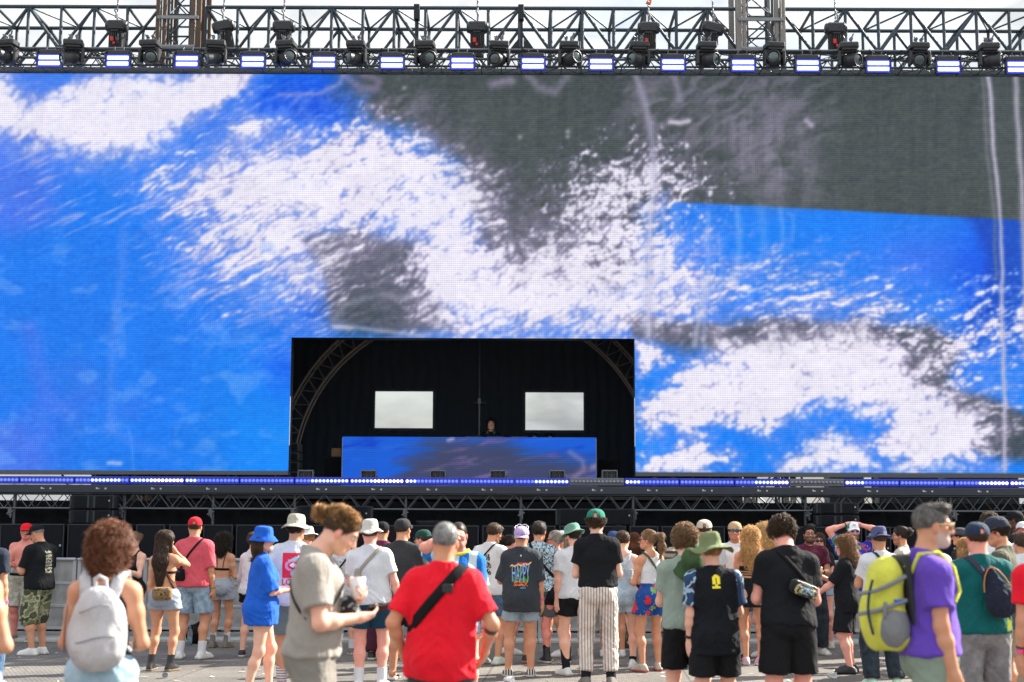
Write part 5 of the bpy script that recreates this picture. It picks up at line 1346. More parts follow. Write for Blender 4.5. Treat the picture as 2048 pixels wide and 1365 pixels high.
    def skirt(f, mat, waist=1.0, hem=.62, r=.21, name='skirt', amp=.006):
        k = f.k; pel = f.torso(.01); zc = cap(A3(0, 0, hem) * k, A3(0, 0, -1)); wc = cap(A3(0, 0, waist) * k, A3(0, 0, 1))
        pr = [dict(p, caps=[wc, zc]) for p in pel[:2]] + [cone(A3(0, 0, .93) * k, A3(0, 0, hem - .08) * k, .165 * k, r * k, flat=(A3(0, 1, 0), .8), k=.04, caps=[zc, wc])]
        return f.garment(name, pr, mat, amp, 9)
    def shoes(f, kind, mat, sole=None):
        k = f.k
        for i in (0, 1):
            A, d = f.an[i], f.fd[i]; sd = np.cross(d, A3(0, 0, 1)); M = np.stack([sd, d, A3(0, 0, 1)], 1); g = lambda x, y, z: A3(A[0], A[1], 0) + (sd * x + d * y) * k + A3(0, 0, z * k)
            w_ = .046 if not f.fem else .041; L_ = 1.0 if not f.fem else .9
            pr = [boxp(g(0, .055 * L_, .02), A3(w_, .14 * L_, .018) * k, M, .016 * k, .01), ell(g(0, .06 * L_, .042), A3(w_ * .98, .135 * L_, .040) * k, M, .02), ell(g(0, .01, .062), A3(.040, .075, .05) * k, M, .03)]
            top = {'low': .085, 'slip': .07, 'boot': .20, 'high': .14, 'sandal': .03}[kind]
            if kind != 'sandal': pr.append(cone(g(0, -.015, .05), A + (f.kn[i] - A) * max(0, (top - .085)) / .41 + A3(0, 0, .0), .042 * k, (.047 if kind == 'boot' else .044) * k, k=.02, caps=[cap(g(0, 0, top) + A3(0, 0, .012), A3(0, -.15, 1))]))
            else: pr = [boxp(g(0, .05 * L_, .014), A3(w_, .135 * L_, .013) * k, M, .012 * k, .01), cone(g(-w_, .09, .03), g(w_, .09, .03), .02 * k, flat=(A3(0, 0, 1), 1), k=.01)]
            V, Q, _ = polygonise(pr, min(f.vox, .0085), None, 1)
            mats = [mat, sole or plain('sole_white', (.62, .6, .56), .7)]
            mi = (V[Q].mean(1)[:, 2] < (.030 if kind != 'boot' else .030) * k).astype(int)
            o = npmesh('shoe', V, Q, mats, f.root, True, mi=mi)
            if kind in ('low', 'high', 'boot') and f.vox < .0088:
                m = MB(); hh = .075 if kind == 'low' else .09
                for j in range(4):
                    a = g(-.02, .075 - j * .022, hh - .012 + j * .009); b = g(.02, .070 - j * .022, hh - .010 + j * .009); c_ = g(0, .074 - j * .022, hh + .004 + j * .009); m.tube([a, c_, b], .0042, 5)
                m.build('laces', plain('lace_white', (.6, .6, .58), .8) if kind != 'boot' else plain('lace_black', (.02, .02, .02), .7), o)
    def socks(f, mat, top=.22):
        k = f.k
        for i in (0, 1):
            A, K = f.an[i], f.kn[i]; e = A + (K - A) * (top - .085) / .41; d = nrm(K - A); back = -f.fd[i] * .006
            pr = [cone(A - A3(0, 0, .02) * k, e + d * .03, (.045 if f.fem else .048) * k, (.05 if f.fem else .056) * k, k=.01, caps=[cap(e, d)])]
            V, Q, _ = polygonise(pr, min(f.vox, .008), None, 1); npmesh('sock', V, Q, mat, f.root, True)
    # head gear and hair in head coordinates (metres, origin between the ears, y forward)
    def HM(f):
        M = Matrix([list(r) for r in f.headR]).to_4x4(); M.translation = Vector(f.hc); return M @ Matrix.Scale(f.k * .97, 4)
    def hairmesh(f, prims, color, amp=.006, freq=45, tufts=0, tl=.03, curl=0.0, flow=(0, -.3, -1), tr=.0022, seed=2, vox=None, lift=.35, upd=None, var=.35, name='hair', segs=3):
        vox = vox or min(f.vox, .008)
        def d(V, Nn):
            q = V / f.k * freq; n_ = vnoise(q[:, 0], q[:, 1], q[:, 2] * (.35 if not curl else 1), s=seed); n2 = vnoise(q[:, 0] * 2.2, q[:, 1] * 2.2, q[:, 2] * (.8 if not curl else 2.2), s=seed + 3)
            return amp * ((n_ - .5) * 2 + (n2 - .5) * .9)
        V, Q, Nn = polygonise(prims, vox, d, 1)
        base = np.array(HAIR[color] if isinstance(color, str) else color)
        q = V / f.k * 34; n_ = vnoise(q[:, 0], q[:, 1], q[:, 2] * .3, s=seed + 9)
        c = base * (1 - var + 2 * var * n_)[:, None]
        if tufts:
            rg = np.random.default_rng(seed); k = min(tufts, len(V) * 3); ids = rg.integers(0, len(V), k)
            qh = (V[ids] - f.hc) @ f.headR / f.k
            ids = ids[~((qh[:, 1] > .045) & (qh[:, 2] < .085))]; k = len(ids)
            p = V[ids] + rg.normal(0, .002, (k, 3)) ; n0 = Nn[ids]; fl = np.array(flow, float)[None] + rg.normal(0, .25 + curl * .5, (k, 3))
            t_ = fl - n0 * (fl * n0).sum(1, keepdims=True); t_ /= np.linalg.norm(t_, axis=1, keepdims=True) + 1e-6
            bn = np.cross(n0, t_); L_ = tl * rg.uniform(.6, 1.3, k) * f.k; rad = tr * rg.uniform(.7, 1.3, k)
            rings = []; ph = rg.uniform(0, 6.28, k)
            for s_ in range(segs + 1):
                u = s_ / segs
                if curl: ctr = p + t_ * (L_ * u * (1 - .35 * curl))[:, None] + n0 * (np.sin(u * 4.5 * curl + ph) * .010 * curl + L_ * lift * math.sin(u * 2.2))[:, None] + bn * (np.cos(u * 5.0 * curl + ph) * .010 * curl)[:, None]
                else: ctr = p + t_ * (L_ * u)[:, None] + n0 * (L_ * lift * .5 * math.sin(u * 2.6) + .001 - (L_ * u) ** 2 * 4.5)[:, None] + bn * (np.sin(ph + u * 2) * .004 * u)[:, None]
                r = rad * (1 - .75 * u)
                rings += [ctr + n0 * r[:, None], ctr - n0 * (r * .5)[:, None] + bn * r[:, None], ctr - n0 * (r * .5)[:, None] - bn * r[:, None]]
            TV = np.stack(rings, 1).reshape(-1, 3); nv = 3 * (segs + 1); o = np.arange(k)[:, None, None] * nv + len(V)
            tq = np.array([[s_ * 3 + j, s_ * 3 + (j + 1) % 3, s_ * 3 + 3 + (j + 1) % 3, s_ * 3 + 3 + j] for s_ in range(segs) for j in range(3)])[None]
            TQ = (tq + o).reshape(-1, 4)
            tc_ = base[None] * (1 - var * 1.3 + 2.8 * var * rg.random(k))[:, None]; tc_ = np.repeat(tc_, nv, 0)
            V = np.concatenate([V, TV]); Q = np.concatenate([Q, TQ]); c = np.concatenate([c, tc_])
        o = npmesh(name, V, Q, hair_mat(), f.root, True, np.clip(c, 0, 1)); f.__dict__.setdefault('hairs', []).append(o); return o
    def press(f, zl, r=.96):
        """flatten the hair that a hat sits on"""
        for o in getattr(f, 'hairs', []):
            n = len(o.data.vertices); co = np.empty(n * 3, np.float32); o.data.vertices.foreach_get('co', co); V = co.reshape(-1, 3).astype(float)
            q = (V - f.hc) @ f.headR / (f.k * .97); c = np.array([0, -.014, .028]); e = (q - c) / np.array([.079, .100, .091]) / r; l = np.linalg.norm(e, axis=1)
            m_ = (q[:, 2] > zl + .35 * np.clip(-q[:, 1], -.1, .1) * .2) & (l > 1) & (q[:, 1] > -.16)
            q[m_] = c + (q[m_] - c) / l[m_][:, None]; V = f.hc + q * (f.k * .97) @ f.headR.T
            o.data.vertices.foreach_set('co', V.astype(np.float32).ravel()); o.data.update()
    def hair(f, style='short', color='brown', length=.35, seed=2, vol=1.0, tufts=None):
        hr, hc, k = f.headR, f.hc, f.k; q = k * .97; H = lambda x, y, z: hc + hr @ (A3(x, y, z) * q)
        face = cap(H(0, .085, .062), hr @ A3(0, .77, -.64)); ear = None
        near = f.vox < .0075; T_ = (lambda n: int(n * (2.2 if near else 1)) if tufts is None else tufts)
        def capm(t, nape=-.075, fc=face, back=0.0, k_=.02): return [ell(H(0, -.016 - back, .033), A3(.077 + t, .098 + t + back, .088 + t) * q, hr, k_, caps=[fc, cap(H(0, 0, nape), hr @ A3(0, .35, -1))])]
        if style == 'buzz': return f.hairmesh(capm(.004), color, .0012, 120, T_(1500), .006, flow=(0, -1, -.6), tr=.0011, seed=seed, lift=.3)
        if style == 'short': return f.hairmesh(capm(.012 * vol) + [ell(H(0, .04, .095), A3(.055, .04, .025) * q, hr, .03, caps=[cap(H(0, .10, .09), hr @ A3(0, 1, 0))])], color, .004, 50, T_(1600), .025, flow=(0, -1, -.7), tr=.0016, seed=seed)
        if style == 'crop': return f.hairmesh(capm(.008) , color, .002, 60, T_(1500), .012, flow=(0, -.8, -.5), tr=.0013, seed=seed)
        if style == 'curly': return f.hairmesh(capm(.024 * vol, -.09), color, .010, 55, T_(1800), .034, curl=1.0, flow=(0, -.4, -.8), tr=.0032, seed=seed)
        if style == 'undercut_curly': return f.hairmesh(capm(.02 * vol, -.06), color, .010, 60, T_(1800), .03, curl=1.0, flow=(0, -.4, -.4), tr=.003, seed=seed)
        if style in ('long', 'wavy', 'longcurly'):
            hg = f.Rt @ A3(0, -1, 0); e = hc + hr @ (A3(0, -.075, -.02) * q); end = e + A3(0, 0, -length) * k + hg * (.02 + .02 * length)
            mid = (e + end) / 2 + hg * (.03 if length > .25 else .0) 
            sd = nrm(hr @ A3(1, 0, 0)); fl = (f.Rt @ A3(0, 1, 0), .55)
            pr = capm(.014 * vol, -.02) + [cone(e + A3(0, 0, .04), mid, .085 * vol * k, .095 * vol * k, flat=fl, k=.04), cone(mid, end, .095 * vol * k, .05 * vol * k, flat=fl, k=.03)]
            for s in (-1, 1): pr.append(cone(H(s * .07, -.01, .03), H(s * .078, .0, -.02) + A3(0, 0, -min(.14, length * .5)) * k, .030 * vol * k, .022 * vol * k, k=.03))
            if style == 'long': return f.hairmesh(pr, color, .005, 60, T_(4500), .075, flow=(0, -.15, -1), tr=.0017, seed=seed, lift=.03, segs=4)
            return f.hairmesh(pr, color, .010, 34, T_(3200), .10, curl=.9 if style == 'wavy' else 1.4, flow=(0, -.2, -1), tr=.0032, seed=seed, lift=.16, segs=5)
        if style in ('bun', 'pony'):
            pr = capm(.010 * vol, -.06)
            f.hairmesh(pr, color, .003, 50, T_(1500), .05, flow=tuple(hr @ A3(0, -1, .3)), tr=.0016, seed=seed, lift=.06)
            if style == 'bun': return f.hairmesh([ell(H(0, -.128, .055), A3(.037, .036, .037) * q, hr, .02)], color, .006, 60, T_(500), .03, curl=.6, tr=.002, seed=seed + 3, name='hair_bun')
            e = H(0, -.115, .06); m1 = H(0, -.165, .05); m2 = m1 + A3(0, 0, -length * .5) * k + hr @ A3(0, -.02, 0); m3 = m2 + A3(0, 0, -length * .5) * k + hr @ A3(0, .02, 0)
            return f.hairmesh([cone(e, m1, .022 * k, .034 * k), cone(m1, m2, .034 * k, .036 * k), cone(m2, m3, .036 * k, .014 * k)], color, .006, 60, T_(1200), .07, tr=.0019, seed=seed + 3, lift=.2, name='ponytail')
    def bucket(f, mat, tilt=-6, brim=.065, drop=.035, h=.10, band=None, flop=.006, r=.098, zc=.045, name='bucket_hat', yaw=0):
        f.press(zc - .01) if zc > 0 else None
        M = f.HM() @ Matrix.Translation((0, -.008, zc)) @ Matrix.Rotation(R(yaw), 4, 'Z') @ Matrix.Rotation(R(tilt), 4, 'X') @ Matrix.Diagonal((.92, 1.12, 1, 1))
        rnd_ = random.Random(int(brim * 1000 + tilt)); ph = rnd_.uniform(0, 6); v = []; n = 40
        prof = [(r + brim, -drop, 1), (r + brim * .66, -drop * .62, .7), (r + brim * .33, -drop * .2, .3), (r, .004, 0), (r - .004, h * .45, 0), (r - .012, h * .82, 0), (r - .028, h * .98, 0), (r * .4, h * 1.04, 0), (.0005, h * 1.045, 0)]
        m = MB(); rows = []
        for (rr, z, fl) in prof:
            row = []
            for j in range(n):
                a = 2 * math.pi * j / n; wv = fl * flop * (math.sin(3 * a + ph) + .6 * math.sin(5 * a + 2 * ph)) + fl * flop * .5
                dent = 0 if fl else .004 * math.sin(4 * a + ph * 2) * (z > h * .3)
                row.append(M @ Vector(((rr + dent) * math.cos(a), (rr + dent) * math.sin(a), z + wv)))
            rows.append(row)
        # underside of the brim
        under = [[p - (M.to_3x3() @ Vector((0, 0, .004))) for p in rows[i]] for i in (0, 1, 2, 3)]
        allr = under[::-1] + rows; v = [p for r_ in allr for p in r_]
        fcs = [(i * n + j, i * n + (j + 1) % n, (i + 1) * n + (j + 1) % n, (i + 1) * n + j) for i in range(len(allr) - 1) for j in range(n)]
        m.add(v, fcs, True); o = m.build(name, mat, f.root)
        if band is not None:
            m = MB(); m.lathe([(r + .002, .004), (r + .003, .03), (r + .0005, .031)], M, 40); m.build('hat_band', band, o)
        return o
    def cap_(f, mat, yaw=0, vis=.075, tilt=-8, vmat=None, name='cap', r=.094, zc=.028, h=.088, panel=None, hole=False, front=None):
        f.press(zc - .005); r *= 1.04; h *= 1.04
        M = f.HM() @ Matrix.Translation((0, -.012, zc)) @ Matrix.Rotation(R(yaw), 4, 'Z') @ Matrix.Rotation(R(-tilt), 4, 'X')
        ys = 1.12 if abs(yaw) < 60 or abs(yaw) > 120 else .98; m = MB(); n = 32; rows = 9; v = []
        for i in range(rows):
            t = i / (rows - 1) * math.pi / 2
            for j in range(n):
                a = 2 * math.pi * j / n; rr = r * (math.cos(t) ** .75 if i < rows - 1 else .001); seam = 1 + .006 * math.cos(6 * a)
                v.append(M @ Vector((rr * math.cos(a) * seam * .94, rr * math.sin(a) * seam * ys, h * math.sin(t) ** .9 + .0)))
        fcs = [(i * n + j, i * n + (j + 1) % n, (i + 1) * n + (j + 1) % n, (i + 1) * n + j) for i in range(rows - 1) for j in range(n)]
        if hole: fcs = [q for q in fcs if not (min(q) // n < 3 and 23 <= (min(q) % n) <= 24 and max(q) % n - min(q) % n < 3)]
        m.add(v, fcs, True)
        if front is not None:
            for i_, q in enumerate(m.f):
                j = min(q) % n
                if 4 <= j <= 11 and max(q) % n - j < 3: m.mi[i_] = 1
        m.tube([M @ Vector((0, 0, h)), M @ Vector((0, 0, h + .006))], .007, 8)
        o = m.build(name, [mat] + ([front] if front is not None else []), f.root)
        mv = MB(); v = []; nn = 14
        for z_ in (0, -.004):
            for i in range(5):
                u = i / 4
                for j in range(nn + 1):
                    a = R(25) + R(130) * j / nn; s_ = math.sin((a - R(25)) / R(130) * math.pi) ** .6
                    x = r * .94 * math.cos(a); y = r * ys * math.sin(a) * .98 + vis * u * s_; z = .006 - .022 * (x / .07) ** 2 * u - .010 * u + z_
                    v.append(M @ Vector((x, y, z)))
        st = nn + 1; B = 5 * st
        fc = [(i * st + j, i * st + j + 1, (i + 1) * st + j + 1, (i + 1) * st + j) for i in range(4) for j in range(nn)]
        fc += [(B + i * st + j, B + (i + 1) * st + j, B + (i + 1) * st + j + 1, B + i * st + j + 1) for i in range(4) for j in range(nn)]
        fc += [(4 * st + j, 4 * st + j + 1, B + 4 * st + j + 1, B + 4 * st + j) for j in range(nn)]
        mv.add(v, fc, True); mv.build('visor', vmat or mat, o); f.capM = M; return o
    def glasses(f, frame, lens, heart=False, on_cap=None, yoff=0.0, wire=False, up=0.0, big=1.0):
        M = f.HM() @ Matrix.Translation((0, .004 + yoff, up)) if on_cap is None else on_cap
        o = None
        m = MB()
        def outline(s, rr=1.0):
            pts = []
            for j in range(20):
                a = 2 * math.pi * j / 20
                if heart: x = .021 * math.sin(a) ** 3; z = .019 * (13 * math.cos(a) - 5 * math.cos(2 * a) - 2 * math.cos(3 * a) - math.cos(4 * a)) / 15
                else: x = .025 * big * abs(math.cos(a)) ** .8 * (1 if math.cos(a) > 0 else -1); z = .019 * big * abs(math.sin(a)) ** .8 * (1 if math.sin(a) > 0 else -1)
                pts.append(Vector((s * .033 + x * rr, .104 - abs(s * .033 + x) ** 2 * 3.2, z * rr)))
            return pts
        r = .0022 if wire else (.0055 if heart else .0042)
        for s in (-1, 1):
            pts = outline(s); pts = [M @ p for p in pts] + [M @ pts[0]]; m.tube(pts, r, 5, False)
            m.tube([M @ Vector((s * .058, .094, .008)), M @ Vector((s * .078, .05, .008)), M @ Vector((s * .082, -.005, .004)), M @ Vector((s * .078, -.02, -.012))], r * .9, 5)
        m.tube([M @ Vector((-.01, .104, .004)), M @ Vector((0, .107, .008)), M @ Vector((.01, .104, .004))], r, 5)
        o = m.build('glasses', frame, f.root)
        for s in (-1, 1):
            m = MB(); pts = outline(s, .95); c = Vector((s * .033, .106, 0)); v = [M @ c] + [M @ p for p in pts]; v2 = [p + (M.to_3x3() @ Vector((0, -.003, 0))) for p in v]
            m.add(v, [(0, 1 + j, 1 + (j + 1) % 20) for j in range(20)], True); m.add(v2, [(0, 1 + (j + 1) % 20, 1 + j) for j in range(20)], True)
            m.build('lens', lens, o)
        return o
    def strap(f, p1, p2, width, mat, side_vec=None, prims=None, off=.006, name='strap', parent=None, n=44, thick=.003, arc=None):
        """a band round the torso in the plane through the two torso points (and square to the line of sight)"""
        prims = prims or getattr(f, 'tprims', None) or f.torso()
        a, b = f.T(*p1), f.T(*p2); c = (a + b) / 2; u = nrm(a - b); fw = f.Rt @ A3(0, 1, 0); v = nrm(fw - u * (fw @ u)); wv = np.cross(u, v)
        if p1[1] == 0 and p2[1] == 0: c = c + f.Rt @ A3(0, .0, 0)
        th = np.linspace(0, 2 * math.pi, n, endpoint=False)
        if arc is not None: th = np.linspace(R(arc[0]), R(arc[1]), n)
        rings = []
        for o_ in (-.5, -.17, .17, .5):
            dirs = u[None] * np.cos(th)[:, None] + v[None] * np.sin(th)[:, None]; t_ = np.full(len(th), .0)
            cc = c + wv * o_ * width; hit = np.full(len(th), .5)
            ts = np.linspace(.42, .02, 60)
            done = np.zeros(len(th), bool)
            for tt in ts:
                d = feval(prims, cc[None] + dirs * tt); h = (d < off) & ~done; hit[h] = tt; done |= h
                if done.all(): break
            hit[~done] = .05
            # smooth (a taut strap bridges hollows)
            for _ in range(3): hit = np.maximum(hit, (np.roll(hit, 1) + np.roll(hit, -1)) / 2) if arc is None else hit
            rings.append(cc[None] + dirs * hit[:, None])
        hmax = np.stack(rings)  # 4,n,3
        out = hmax + (hmax - c) / (np.linalg.norm(hmax - c, axis=2, keepdims=True)) * thick
        V = np.concatenate([hmax.reshape(-1, 3), out.reshape(-1, 3)]); K = len(th); Q = []
        rng = range(K) if arc is None else range(K - 1)
        for j in rng:
            j2 = (j + 1) % K
            for r_ in range(3):
                Q.append((r_ * K + j, r_ * K + j2, (r_ + 1) * K + j2, (r_ + 1) * K + j)); B = 4 * K
                Q.append((B + r_ * K + j, B + (r_ + 1) * K + j, B + (r_ + 1) * K + j2, B + r_ * K + j2))
            B = 4 * K; Q.append((j, B + j, B + j2, j2)); Q.append((3 * K + j, 3 * K + j2, B + 3 * K + j2, B + 3 * K + j))
        return npmesh(name, V, np.array(Q), mat, parent or f.root, True)
    def decal(f, target, shapes, z, x=0.0, back=True, name='print', off=.0025, twist=0.0):
        """lay flat coloured shapes (text or patches) on the cloth by casting them onto it; shapes: (verts2d, faces, material)"""
        me = target.data; n = len(me.vertices); co = np.empty(n * 3, np.float32); me.vertices.foreach_get('co', co)
        polys = np.empty(len(me.polygons) * 4, np.int32); me.polygons.foreach_get('vertices', polys)
        bvh = BVHTree.FromPolygons(co.reshape(-1, 3).tolist(), polys.reshape(-1, 4).tolist())
        s = -1 if back else 1; Rm = f.Rt; outv = Vector(Rm @ A3(0, s, 0)); rt = Vector(Rm @ A3(-s, 0, 0)) ; up = Vector(Rm @ A3(0, 0, 1)); c = Vector(f.T(x, 0, z))
        for (v2, fc, mt) in shapes:
            m = MB(); vv = []
            for (a, b) in v2:
                o = c + rt * a + up * b + outv * .6; h = bvh.ray_cast(o, -outv, 1.0)
                p = h[0] + outv * off + h[1] * .001 if h[0] is not None else o - outv * .45
                vv.append(p)
            m.add(vv, fc, True); m.build(name, mt, target)
def text_shape(s, h, mat, width=None, cx=0, cy=0, shear=0, bold=0.0, sub=.012):
    """outline text turned to a fine flat mesh: returns (verts2d, faces, mat)"""
    cu = bpy.data.curves.new('t', 'FONT'); cu.body = s; cu.size = 1; cu.align_x = 'CENTER'; cu.align_y = 'CENTER'; cu.offset = bold; cu.resolution_u = 3
    o = bpy.data.objects.new('t', cu); col.objects.link(o); dg = bpy.context.evaluated_depsgraph_get(); me = bpy.data.meshes.new_from_object(o.evaluated_get(dg))
    bpy.data.objects.remove(o)
    import bmesh
    bm = bmesh.new(); bm.from_mesh(me); bmesh.ops.triangulate(bm, faces=bm.faces)
    xs = [v.co.x for v in bm.verts]; ys = [v.co.y for v in bm.verts]; w0, h0 = max(xs) - min(xs), max(ys) - min(ys); mx_, my_ = (max(xs) + min(xs)) / 2, (max(ys) + min(ys)) / 2
    sy = h / h0; sx = (width / w0) if width else sy
    for _ in range(3):
        es = [e for e in bm.edges if math.hypot((e.verts[0].co.x - e.verts[1].co.x) * sx, (e.verts[0].co.y - e.verts[1].co.y) * sy) > sub * 1.6]
        if not es: break
        bmesh.ops.subdivide_edges(bm, edges=es, cuts=1); bmesh.ops.triangulate(bm, faces=bm.faces)
    bm.verts.index_update()
    v = [((p.co.x - mx_) * sx + cx + shear * (p.co.y - my_) * sy, (p.co.y - my_) * sy + cy) for p in bm.verts]; fc = [tuple(q.index for q in f_.verts) for f_ in bm.faces]
    bm.free(); bpy.data.curves.remove(cu); return (v, fc, mat)
def patch_shape(x0, x1, y0, y1, mat, step=.012, fn=None):
    nx, ny = max(2, int((x1 - x0) / step)), max(2, int((y1 - y0) / step)); v = [(x0 + (x1 - x0) * i / nx, y0 + (y1 - y0) * j / ny) for j in range(ny + 1) for i in range(nx + 1)]
    fc = [(j * (nx + 1) + i, j * (nx + 1) + i + 1, (j + 1) * (nx + 1) + i + 1, (j + 1) * (nx + 1) + i) for j in range(ny) for i in range(nx) if fn is None or fn((i + .5) / nx, (j + .5) / ny)]
    return (v, fc, mat)
def person(px, top, s, face, label, H=None, hat=.0, Y=None, z0=0.0, **kw):
    """px: photograph x of the body, top: y of the head's top, s: pixels per metre there, face: degrees (0 = away from the viewer, 90 = to the left, 180 = towards)"""
    Y = Y or F / s
    rp_ = random.Random(int(px * 7 + s)); kw.setdefault('side', rp_.uniform(-2.2, 2.2)); kw.setdefault('twist', rp_.uniform(-6, 6))
    kw.setdefault('feet', ((-rp_.uniform(.09, .15), rp_.uniform(-.05, .08), rp_.uniform(0, 22)), (rp_.uniform(.09, .15), rp_.uniform(-.05, .08), -rp_.uniform(0, 22))))
    p = P(px, top, Y); H = H or (p.z - hat - z0)
    r = empty('person', (p.x, Y, z0), R(face)); tag(r, label, 'person', 'festival crowd' if not z0 else 'performers on the stage')
    f = Fig(H=H, **kw); f.root = r; f.Y = Y; return f
def blots(x0, x1, y0, y1, mat, rows=3, seed=1, fill=.7, step=.010):
    """rows of short uneven strokes: a print too blurred in the photograph to read"""
    rn_ = random.Random(seed); v, fc = [], []
    hh = (y1 - y0) / rows
    for r_ in range(rows):
        x = x0 + rn_.uniform(0, .01)
        while x < x1 - .006:
            w_ = rn_.uniform(.010, .028) * (x1 - x0) / .16; b_ = y0 + r_ * hh + rn_.uniform(0, .2) * hh; t_ = b_ + hh * rn_.uniform(.45, fill)
            a, f_, _m = patch_shape(x, min(x + w_, x1), b_, t_, mat, step, (lambda u, v_, q=rn_.random(): abs(u - .5 - .3 * math.sin(6 * v_ + 6 * q)) < .38))
            o = len(v); v += a; fc += [tuple(i + o for i in q) for q in f_]; x += w_ * rn_.uniform(.9, 1.3)
    return (v, fc, mat)
# ------------------------------------------------------------------ bags, drinks and other things people carry
def carried(f, name, label, cat, group=None):
    o = empty(name, tuple(f.root.location), f.root.rotation_euler.z); return tag(o, label, cat, group)
def blob(prims, mat, name, parent, vox=.006, amp=0.0, seed=3, fr=30, mi=None, smooth=1):
    d = (lambda V, Nn: amp * ((vnoise(V[:, 0] * fr, V[:, 1] * fr, V[:, 2] * fr * .7, s=seed) - .5) * 2 + (vnoise(V[:, 0] * fr * 2.3, V[:, 1] * fr * 2.3, V[:, 2] * fr * 1.6, s=seed + 2) - .5))) if amp else None
    V, Q, _ = polygonise(prims, vox, d, smooth); return npmesh(name, V, Q, mat, parent, True, mi=None if mi is None else mi(V[Q].mean(1)))
CL = {}
def C_(key, c=None, **kw):
    if key not in MATS: cloth(key, c, **kw)
    return MATS[key]
white = C_('white', (.60, .61, .64)); black = C_('black', (.0065, .0075, .010), sheen=0.0); blackb = C_('black_faded', (.012, .013, .016), sheen=.02)
strapb = C_('strap_black', (.006, .006, .008), bump=.1, sheen=0.0); webg = C_('webbing_grey', (.22, .23, .25), bump=.1)
red = C_('red', (.70, .006, .022), var=.08); khaki = C_('khaki', (.30, .25, .17)); denim = C_('denim_light', (.22, .31, .40), pattern=lambda t, co: ramp(t, tex(t, co, 14, 8, .7).outputs['Fac'], [(.3, (.15, .23, .32)), (.7, (.34, .44, .54))]))
denimd = C_('denim_blue', (.05, .11, .2), pattern=lambda t, co: ramp(t, tex(t, co, 14, 8, .7).outputs['Fac'], [(.3, (.03, .07, .14)), (.7, (.09, .17, .28))]))
jeansk = C_('jeans_black', (.012, .02, .03), pattern=lambda t, co: ramp(t, tex(t, co, 12, 8, .7).outputs['Fac'], [(.3, (.008, .014, .022)), (.75, (.035, .05, .065))]))
whs = plain('shoe_white', (.62, .63, .62), .6, 0, .1, 30); bks = plain('shoe_black', (.015, .015, .017), .5, 0, .2, 30); grs = plain('shoe_grey', (.16, .145, .125), .7, 0, .3, 30)
pks = plain('shoe_pink', (.52, .30, .38), .6); mints = plain('shoe_mint', (.42, .66, .52), .6); bge = plain('shoe_beige', (.42, .37, .30), .7); tans = plain('sole_tan', (.28, .21, .13), .7)
sockw = C_('sock_white', (.6, .6, .62), bump=.2); sockb = C_('sock_black', (.01, .01, .014), bump=.2, sheen=0.)
lensd = plain('lens_dark', (.01, .01, .012), .08, 0, .1, 8, 0, 60, .8); frb = plain('frame_black', (.012, .012, .014), .3); frw = plain('frame_white', (.72, .72, .74), .3); lensc = plain('lens_blue', (.02, .12, .22), .08, .3)
pinkband = plain('wristband_pink', (.75, .08, .32), .6); watchm = plain('watch_black', (.012, .012, .014), .35)
cupw, t, b = newmat('cup_paper')
co = N(t, 'ShaderNodeTexCoord'); c_ = p_spots((.5, .03, .07), (.68, .66, .66), 34, .36)(t, co.outputs['Object']); t.links.new(c_, b.inputs['Base Color']); b.inputs['Roughness'].default_value = .5
beerm, t, b = newmat('beer'); b.inputs['Base Color'].default_value = (.75, .32, .03, 1); b.inputs['Roughness'].default_value = .1; b.inputs['Transmission Weight'].default_value = .3
clearm, t, b = newmat('clear_plastic'); b.inputs['Base Color'].default_value = (.85, .88, .9, 1); b.inputs['Roughness'].default_value = .12; b.inputs['Transmission Weight'].default_value = .85; b.inputs['IOR'].default_value = 1.1
def wristband(f, i, mat, w_=.018, name='wristband', at=.06, cat='wristband'):
    d = nrm(f.W[i] - f.E[i]); p = f.W[i] - d * at; m = MB(); rr = .033 * f.k if not f.fem else .028 * f.k
    m.tube([p - d * w_ / 2, p + d * w_ / 2], rr * 1.02 + .003, 16); return m.build(name, mat, f.root)
def cup(f, i, label, beer=True, h=.12, r=.04, mat=None):
    t_ = carried(f, 'drink_cup', label, 'cup', 'drinks held by people'); c = Vector(f.W[i] + f.HD[i] * .085 * f.k + f.HN[i] * (r + .012)); M = Matrix.Translation(c - Vector((0, 0, h * .5)))
    m = MB(); m.lathe([(0, 0), (r * .76, 0), (r, h), (r * .94, h), (r * .92, h - .004)], M, 18); m.build('cup', mat or clearm, t_)
    m = MB(); m.lathe([(0, .004), (r * .74, .004), (r * .9, h * .78), (0, h * .78)], M, 18); m.build('drink', beerm if beer else plain('cola', (.05, .02, .01), .1), t_); return t_
def phone(f, i, label, tilt=20, up=0.0):
    t_ = carried(f, 'phone', label, 'phone', 'phones held by people'); d, n, s_ = f.HD[i], f.HN[i], f.HT[i]
    c = f.W[i] + (d * .13 + n * .028) * f.k + A3(0, 0, up); M = Matrix([[s_[j], d[j], n[j], c[j]] for j in range(3)] + [[0, 0, 0, 1]])
    m = MB(); m.cbox((0, 0, 0), (.037, .076, .0045), M, .004); m.build('case', plain('phone_case', (.012, .013, .015), .3), t_)
    m = MB(); m.cbox((0, 0, .0052), (.033, .070, .0008), M); m.build('screen', plain('phone_glass', (.01, .012, .02), .06), t_)
    return t_
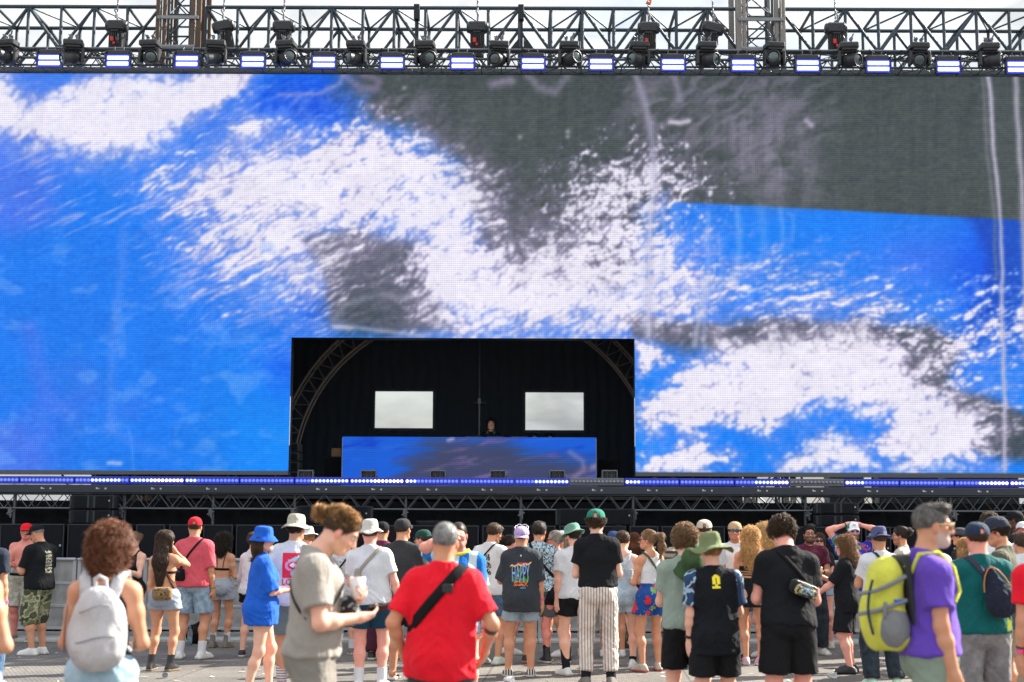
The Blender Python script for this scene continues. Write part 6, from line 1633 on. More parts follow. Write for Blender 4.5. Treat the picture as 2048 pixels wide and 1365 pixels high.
def hipbag(f, side, z, mat, label, cat='bag', back=True, sz=(.11, .045, .065), strapm=None, sh=.12, extra=None, x=None, rot_=0, group='bags worn across the body', width=.028):
    """a small bag worn on a strap over one shoulder; side -1/1 is where the bag hangs"""
    t_ = carried(f, 'shoulder_bag', label, cat, group)
    f.strap((-side * sh, 0, 1.47), (side * .17, 0, z), width, strapm or strapb, parent=t_)
    ys = -1 if back else 1; xx = side * .10 if x is None else x
    pr = f.tprims if hasattr(f, 'tprims') else f.torso()
    c = f.snap([f.T(xx, ys * .2, z)], .0, pr)[0]; nn = nrm(A3(*c) - f.T(xx * .3, 0, z)); c = A3(*c) + nn * sz[1] * .75
    up = nrm(A3(math.sin(R(rot_)), 0, math.cos(R(rot_)))); rt = nrm(np.cross(nn, up)); up = np.cross(rt, nn); M = np.stack([rt, nn, up], 1)
    k = 1
    blob([boxp(c, A3(*sz), M, min(sz) * .85, .01), ell(c + nn * sz[1] * .5 - up * sz[2] * .15, A3(sz[0] * .75, sz[1] * .9, sz[2] * .62), M, .02)], mat, 'bag_body', t_, .006, .002)
    m = MB(); q = [Vector(c + rt * a * sz[0] * .8 + up * sz[2] * .55 + nn * sz[1] * .98) for a in (-1, 0, 1)]; m.tube(q, .003, 5); m.build('zip', plain('zip_metal', (.25, .25, .24), .35, .8), t_)
    f.bagc = (c, M, sz); return t_
def feet_s(f): return f
def std(px, top, s, face, label, shirt, pants, skin='fair', hair=('short', 'brown'), hem=.45, shem=.80, shoe=whs, sock=None, kind='low', sl=.62, fit=.022, hr=.095, pk='shorts', beard=None, **kw):
    hs = kw.pop('hs', {}); extra = kw.pop('extra', None); amp = kw.pop('amp', .007); pfit = kw.pop('pfit', .02); stop = kw.pop('stop', .22); sole = kw.pop('sole', None); brw = kw.pop('brw', None); taper = kw.pop('taper', None)
    f = person(px, top, s, face, label, **kw)
    f.skin(skin, brw or (hair[1] if hair else 'brown'), beard=beard, extra=extra)
    if hair: f.hair(hair[0], hair[1], seed=int(px) % 97 + 1, **hs)
    if shirt is not None: f.tee(shirt, fit=fit, hem=shem, sl=sl, seed=int(px) % 31, amp=amp)
    if pants is not None: f.bottoms(pants, hem=hem, hr=hr, seed=int(px) % 29, name=pk, fit=pfit, taper=taper)
    if shoe is not None: f.shoes(kind, shoe, sole)
    if sock is not None: f.socks(sock, stop)
    return f
# ================================================================== the crowd, nearest first
NEAR, MID, FAR = .0062, .0085, .011
# -- man in the red T-shirt
f = std(884, 1043, 325, -3, 'grey haired man in a bright red T-shirt with a black strap', red, C_('shorts_charcoal', (.045, .048, .055)), 'tan', ('buzz', 'grey'), vox=NEAR, w=1.02, arms=('pocket', ('pocket', (.02, .03, .03))), shem=.80, fit=.036, sl=.78, amp=.011, hem=.8, hr=.11, extra=lambda f, V, c, q: c.__setitem__(np.abs((V - (f.E[1] + (f.W[1] - f.E[1]) * .12)) @ nrm(f.W[1] - f.E[1])) * (np.linalg.norm(V - f.E[1], axis=1) < .12) + (np.linalg.norm(V - f.E[1], axis=1) >= .12) < .018, (.05, .045, .045)))
t_ = carried(f, 'shoulder_strap', 'wide black bag strap crossing the back of the red T-shirt', 'strap'); f.strap((.12, 0, 1.47), (-.20, 0, 1.08), .062, strapb, parent=t_)
m = MB(); c = f.snap([f.T(.06, -.3, 1.38)], .016, f.tprims)[0]; m.cbox((c.x, c.y, c.z), (.032, .006, .026), None, .004); m.build('buckle', plain('buckle', (.02, .02, .02), .3), t_)
# -- woman with the pale backpack
stars = C_('star_top', pattern=p_spots((.60, .58, .56), (.012, .014, .020), 15, .30, typ='ShaderNodeTexVoronoi'), sheen=0.)
f = person(216, 1034, 362, -4, 'woman with wavy auburn hair and a pale grey backpack over a starred black top', sex='f', vox=NEAR, w=1.04, hat=.045, arms=(('hold_low', (-.02, -.06, -.06)), ('hold_low', (.02, -.06, -.06))), head=(-12, 6, 0))
f.skin('tan', 'auburn'); f.hair('wavy', 'auburn', .07, seed=5, vol=.76); f.tank(stars, fit=.014, hem=1.0, wide=.07); f.bottoms(C_('jeans_pale', pattern=lambda t, co: ramp(t, tex(t, co, 10, 8, .7).outputs['Fac'], [(.3, (.26, .42, .54)), (.7, (.42, .56, .66))])), waist=1.04, hem=1.93, hr=.085, fit=.018, name='jeans'); f.shoes('low', whs)
t_ = carried(f, 'backpack', 'pale grey backpack with two shoulder straps worn by the auburn woman', 'backpack'); pale = C_('pack_grey', (.47, .465, .49), bump=.8, foldscale=5); 
c = f.T(.025, -.205, 1.19)
blob([boxp(c + A3(0, .015, -.03), A3(.128, .065, .17), None, .065, .03), ell(c + A3(0, -.01, -.05), A3(.148, .09, .18), None, .05), ell(c + A3(0, -.02, .10), A3(.10, .07, .11), None, .04), ell(c + A3(-.01, -.055, -.09), A3(.12, .06, .10), None, .03)], pale, 'pack_body', t_, .006, .010, 4, 9)
for z_, w_ in ((-.06, .125), (.10, .085)):
    m = MB(); q_ = [Vector(c) + Vector((w_ * math.cos(a * math.pi / 10), -.115 * math.sin(a * math.pi / 10) ** .5 - .005, z_ + .02 * math.sin(a * .6))) for a in range(11)]; m.tube(q_, .0035, 5); m.build('seam', plain('seam_grey', (.2, .2, .22), .7), t_)
for s in (-1, 1):
    m = MB(); pts = f.snap([f.T(s * .075 - .01, -.16, 1.30), f.T(s * .085, -.13, 1.38), f.T(s * .095, -.08, 1.45), f.T(s * .10, -.0, 1.48), f.T(s * .10, .08, 1.42)], .012, f.tprims)
    v = []
    for i, p in enumerate(pts):
        for dx in (-.032, .032): v += [p + Vector((dx, 0, 0)), p + Vector((dx, -.012 if i < 3 else .004, .008))]
    fc = []
    for i in range(len(pts) - 1):
        a = i * 4; b_ = a + 4; fc += [(a, a + 2, b_ + 2, b_), (a + 1, b_ + 1, b_ + 3, a + 3), (a, b_, b_ + 1, a + 1), (a + 2, a + 3, b_ + 3, b_ + 2)]
    m.add(v, fc, True); m.build('shoulder_strap', pale, t_)
    m = MB(); m.tube([Vector(c) + Vector((s * .15, .02, -.10)), Vector(f.T(s * .17, -.06, 1.05)), Vector(f.T(s * .165, .02, 1.12))], .009, 6); m.build('lower_strap', pale, t_)
m = MB(); m.tube([Vector(c) + Vector(p) for p in ((-.03, .02, .2), (-.03, -.0, .25), (0, -.01, .265), (.03, -.0, .25), (.03, .02, .2))], .011, 8); m.build('grab_handle', pale, t_)
m = MB(); m.tube([Vector(c) + Vector((-.155 + .0 * a, -.04 - .03 * math.sin(a * .5), .12 - .05 * a)) for a in range(6)], .004, 5); m.build('zip', plain('zip_dark', (.08, .08, .09), .4), t_)
# -- man with the curly bun reading his phone
f = std(632, 1003, 352, -88, 'man with a curly sandy bun and taupe T-shirt looking down at his phone', C_('taupe', (.29, .265, .24)), C_('trousers_taupe', (.20, .185, .165)), 'fair', ('crop', 'brown'), vox=NEAR, hat=-.015, lean=2, head=(0, 33, 0), neck=.045, beard=('sandy', .4), arms=(('phone', (.02, -.12, .03)), ('phone', (.03, -.09, -.05))), shem=.93, fit=.028, sl=.72, amp=.010, hem=1.93, hr=.085, pk='trousers', curl=(.5, .25), hs=dict(vol=.8))
H = lambda x, y, z: f.hc + f.headR @ (A3(x, y, z) * f.k * .97)
f.hairmesh([ell(H(0, -.024, .060), A3(.078, .094, .056), f.headR, .02, caps=[cap(H(0, .085, .062), f.headR @ A3(0, .77, -.64))])], 'sandy', .008, 52, 4200, .024, curl=1.5, flow=(0, -.5, .1), tr=.0027, var=.5, seed=8, name='hair_curls')
f.hairmesh([ell(H(0, -.150, .012), A3(.027, .034, .029), f.headR, .02)], 'sandy', .010, 50, 900, .034, curl=1.5, flow=(0, -.5, -.3), tr=.0026, var=.5, seed=9, name='hair_bun')
m = MB(); m.tube([H(0, -.100, .022), H(0, -.118, .019)], .027, 14); m.build('hair_tie', plain('hair_tie', (.012, .012, .014), .8), f.root)
phone(f, 1, 'black phone held by the man with the sandy bun', up=.01)
cup(f, 0, 'white paper cup with red print held by the man with the sandy bun', False, .12, .046, cupw)
hipbag(f, 1, 1.16, C_('bag_camo_grey', pattern=p_spots((.012, .013, .015), (.22, .24, .24), 24, .56)), 'black and grey patterned chest bag worn by the man with the sandy bun', back=False, sz=(.07, .055, .085), x=.03, sh=.06, width=.014)
# -- man walking right with the yellow backpack
f = std(1852, 1005, 350, -86, 'bearded grey man in a purple T-shirt and tan sunglasses walking to the right', C_('purple', (.125, .055, .42), pattern=lambda t, co: ramp(t, tex(t, co, 3.2, 2, stretch=(1, 1, 1)).outputs['Fac'], [(0, (.11, .05, .40)), (.66, (.12, .055, .42)), (.69, (.22, .04, .25))])), C_('trousers_green', (.20, .25, .20)), 'tan', ('buzz', (.11, .10, .095)), vox=NEAR, brw='grey', arms=('hang', ('hang', (-.02, .04, .0))), shem=.95, fit=.026, sl=.66, amp=.010, hem=1.93, hr=.095, pk='trousers', beard=('silver', .62), head=(-3, 2, 0), feet=((-.09, .22, 4), (.09, -.2, -4)), hs=dict(vol=1.0), neck=.02)
H = lambda x, y, z: f.hc + f.headR @ (A3(x, y, z) * f.k * .97)
f.hairmesh([ell(H(0, .005, .078), A3(.066, .092, .046), f.headR, .02, caps=[cap(H(0, .085, .066), f.headR @ A3(0, .77, -.64))]), ell(H(0, .055, .105), A3(.040, .038, .018), f.headR, .02)], (.045, .038, .034), .002, 60, 1500, .012, curl=.1, flow=(0, .6, .4), tr=.0014, seed=12, name='quiff')
f.glasses(plain('frame_tan', (.55, .40, .22), .3), lensd)
f.decal(f.shirto, [patch_shape(-.02, .02, -.015, .015, plain('patch_pale', (.5, .48, .6), .7))], 1.30, x=.0, back=False)
t_ = carried(f, 'backpack', 'bright yellow hiking backpack with grey straps on the man in purple', 'backpack')
yel = C_('pack_yellow', (.58, .58, .075), bump=.8, foldscale=6); gwe = C_('pack_grey_panel', (.19, .195, .21), bump=.5)
c = f.T(0, -.265, 1.20)
blob([boxp(c + A3(0, .045, -.01), A3(.132, .072, .24), RX(8), .07, .04), ell(c + A3(0, -.01, -.08), A3(.135, .09, .17), None, .05), ell(c + A3(0, .04, .15), A3(.12, .085, .12), None, .04), ell(c + A3(0, -.045, -.05), A3(.10, .062, .17), None, .04), cone(c + A3(0, .10, -.20), c + A3(0, .25, -.17), .05, .03, k=.05)], yel, 'pack_body', t_, .0062, .004, 5, 14)
blob([ell(c + A3(.075, .035, -.11), A3(.088, .10, .135), RX(14), .02), ell(c + A3(-.075, .035, -.11), A3(.088, .10, .135), RX(14), .02)], gwe, 'side_pocket', t_, .0065, .002)
blob([boxp(c + A3(0, .15, .02), A3(.125, .018, .26), RX(6), .015, .01)], C_('pack_back_panel', (.035, .037, .045), bump=.3), 'back_panel', t_, .0065)
m = MB(); m.cbox((c[0] + .15, c[1] + .06, c[2] + .02), (.006, .03, .014), None, .003); m.build('side_label', plain('label_blue', (.02, .10, .55), .5), t_)
for z0_s, z1_s in ((.16, .08), (.03, -.03)):
    m = MB(); pts = [Vector(c) + Vector((.148, .10, z0_s)), Vector(c) + Vector((.152, .02, (z0_s + z1_s) / 2)), Vector(c) + Vector((.135, -.07, z1_s)), Vector(c) + Vector((.08, -.15, z1_s - .02))]; m.tube(pts, .012, 6); m.build('compression_strap', gwe, t_)
m = MB(); m.tube([Vector(c) + Vector((.147, -.02, .02)), Vector(c) + Vector((.150, -.03, -.06))], .011, 6); m.build('buckle_strap', gwe, t_)
m = MB(); m.tube([Vector(c) + Vector((.12, -.08, .14 - .05 * a)) + Vector((0, -.03 * math.sin(a * .5), 0)) for a in range(7)], .008, 6); m.build('zip', C_('zip_navy', (.01, .03, .07)), t_)
for s in (-1, 1):
    pts = f.snap([f.T(s * .10, -.13, 1.36), f.T(s * .10, -.06, 1.45), f.T(s * .10, .02, 1.46), f.T(s * .105, .09, 1.38), f.T(s * .12, .10, 1.28), f.T(s * .14, .06, 1.22)], .014, f.tprims)
    m = MB(); m.tube([Vector(c) + Vector((s * .09, .12, .22))] + pts, [.014] * 5 + [.010] * 2, 8); m.build('shoulder_strap', yel, t_)
pts = [Vector(f.T(.13, -.12, 1.0)), Vector(f.T(.165, .0, .97)), Vector(f.T(.17, .03, .95)), Vector(f.T(.175, .03, .6))]; m = MB(); m.tube(pts, .012, 6); m.build('waist_strap', gwe, t_)
# -- teal man
f = std(1957, 1038, 262, 2, 'man in a dark teal T-shirt and navy cap with a navy sling bag', C_('teal', (.0, .092, .098), var=.1), C_('shorts_grey_denim', pattern=lambda t, co: ramp(t, tex(t, co, 14, 8, .7).outputs['Fac'], [(.3, (.13, .135, .15)), (.7, (.24, .245, .26))])), 'pink', ('crop', 'brown'), vox=.0068, w=1.05, arms=('hold', 'fold'), shem=.93, fit=.028, sl=.66, hem=.86, hr=.108, shoe=bge, hat=.015)
f.cap_(C_('cap_navy', (.012, .028, .06)), yaw=0, hole=True, r=.096)
t_ = carried(f, 'sling_bag', 'navy teardrop sling bag with orange piping on the teal T-shirt', 'bag', 'bags worn across the body'); navyb = C_('sling_navy', (.010, .016, .035), bump=.8, foldscale=14)
f.strap((-.10, 0, 1.47), (.20, 0, 1.02), .045, C_('strap_navy', (.03, .038, .06)), parent=t_)
c = f.T(.045, -.215, 1.20); blob([ell(c + A3(.02, 0, -.05), A3(.125, .06, .12), None, .05), cone(c + A3(.02, 0, -.02), c + A3(-.05, .02, .16), .085, .045, flat=(A3(0, 1, 0), .55), k=.04)], navyb, 'bag_body', t_, .0062, .005, 6, 26)
m = MB(); m.tube([Vector(c) + Vector(p) for p in ((-.105, -.0, .02), (-.108, -.005, .08), (-.098, -.005, .14), (-.075, -.005, .19), (-.045, -.005, .205), (.0, -.005, .185), (.05, -.005, .13), (.095, -.005, .06))], .0045, 6); m.build('piping', plain('orange_piping', (.55, .20, .05), .6), t_)
m = MB(); m.cbox((c[0] + .06, c[1] - .0, c[2] - .20), (.004, .003, .06)); m.cbox((c[0] + .072, c[1] - .0, c[2] - .22), (.011, .004, .035)); m.build('tag', plain('neon_tag', (.62, .75, .05), .6), t_)
# -- right edge red shirt
f = std(2094, 1040, 300, 4, 'person in a red shirt with stacked wristbands cut off by the right edge', red, khaki, 'tan', ('short', 'brown'), vox=.0068, arms=('hang', 'hang'), shem=.88, fit=.03, hem=.9, hr=.11)
wristband(f, 0, pinkband, .02); wristband(f, 0, plain('wristband_dark', (.08, .02, .04), .6), .012, at=.085)
# -- black tee with hip bag, head bowed
f = std(1573, 1048, 254, 3, 'broad man in a black T-shirt bowing his curly head', black, C_('shorts_black', (.0075, .008, .010), sheen=0.), 'pink', ('undercut_curly', 'brown'), vox=.0068, w=1.0, lean=9, head=(8, 30, 0), arms=(('hold_low', (0, 0, .02)), ('hold_low', (0, 0, 0))), shem=.90, fit=.026, hem=.84, hr=.115, H=1.80, shoe=whs, sock=sockw, hs=dict(vol=1.0), pfit=.024)
hipbag(f, 1, 1.15, C_('hipbag_black', (.012, .013, .016), bump=.6), 'black hip bag with snacks in its clear pocket across the black T-shirt', sz=(.115, .05, .055), x=.09, rot_=20, sh=.10)
bc, M_, sz_ = f.bagc; t_ = bpy.data.objects[[o.name for o in bpy.data.objects if o.name.startswith('shoulder_bag')][-1]]
blob([boxp(bc + M_ @ A3(-.0, .045, -.035), A3(.095, .03, .035), M_, .025, .01)], C_('pocket_contents', pattern=p_floral((.03, .035, .04), [(.50, .36, .12), (.35, .38, .38), (.15, .28, .38), (.03, .035, .04)], 26), bump=.3), 'clear_pocket', t_, .006, .003)
# -- bright green sun hat, black jersey
jer = cloth('jersey_black', (.0065, .008, .012), sheen=0.); slv = cloth('jersey_sleeve', (.1, .1, .2), pattern=p_spots((.02, .05, .12), (.30, .42, .55), 11, .50, 5, c3=(.02, .02, .04), thr2=.6))
f = person(1427, 1063, 250, 0, 'person in a wide light green sun hat and black jersey with patterned sleeves', vox=.0068, hat=.035, arms=(('hang', (.0, .02, 0)), ('hold_low', (0, -.02, -.02))), head=(14, 4, 0))
f.skin('fair', 'sandy'); f.hair('short', 'sandy')
ax0 = .155
f.tee([jer, slv], fit=.028, hem=.76, sl=.74, sr=.080, mi=lambda c: (np.abs(c[:, 0]) > (.172 + (c[:, 2] - 1.3) * -.12) * f.k).astype(int) * (c[:, 2] > 1.05 * f.k))
f.bottoms(C_('shorts_black', (.0075, .008, .010)), hem=.80, hr=.11, waist=.85); f.shoes('low', bks); f.socks(sockw)
f.bucket(C_('hat_green', (.15, .185, .085), bump=.5), tilt=-4, brim=.095, drop=.05, h=.125, flop=.018, r=.1, yaw=18, band=None, zc=.035)
ylw = plain('emblem_yellow', (.85, .70, .03), .6)
f.decal(f.shirto, [patch_shape(-.030, -.004, .0, .075, ylw, .008, lambda u, v: v > .12 * (1 - u) and (v < .9 or u > .3)), patch_shape(.004, .030, .0, .075, ylw, .008, lambda u, v: v > .12 * u and (v < .9 or u < .7)), patch_shape(-.012, .012, .055, .082, ylw, .006), patch_shape(-.034, .030, -.024, -.007, ylw, .008), patch_shape(-.01, .01, -.008, .006, ylw, .006)], 1.335, name='emblem')
wristband(f, 0, watchm, .022, 'watch')
# -- sage tee, dark green hat hanging on the neck
f = std(1372, 1052, 238, -6, 'curly haired person in a sage T-shirt with a dark green hat behind the neck', C_('sage', (.25, .315, .27)), C_('shorts_black', (.0075, .008, .010)), 'fair', ('curly', 'light'), vox=.0070, arms=('hold_low', 'hold'), shem=.90, fit=.026, hem=.86, hr=.11, head=(0, 14, 0), hs=dict(vol=1.1), sock=sockw)
hm = f.HM; f.HM = lambda: Matrix.Translation(Vector(f.T(.06, -.13, 1.44))) @ Matrix.Rotation(R(52), 4, 'X') @ Matrix.Rotation(R(-12), 4, 'Y')
f.bucket(C_('hat_dark_green', (.035, .075, .028), bump=.5), tilt=0, brim=.095, drop=.03, h=.11, flop=.02, r=.098, zc=0, yaw=30); f.HM = hm
# -- striped trousers, green cap
f = std(1196, 1012, 182, 0, 'tall man in red striped trousers, black T-shirt and a green cap', black, None, 'fair', ('curly', 'brown'), vox=.0075, w=.94, arms=(('hold', (0, -.05, -.08)), ('hold', (0, -.05, -.12))), shem=.985, fit=.026, shoe=grs, sock=sockb, stop=.3, hat=.03, feet=((-.13, 0, 10), (.12, 0, -10)), kind='low', sole=plain('sole_grey', (.2, .18, .15), .8), hs=dict(vol=.85))
f.bottoms(C_('striped', pattern=p_stripes((.19, .055, .06), (.64, .585, .52), .031, .24), bump=.8), hem=1.84, hr=.064, taper=.076, name='trousers', fit=.024, amp=.010)
f.cap_(C_('cap_green', (.015, .17, .115)), yaw=0, tilt=4, zc=.035, r=.100, h=.088, hole=True)
# -- HAPPY tee
f = std(1043, 1048, 172, 1, 'man in an oversized charcoal T-shirt with colourful print and a backwards lilac cap', C_('charcoal', (.030, .036, .045), var=.2), C_('shorts_ice', (.28, .35, .41)), 'tan', ('crop', 'dark'), vox=.0075, arms=(('hold', (-.04, -.04, -.05)), ('hang', (.02, .02, .0))), shem=.76, fit=.042, sl=.95, hem=.62, hr=.112, hat=.02, amp=.009, shoe=C_('checker', pattern=p_stripes((.02, .02, .02), (.55, .53, .48), .03, .5)), kind='slip')
f.cap_(C_('cap_lilac', (.42, .31, .52)), yaw=180, vis=.06, tilt=14, r=.095)
f.glasses(frw, lensd, on_cap=f.capM @ Matrix.Translation((0, -.02, .07)) @ Matrix.Rotation(R(0), 4, 'Z') @ Matrix.Rotation(R(180), 4, 'Z'))
bl, gr_, org, pch, pkk = (plain('print_blue', (.28, .48, .85), .7), plain('print_green', (.10, .35, .09), .7), plain('print_orange', (.85, .22, .06), .7), plain('print_peach', (.85, .50, .18), .7), plain('print_pink', (.7, .05, .15), .7))
rn = random.Random(5)
leaf = [patch_shape(a, a + rn.uniform(.006, .014), b_, b_ + rn.uniform(.02, .045), gr_, .01) for a, b_ in [(rn.uniform(-.09, .08), rn.uniform(-.125, -.09)) for _ in range(16)] + [(rn.uniform(-.03, .01), rn.uniform(-.08, .0)) for _ in range(5)]]
f.decal(f.shirto, [text_shape('HAPPY', .20, bl, .20, sub=.012)], 1.20, off=.004)
f.decal(f.shirto, leaf, 1.22, off=.006, name='print_leaf')
f.decal(f.shirto, [blots(-.08, .08, -.15, -.09, org, 2, 3, 1.1)], 1.20, off=.008)
f.decal(f.shirto, [(([(-.12 + .24 * i / 16, .068 + .035 * (i / 16) + .010 * math.sin(i * 1.3) + d_) for i in range(17) for d_ in (0, .016)]), [(2 * i, 2 * i + 2, 2 * i + 3, 2 * i + 1) for i in range(16)], pch), patch_shape(-.045, .085, .108, .117, pkk, .01), patch_shape(.0, .06, -.172, -.162, plain('print_cyan', (.03, .35, .65), .6), .01)], 1.20, off=.009)
f.decal(f.shirto, [patch_shape(-.006, .006, -.009, .009, frw, .006)], 1.40, off=.005)
wristband(f, 1, pinkband)
# -- white tee with black graffiti print
f = std(984, 1045, 157, -30, 'man in a white T-shirt with black graffiti print and dark glasses looking down', white, denimd, 'tan', ('short', 'brown'), vox=MID, arms=('hold_low', 'hold'), head=(-22, 24, 0), beard=('brown', .6), shem=.86, hem=.72, hr=.108, fit=.03, sl=.8, shoe=plain('shoe_white_green', (.50, .60, .52), .6))
f.glasses(frb, lensd)
f.decal(f.shirto, [blots(-.14, .07, -.16, .11, frb, 3, 8, .95)], 1.25, off=.005)
t_ = carried(f, 'shoulder_strap', 'thin black strap over the white graffiti T-shirt', 'strap'); f.strap((.09, 0, 1.47), (-.17, 0, 1.15), .02, strapb, parent=t_)
# -- leaf-pattern shirt
pat = C_('shirt_pattern', pattern=p_spots((.42, .55, .62), (.015, .025, .035), 26, .48, 4, c3=(.42, .55, .62), thr2=.56))
f = std(1078, 1043, 155, -14, 'man in a black and pale blue patterned shirt and grey shorts', pat, C_('shorts_grey', (.085, .088, .098)), 'tan', ('short', 'dark'), vox=MID, arms=('hold_low', ('hold', (.12, -.04, .05))), shem=.90, hem=.82, hr=.105, fit=.03, shoe=bks, sole=plain('sole_gum', (.45, .25, .10), .6), sl=.85)
t_ = carried(f, 'shoulder_strap', 'black strap across the back of the patterned shirt', 'strap'); f.strap((-.10, 0, 1.47), (.18, 0, 1.1), .03, strapb, parent=t_)
# -- woman in sunglasses behind the charcoal tee
f = person(1018, 1070, 146, -60, 'woman in pale framed sunglasses half hidden behind the charcoal T-shirt', sex='f', vox=MID, arms=('hold', 'hold'), head=(0, 6, 0)); f.skin('pink', 'dark'); f.hair('bun', 'dark'); f.tank(black); f.bottoms(denim, hem=.3, hr=.11); f.shoes('low', whs); f.glasses(frw, lensd)
# -- silver-blonde ponytail woman
f = person(1112, 1062, 155, 8, 'woman with silver blonde ponytail and sunglasses in black shorts and a cropped top', sex='f', vox=MID, arms=('fold', 'fold'), head=(62, 0, 0)); f.skin('red', 'grey'); f.hair('pony', (.36, .32, .28), .26); f.tank(C_('crop_dusky', (.42, .28, .24)), hem=1.17); f.bottoms(black, hem=.34, hr=.105, waist=1.04); f.shoes('boot', bks); f.socks(sockb, .24); f.glasses(frb, lensd)
m = MB(); pts = f.snap([f.T(.16 * math.cos(a * .35), .14 * math.sin(a * .35), 1.03) for a in range(19)], .012); m.tube(pts, .012, 6); m.build('belt', strapb, f.root)
# -- white tee, sage bucket hat
f = std(1150, 1045, 170, 12, 'man in a sage green bucket hat, white T-shirt and short black shorts', white, black, 'fair', ('short', 'dark'), vox=MID, arms=('hang', 'hold'), shem=.90, hem=.52, hr=.112, fit=.026, hat=.03, head=(35, 4, 0), beard=('dark', .7), sock=sockb, stop=.34, lean=2)
f.bucket(C_('hat_sage', (.13, .27, .21)), tilt=-14, brim=.045, drop=.028, h=.095)
# -- white visor person left of him
f = person(1128, 1060, 148, 70, 'person in a white visor glimpsed left of the sage bucket hat', vox=FAR, arms=('hang', 'hang')); f.skin('tan', 'brown'); f.hair('short', 'blond'); f.tee(white); f.bottoms(khaki, hem=.8); f.shoes('low', whs); f.cap_(white, vis=.08)
# -- black cap man behind the striped trousers man
f = person(1240, 1049, 140, 72, 'dark skinned man in a black cap and sleeveless black top with a red bandana', vox=MID, arms=('chest', 'face'), head=(10, 4, 0)); f.skin('dark', 'black'); f.hair('crop', 'black'); f.tank(black, hem=.85); f.bottoms(C_('camo_green', pattern=p_spots((.05, .05, .03), (.14, .12, .07), 12, .48, 3, c3=(.03, .03, .02), thr2=.58)), hem=1.9, hr=.08, name='trousers'); f.shoes('low', bks); f.cap_(black, vis=.07)
t_ = carried(f, 'bandana', 'red patterned bandana hanging from the hand of the man in black', 'bandana'); c = f.W[0] + f.HD[0] * .08
blob([cone(c, c + A3(.02, 0, -.09), .03, .055, flat=(A3(0, 1, 0), .3)), cone(c + A3(.01, 0, -.06), c + A3(.05, 0, -.2), .045, .02, flat=(A3(0, 1, 0), .3))], C_('bandana_red', pattern=p_spots((.6, .45, .45), (.62, .01, .03), 60, .36)), 'cloth', t_, .007, .006)
# -- floral shirt, blue cap
flo = C_('shirt_floral', pattern=p_floral((.58, .55, .56), [(.35, .12, .18), (.12, .16, .25), (.55, .35, .15), (.58, .55, .56)], 18))
f = std(1224, 1058, 148, -8, 'person in a blue cap and pale floral shirt behind the striped trousers man', flo, denimd, 'tan', ('crop', 'dark'), vox=FAR, hat=.02, arms=('hold', 'hold')); f.cap_(C_('cap_blue', (.03, .06, .17)), yaw=0)
# -- denim dungarees woman
f = person(1248, 1078, 162, -4, 'woman in pale denim dungaree shorts and a white top', sex='f', vox=MID, arms=('hold_low', ('hold', (0, -.04, 0))), head=(0, 12, 0), H=1.66); f.skin('fair', 'brown'); f.hair('short', 'brown'); f.tank(white, fit=.008, hem=1.0)
pd = C_('denim_pale', pattern=lambda t, co: ramp(t, tex(t, co, 12, 8, .7).outputs['Fac'], [(.3, (.32, .44, .54)), (.7, (.46, .56, .64))])); f.bottoms(pd, hem=.46, hr=.115, waist=1.17, fit=.028, name='dungarees'); f.shoes('high', whs); f.socks(sockb, .16)
o = npmesh('bib', *polygonise([dict(p, caps=[cap(f.T(0, 0, 1.12), A3(0, 0, -1)), cap(f.T(0, 0, 1.26), A3(0, 0, 1)), cap(f.T(.09, 0, 0), A3(1, 0, 0)), cap(f.T(-.09, 0, 0), A3(-1, 0, 0))]) for p in f.torso(.02)], .008, None, 0)[:2], pd, f.root)
for s in (-1, 1):
    m = MB(); m.tube(f.snap([f.T(-s * .02, -.12, 1.24), f.T(s * .05, -.12, 1.36), f.T(s * .08, -.07, 1.45), f.T(s * .085, 0, 1.47), f.T(s * .07, .10, 1.36)], .014), .014, 6); m.build('strap', pd, o)
# -- ponytail woman, floral shorts
f = person(1300, 1060, 165, 26, 'woman with a brown ponytail, white vest and bright floral shorts', sex='f', vox=.0075, arms=('hold_low', ('hang', (-.02, .05, .02))), head=(50, -2, 0)); f.skin('tan', 'light'); f.hair('pony', 'light', .24, vol=1.1); f.tank(white, hem=1.06, fit=.012, back=.03)
f.bottoms(C_('shorts_floral', pattern=p_floral((.008, .06, .26), [(.62, .02, .03), (.20, .38, .15), (.008, .06, .26), (.62, .02, .03), (.35, .50, .30)], 11)), hem=.50, hr=.125, waist=1.09, fit=.024); f.shoes('low', bge, plain('sole_red', (.5, .1, .08), .6)); f.glasses(plain('frame_brown', (.10, .02, .02), .3), lensd)
m = MB(); hh = f.hc + f.headR @ A3(0, -.125, .06); m.lathe([(.012, -.012), (.03, -.008), (.034, 0), (.03, .008), (.012, .012)], Matrix.Translation(Vector(hh)) @ Matrix.Rotation(R(90), 4, 'X'), 14); m.build('scrunchie', C_('scrunchie', (.20, .06, .12)), f.root)
m = MB(); pts = f.snap([f.T(-.19, .06 - .0 * a, 1.05 - .045 * a) for a in range(7)], .006, f.legprims)
hipbag(f, 1, 1.03, C_('olive_bag', (.085, .085, .025), bump=.6), 'small olive green shoulder bag of the woman in floral shorts', sz=(.085, .045, .075), strapm=C_('olive_strap', (.07, .08, .03)), sh=.11, x=.13)
f = person(1272, 1066, 134, -10, 'barefoot looking person in a dark dress by the barrier behind the floral shorts', sex='f', vox=FAR, arms=('hold', 'hold')); f.skin('fair', 'auburn'); f.hair('long', 'auburn', .2); f.tee(C_('dress_dark', (.012, .02, .03)), hem=.5, flare=.03); f.shoes('sandal', C_('sandal_brown', (.10, .05, .03)))
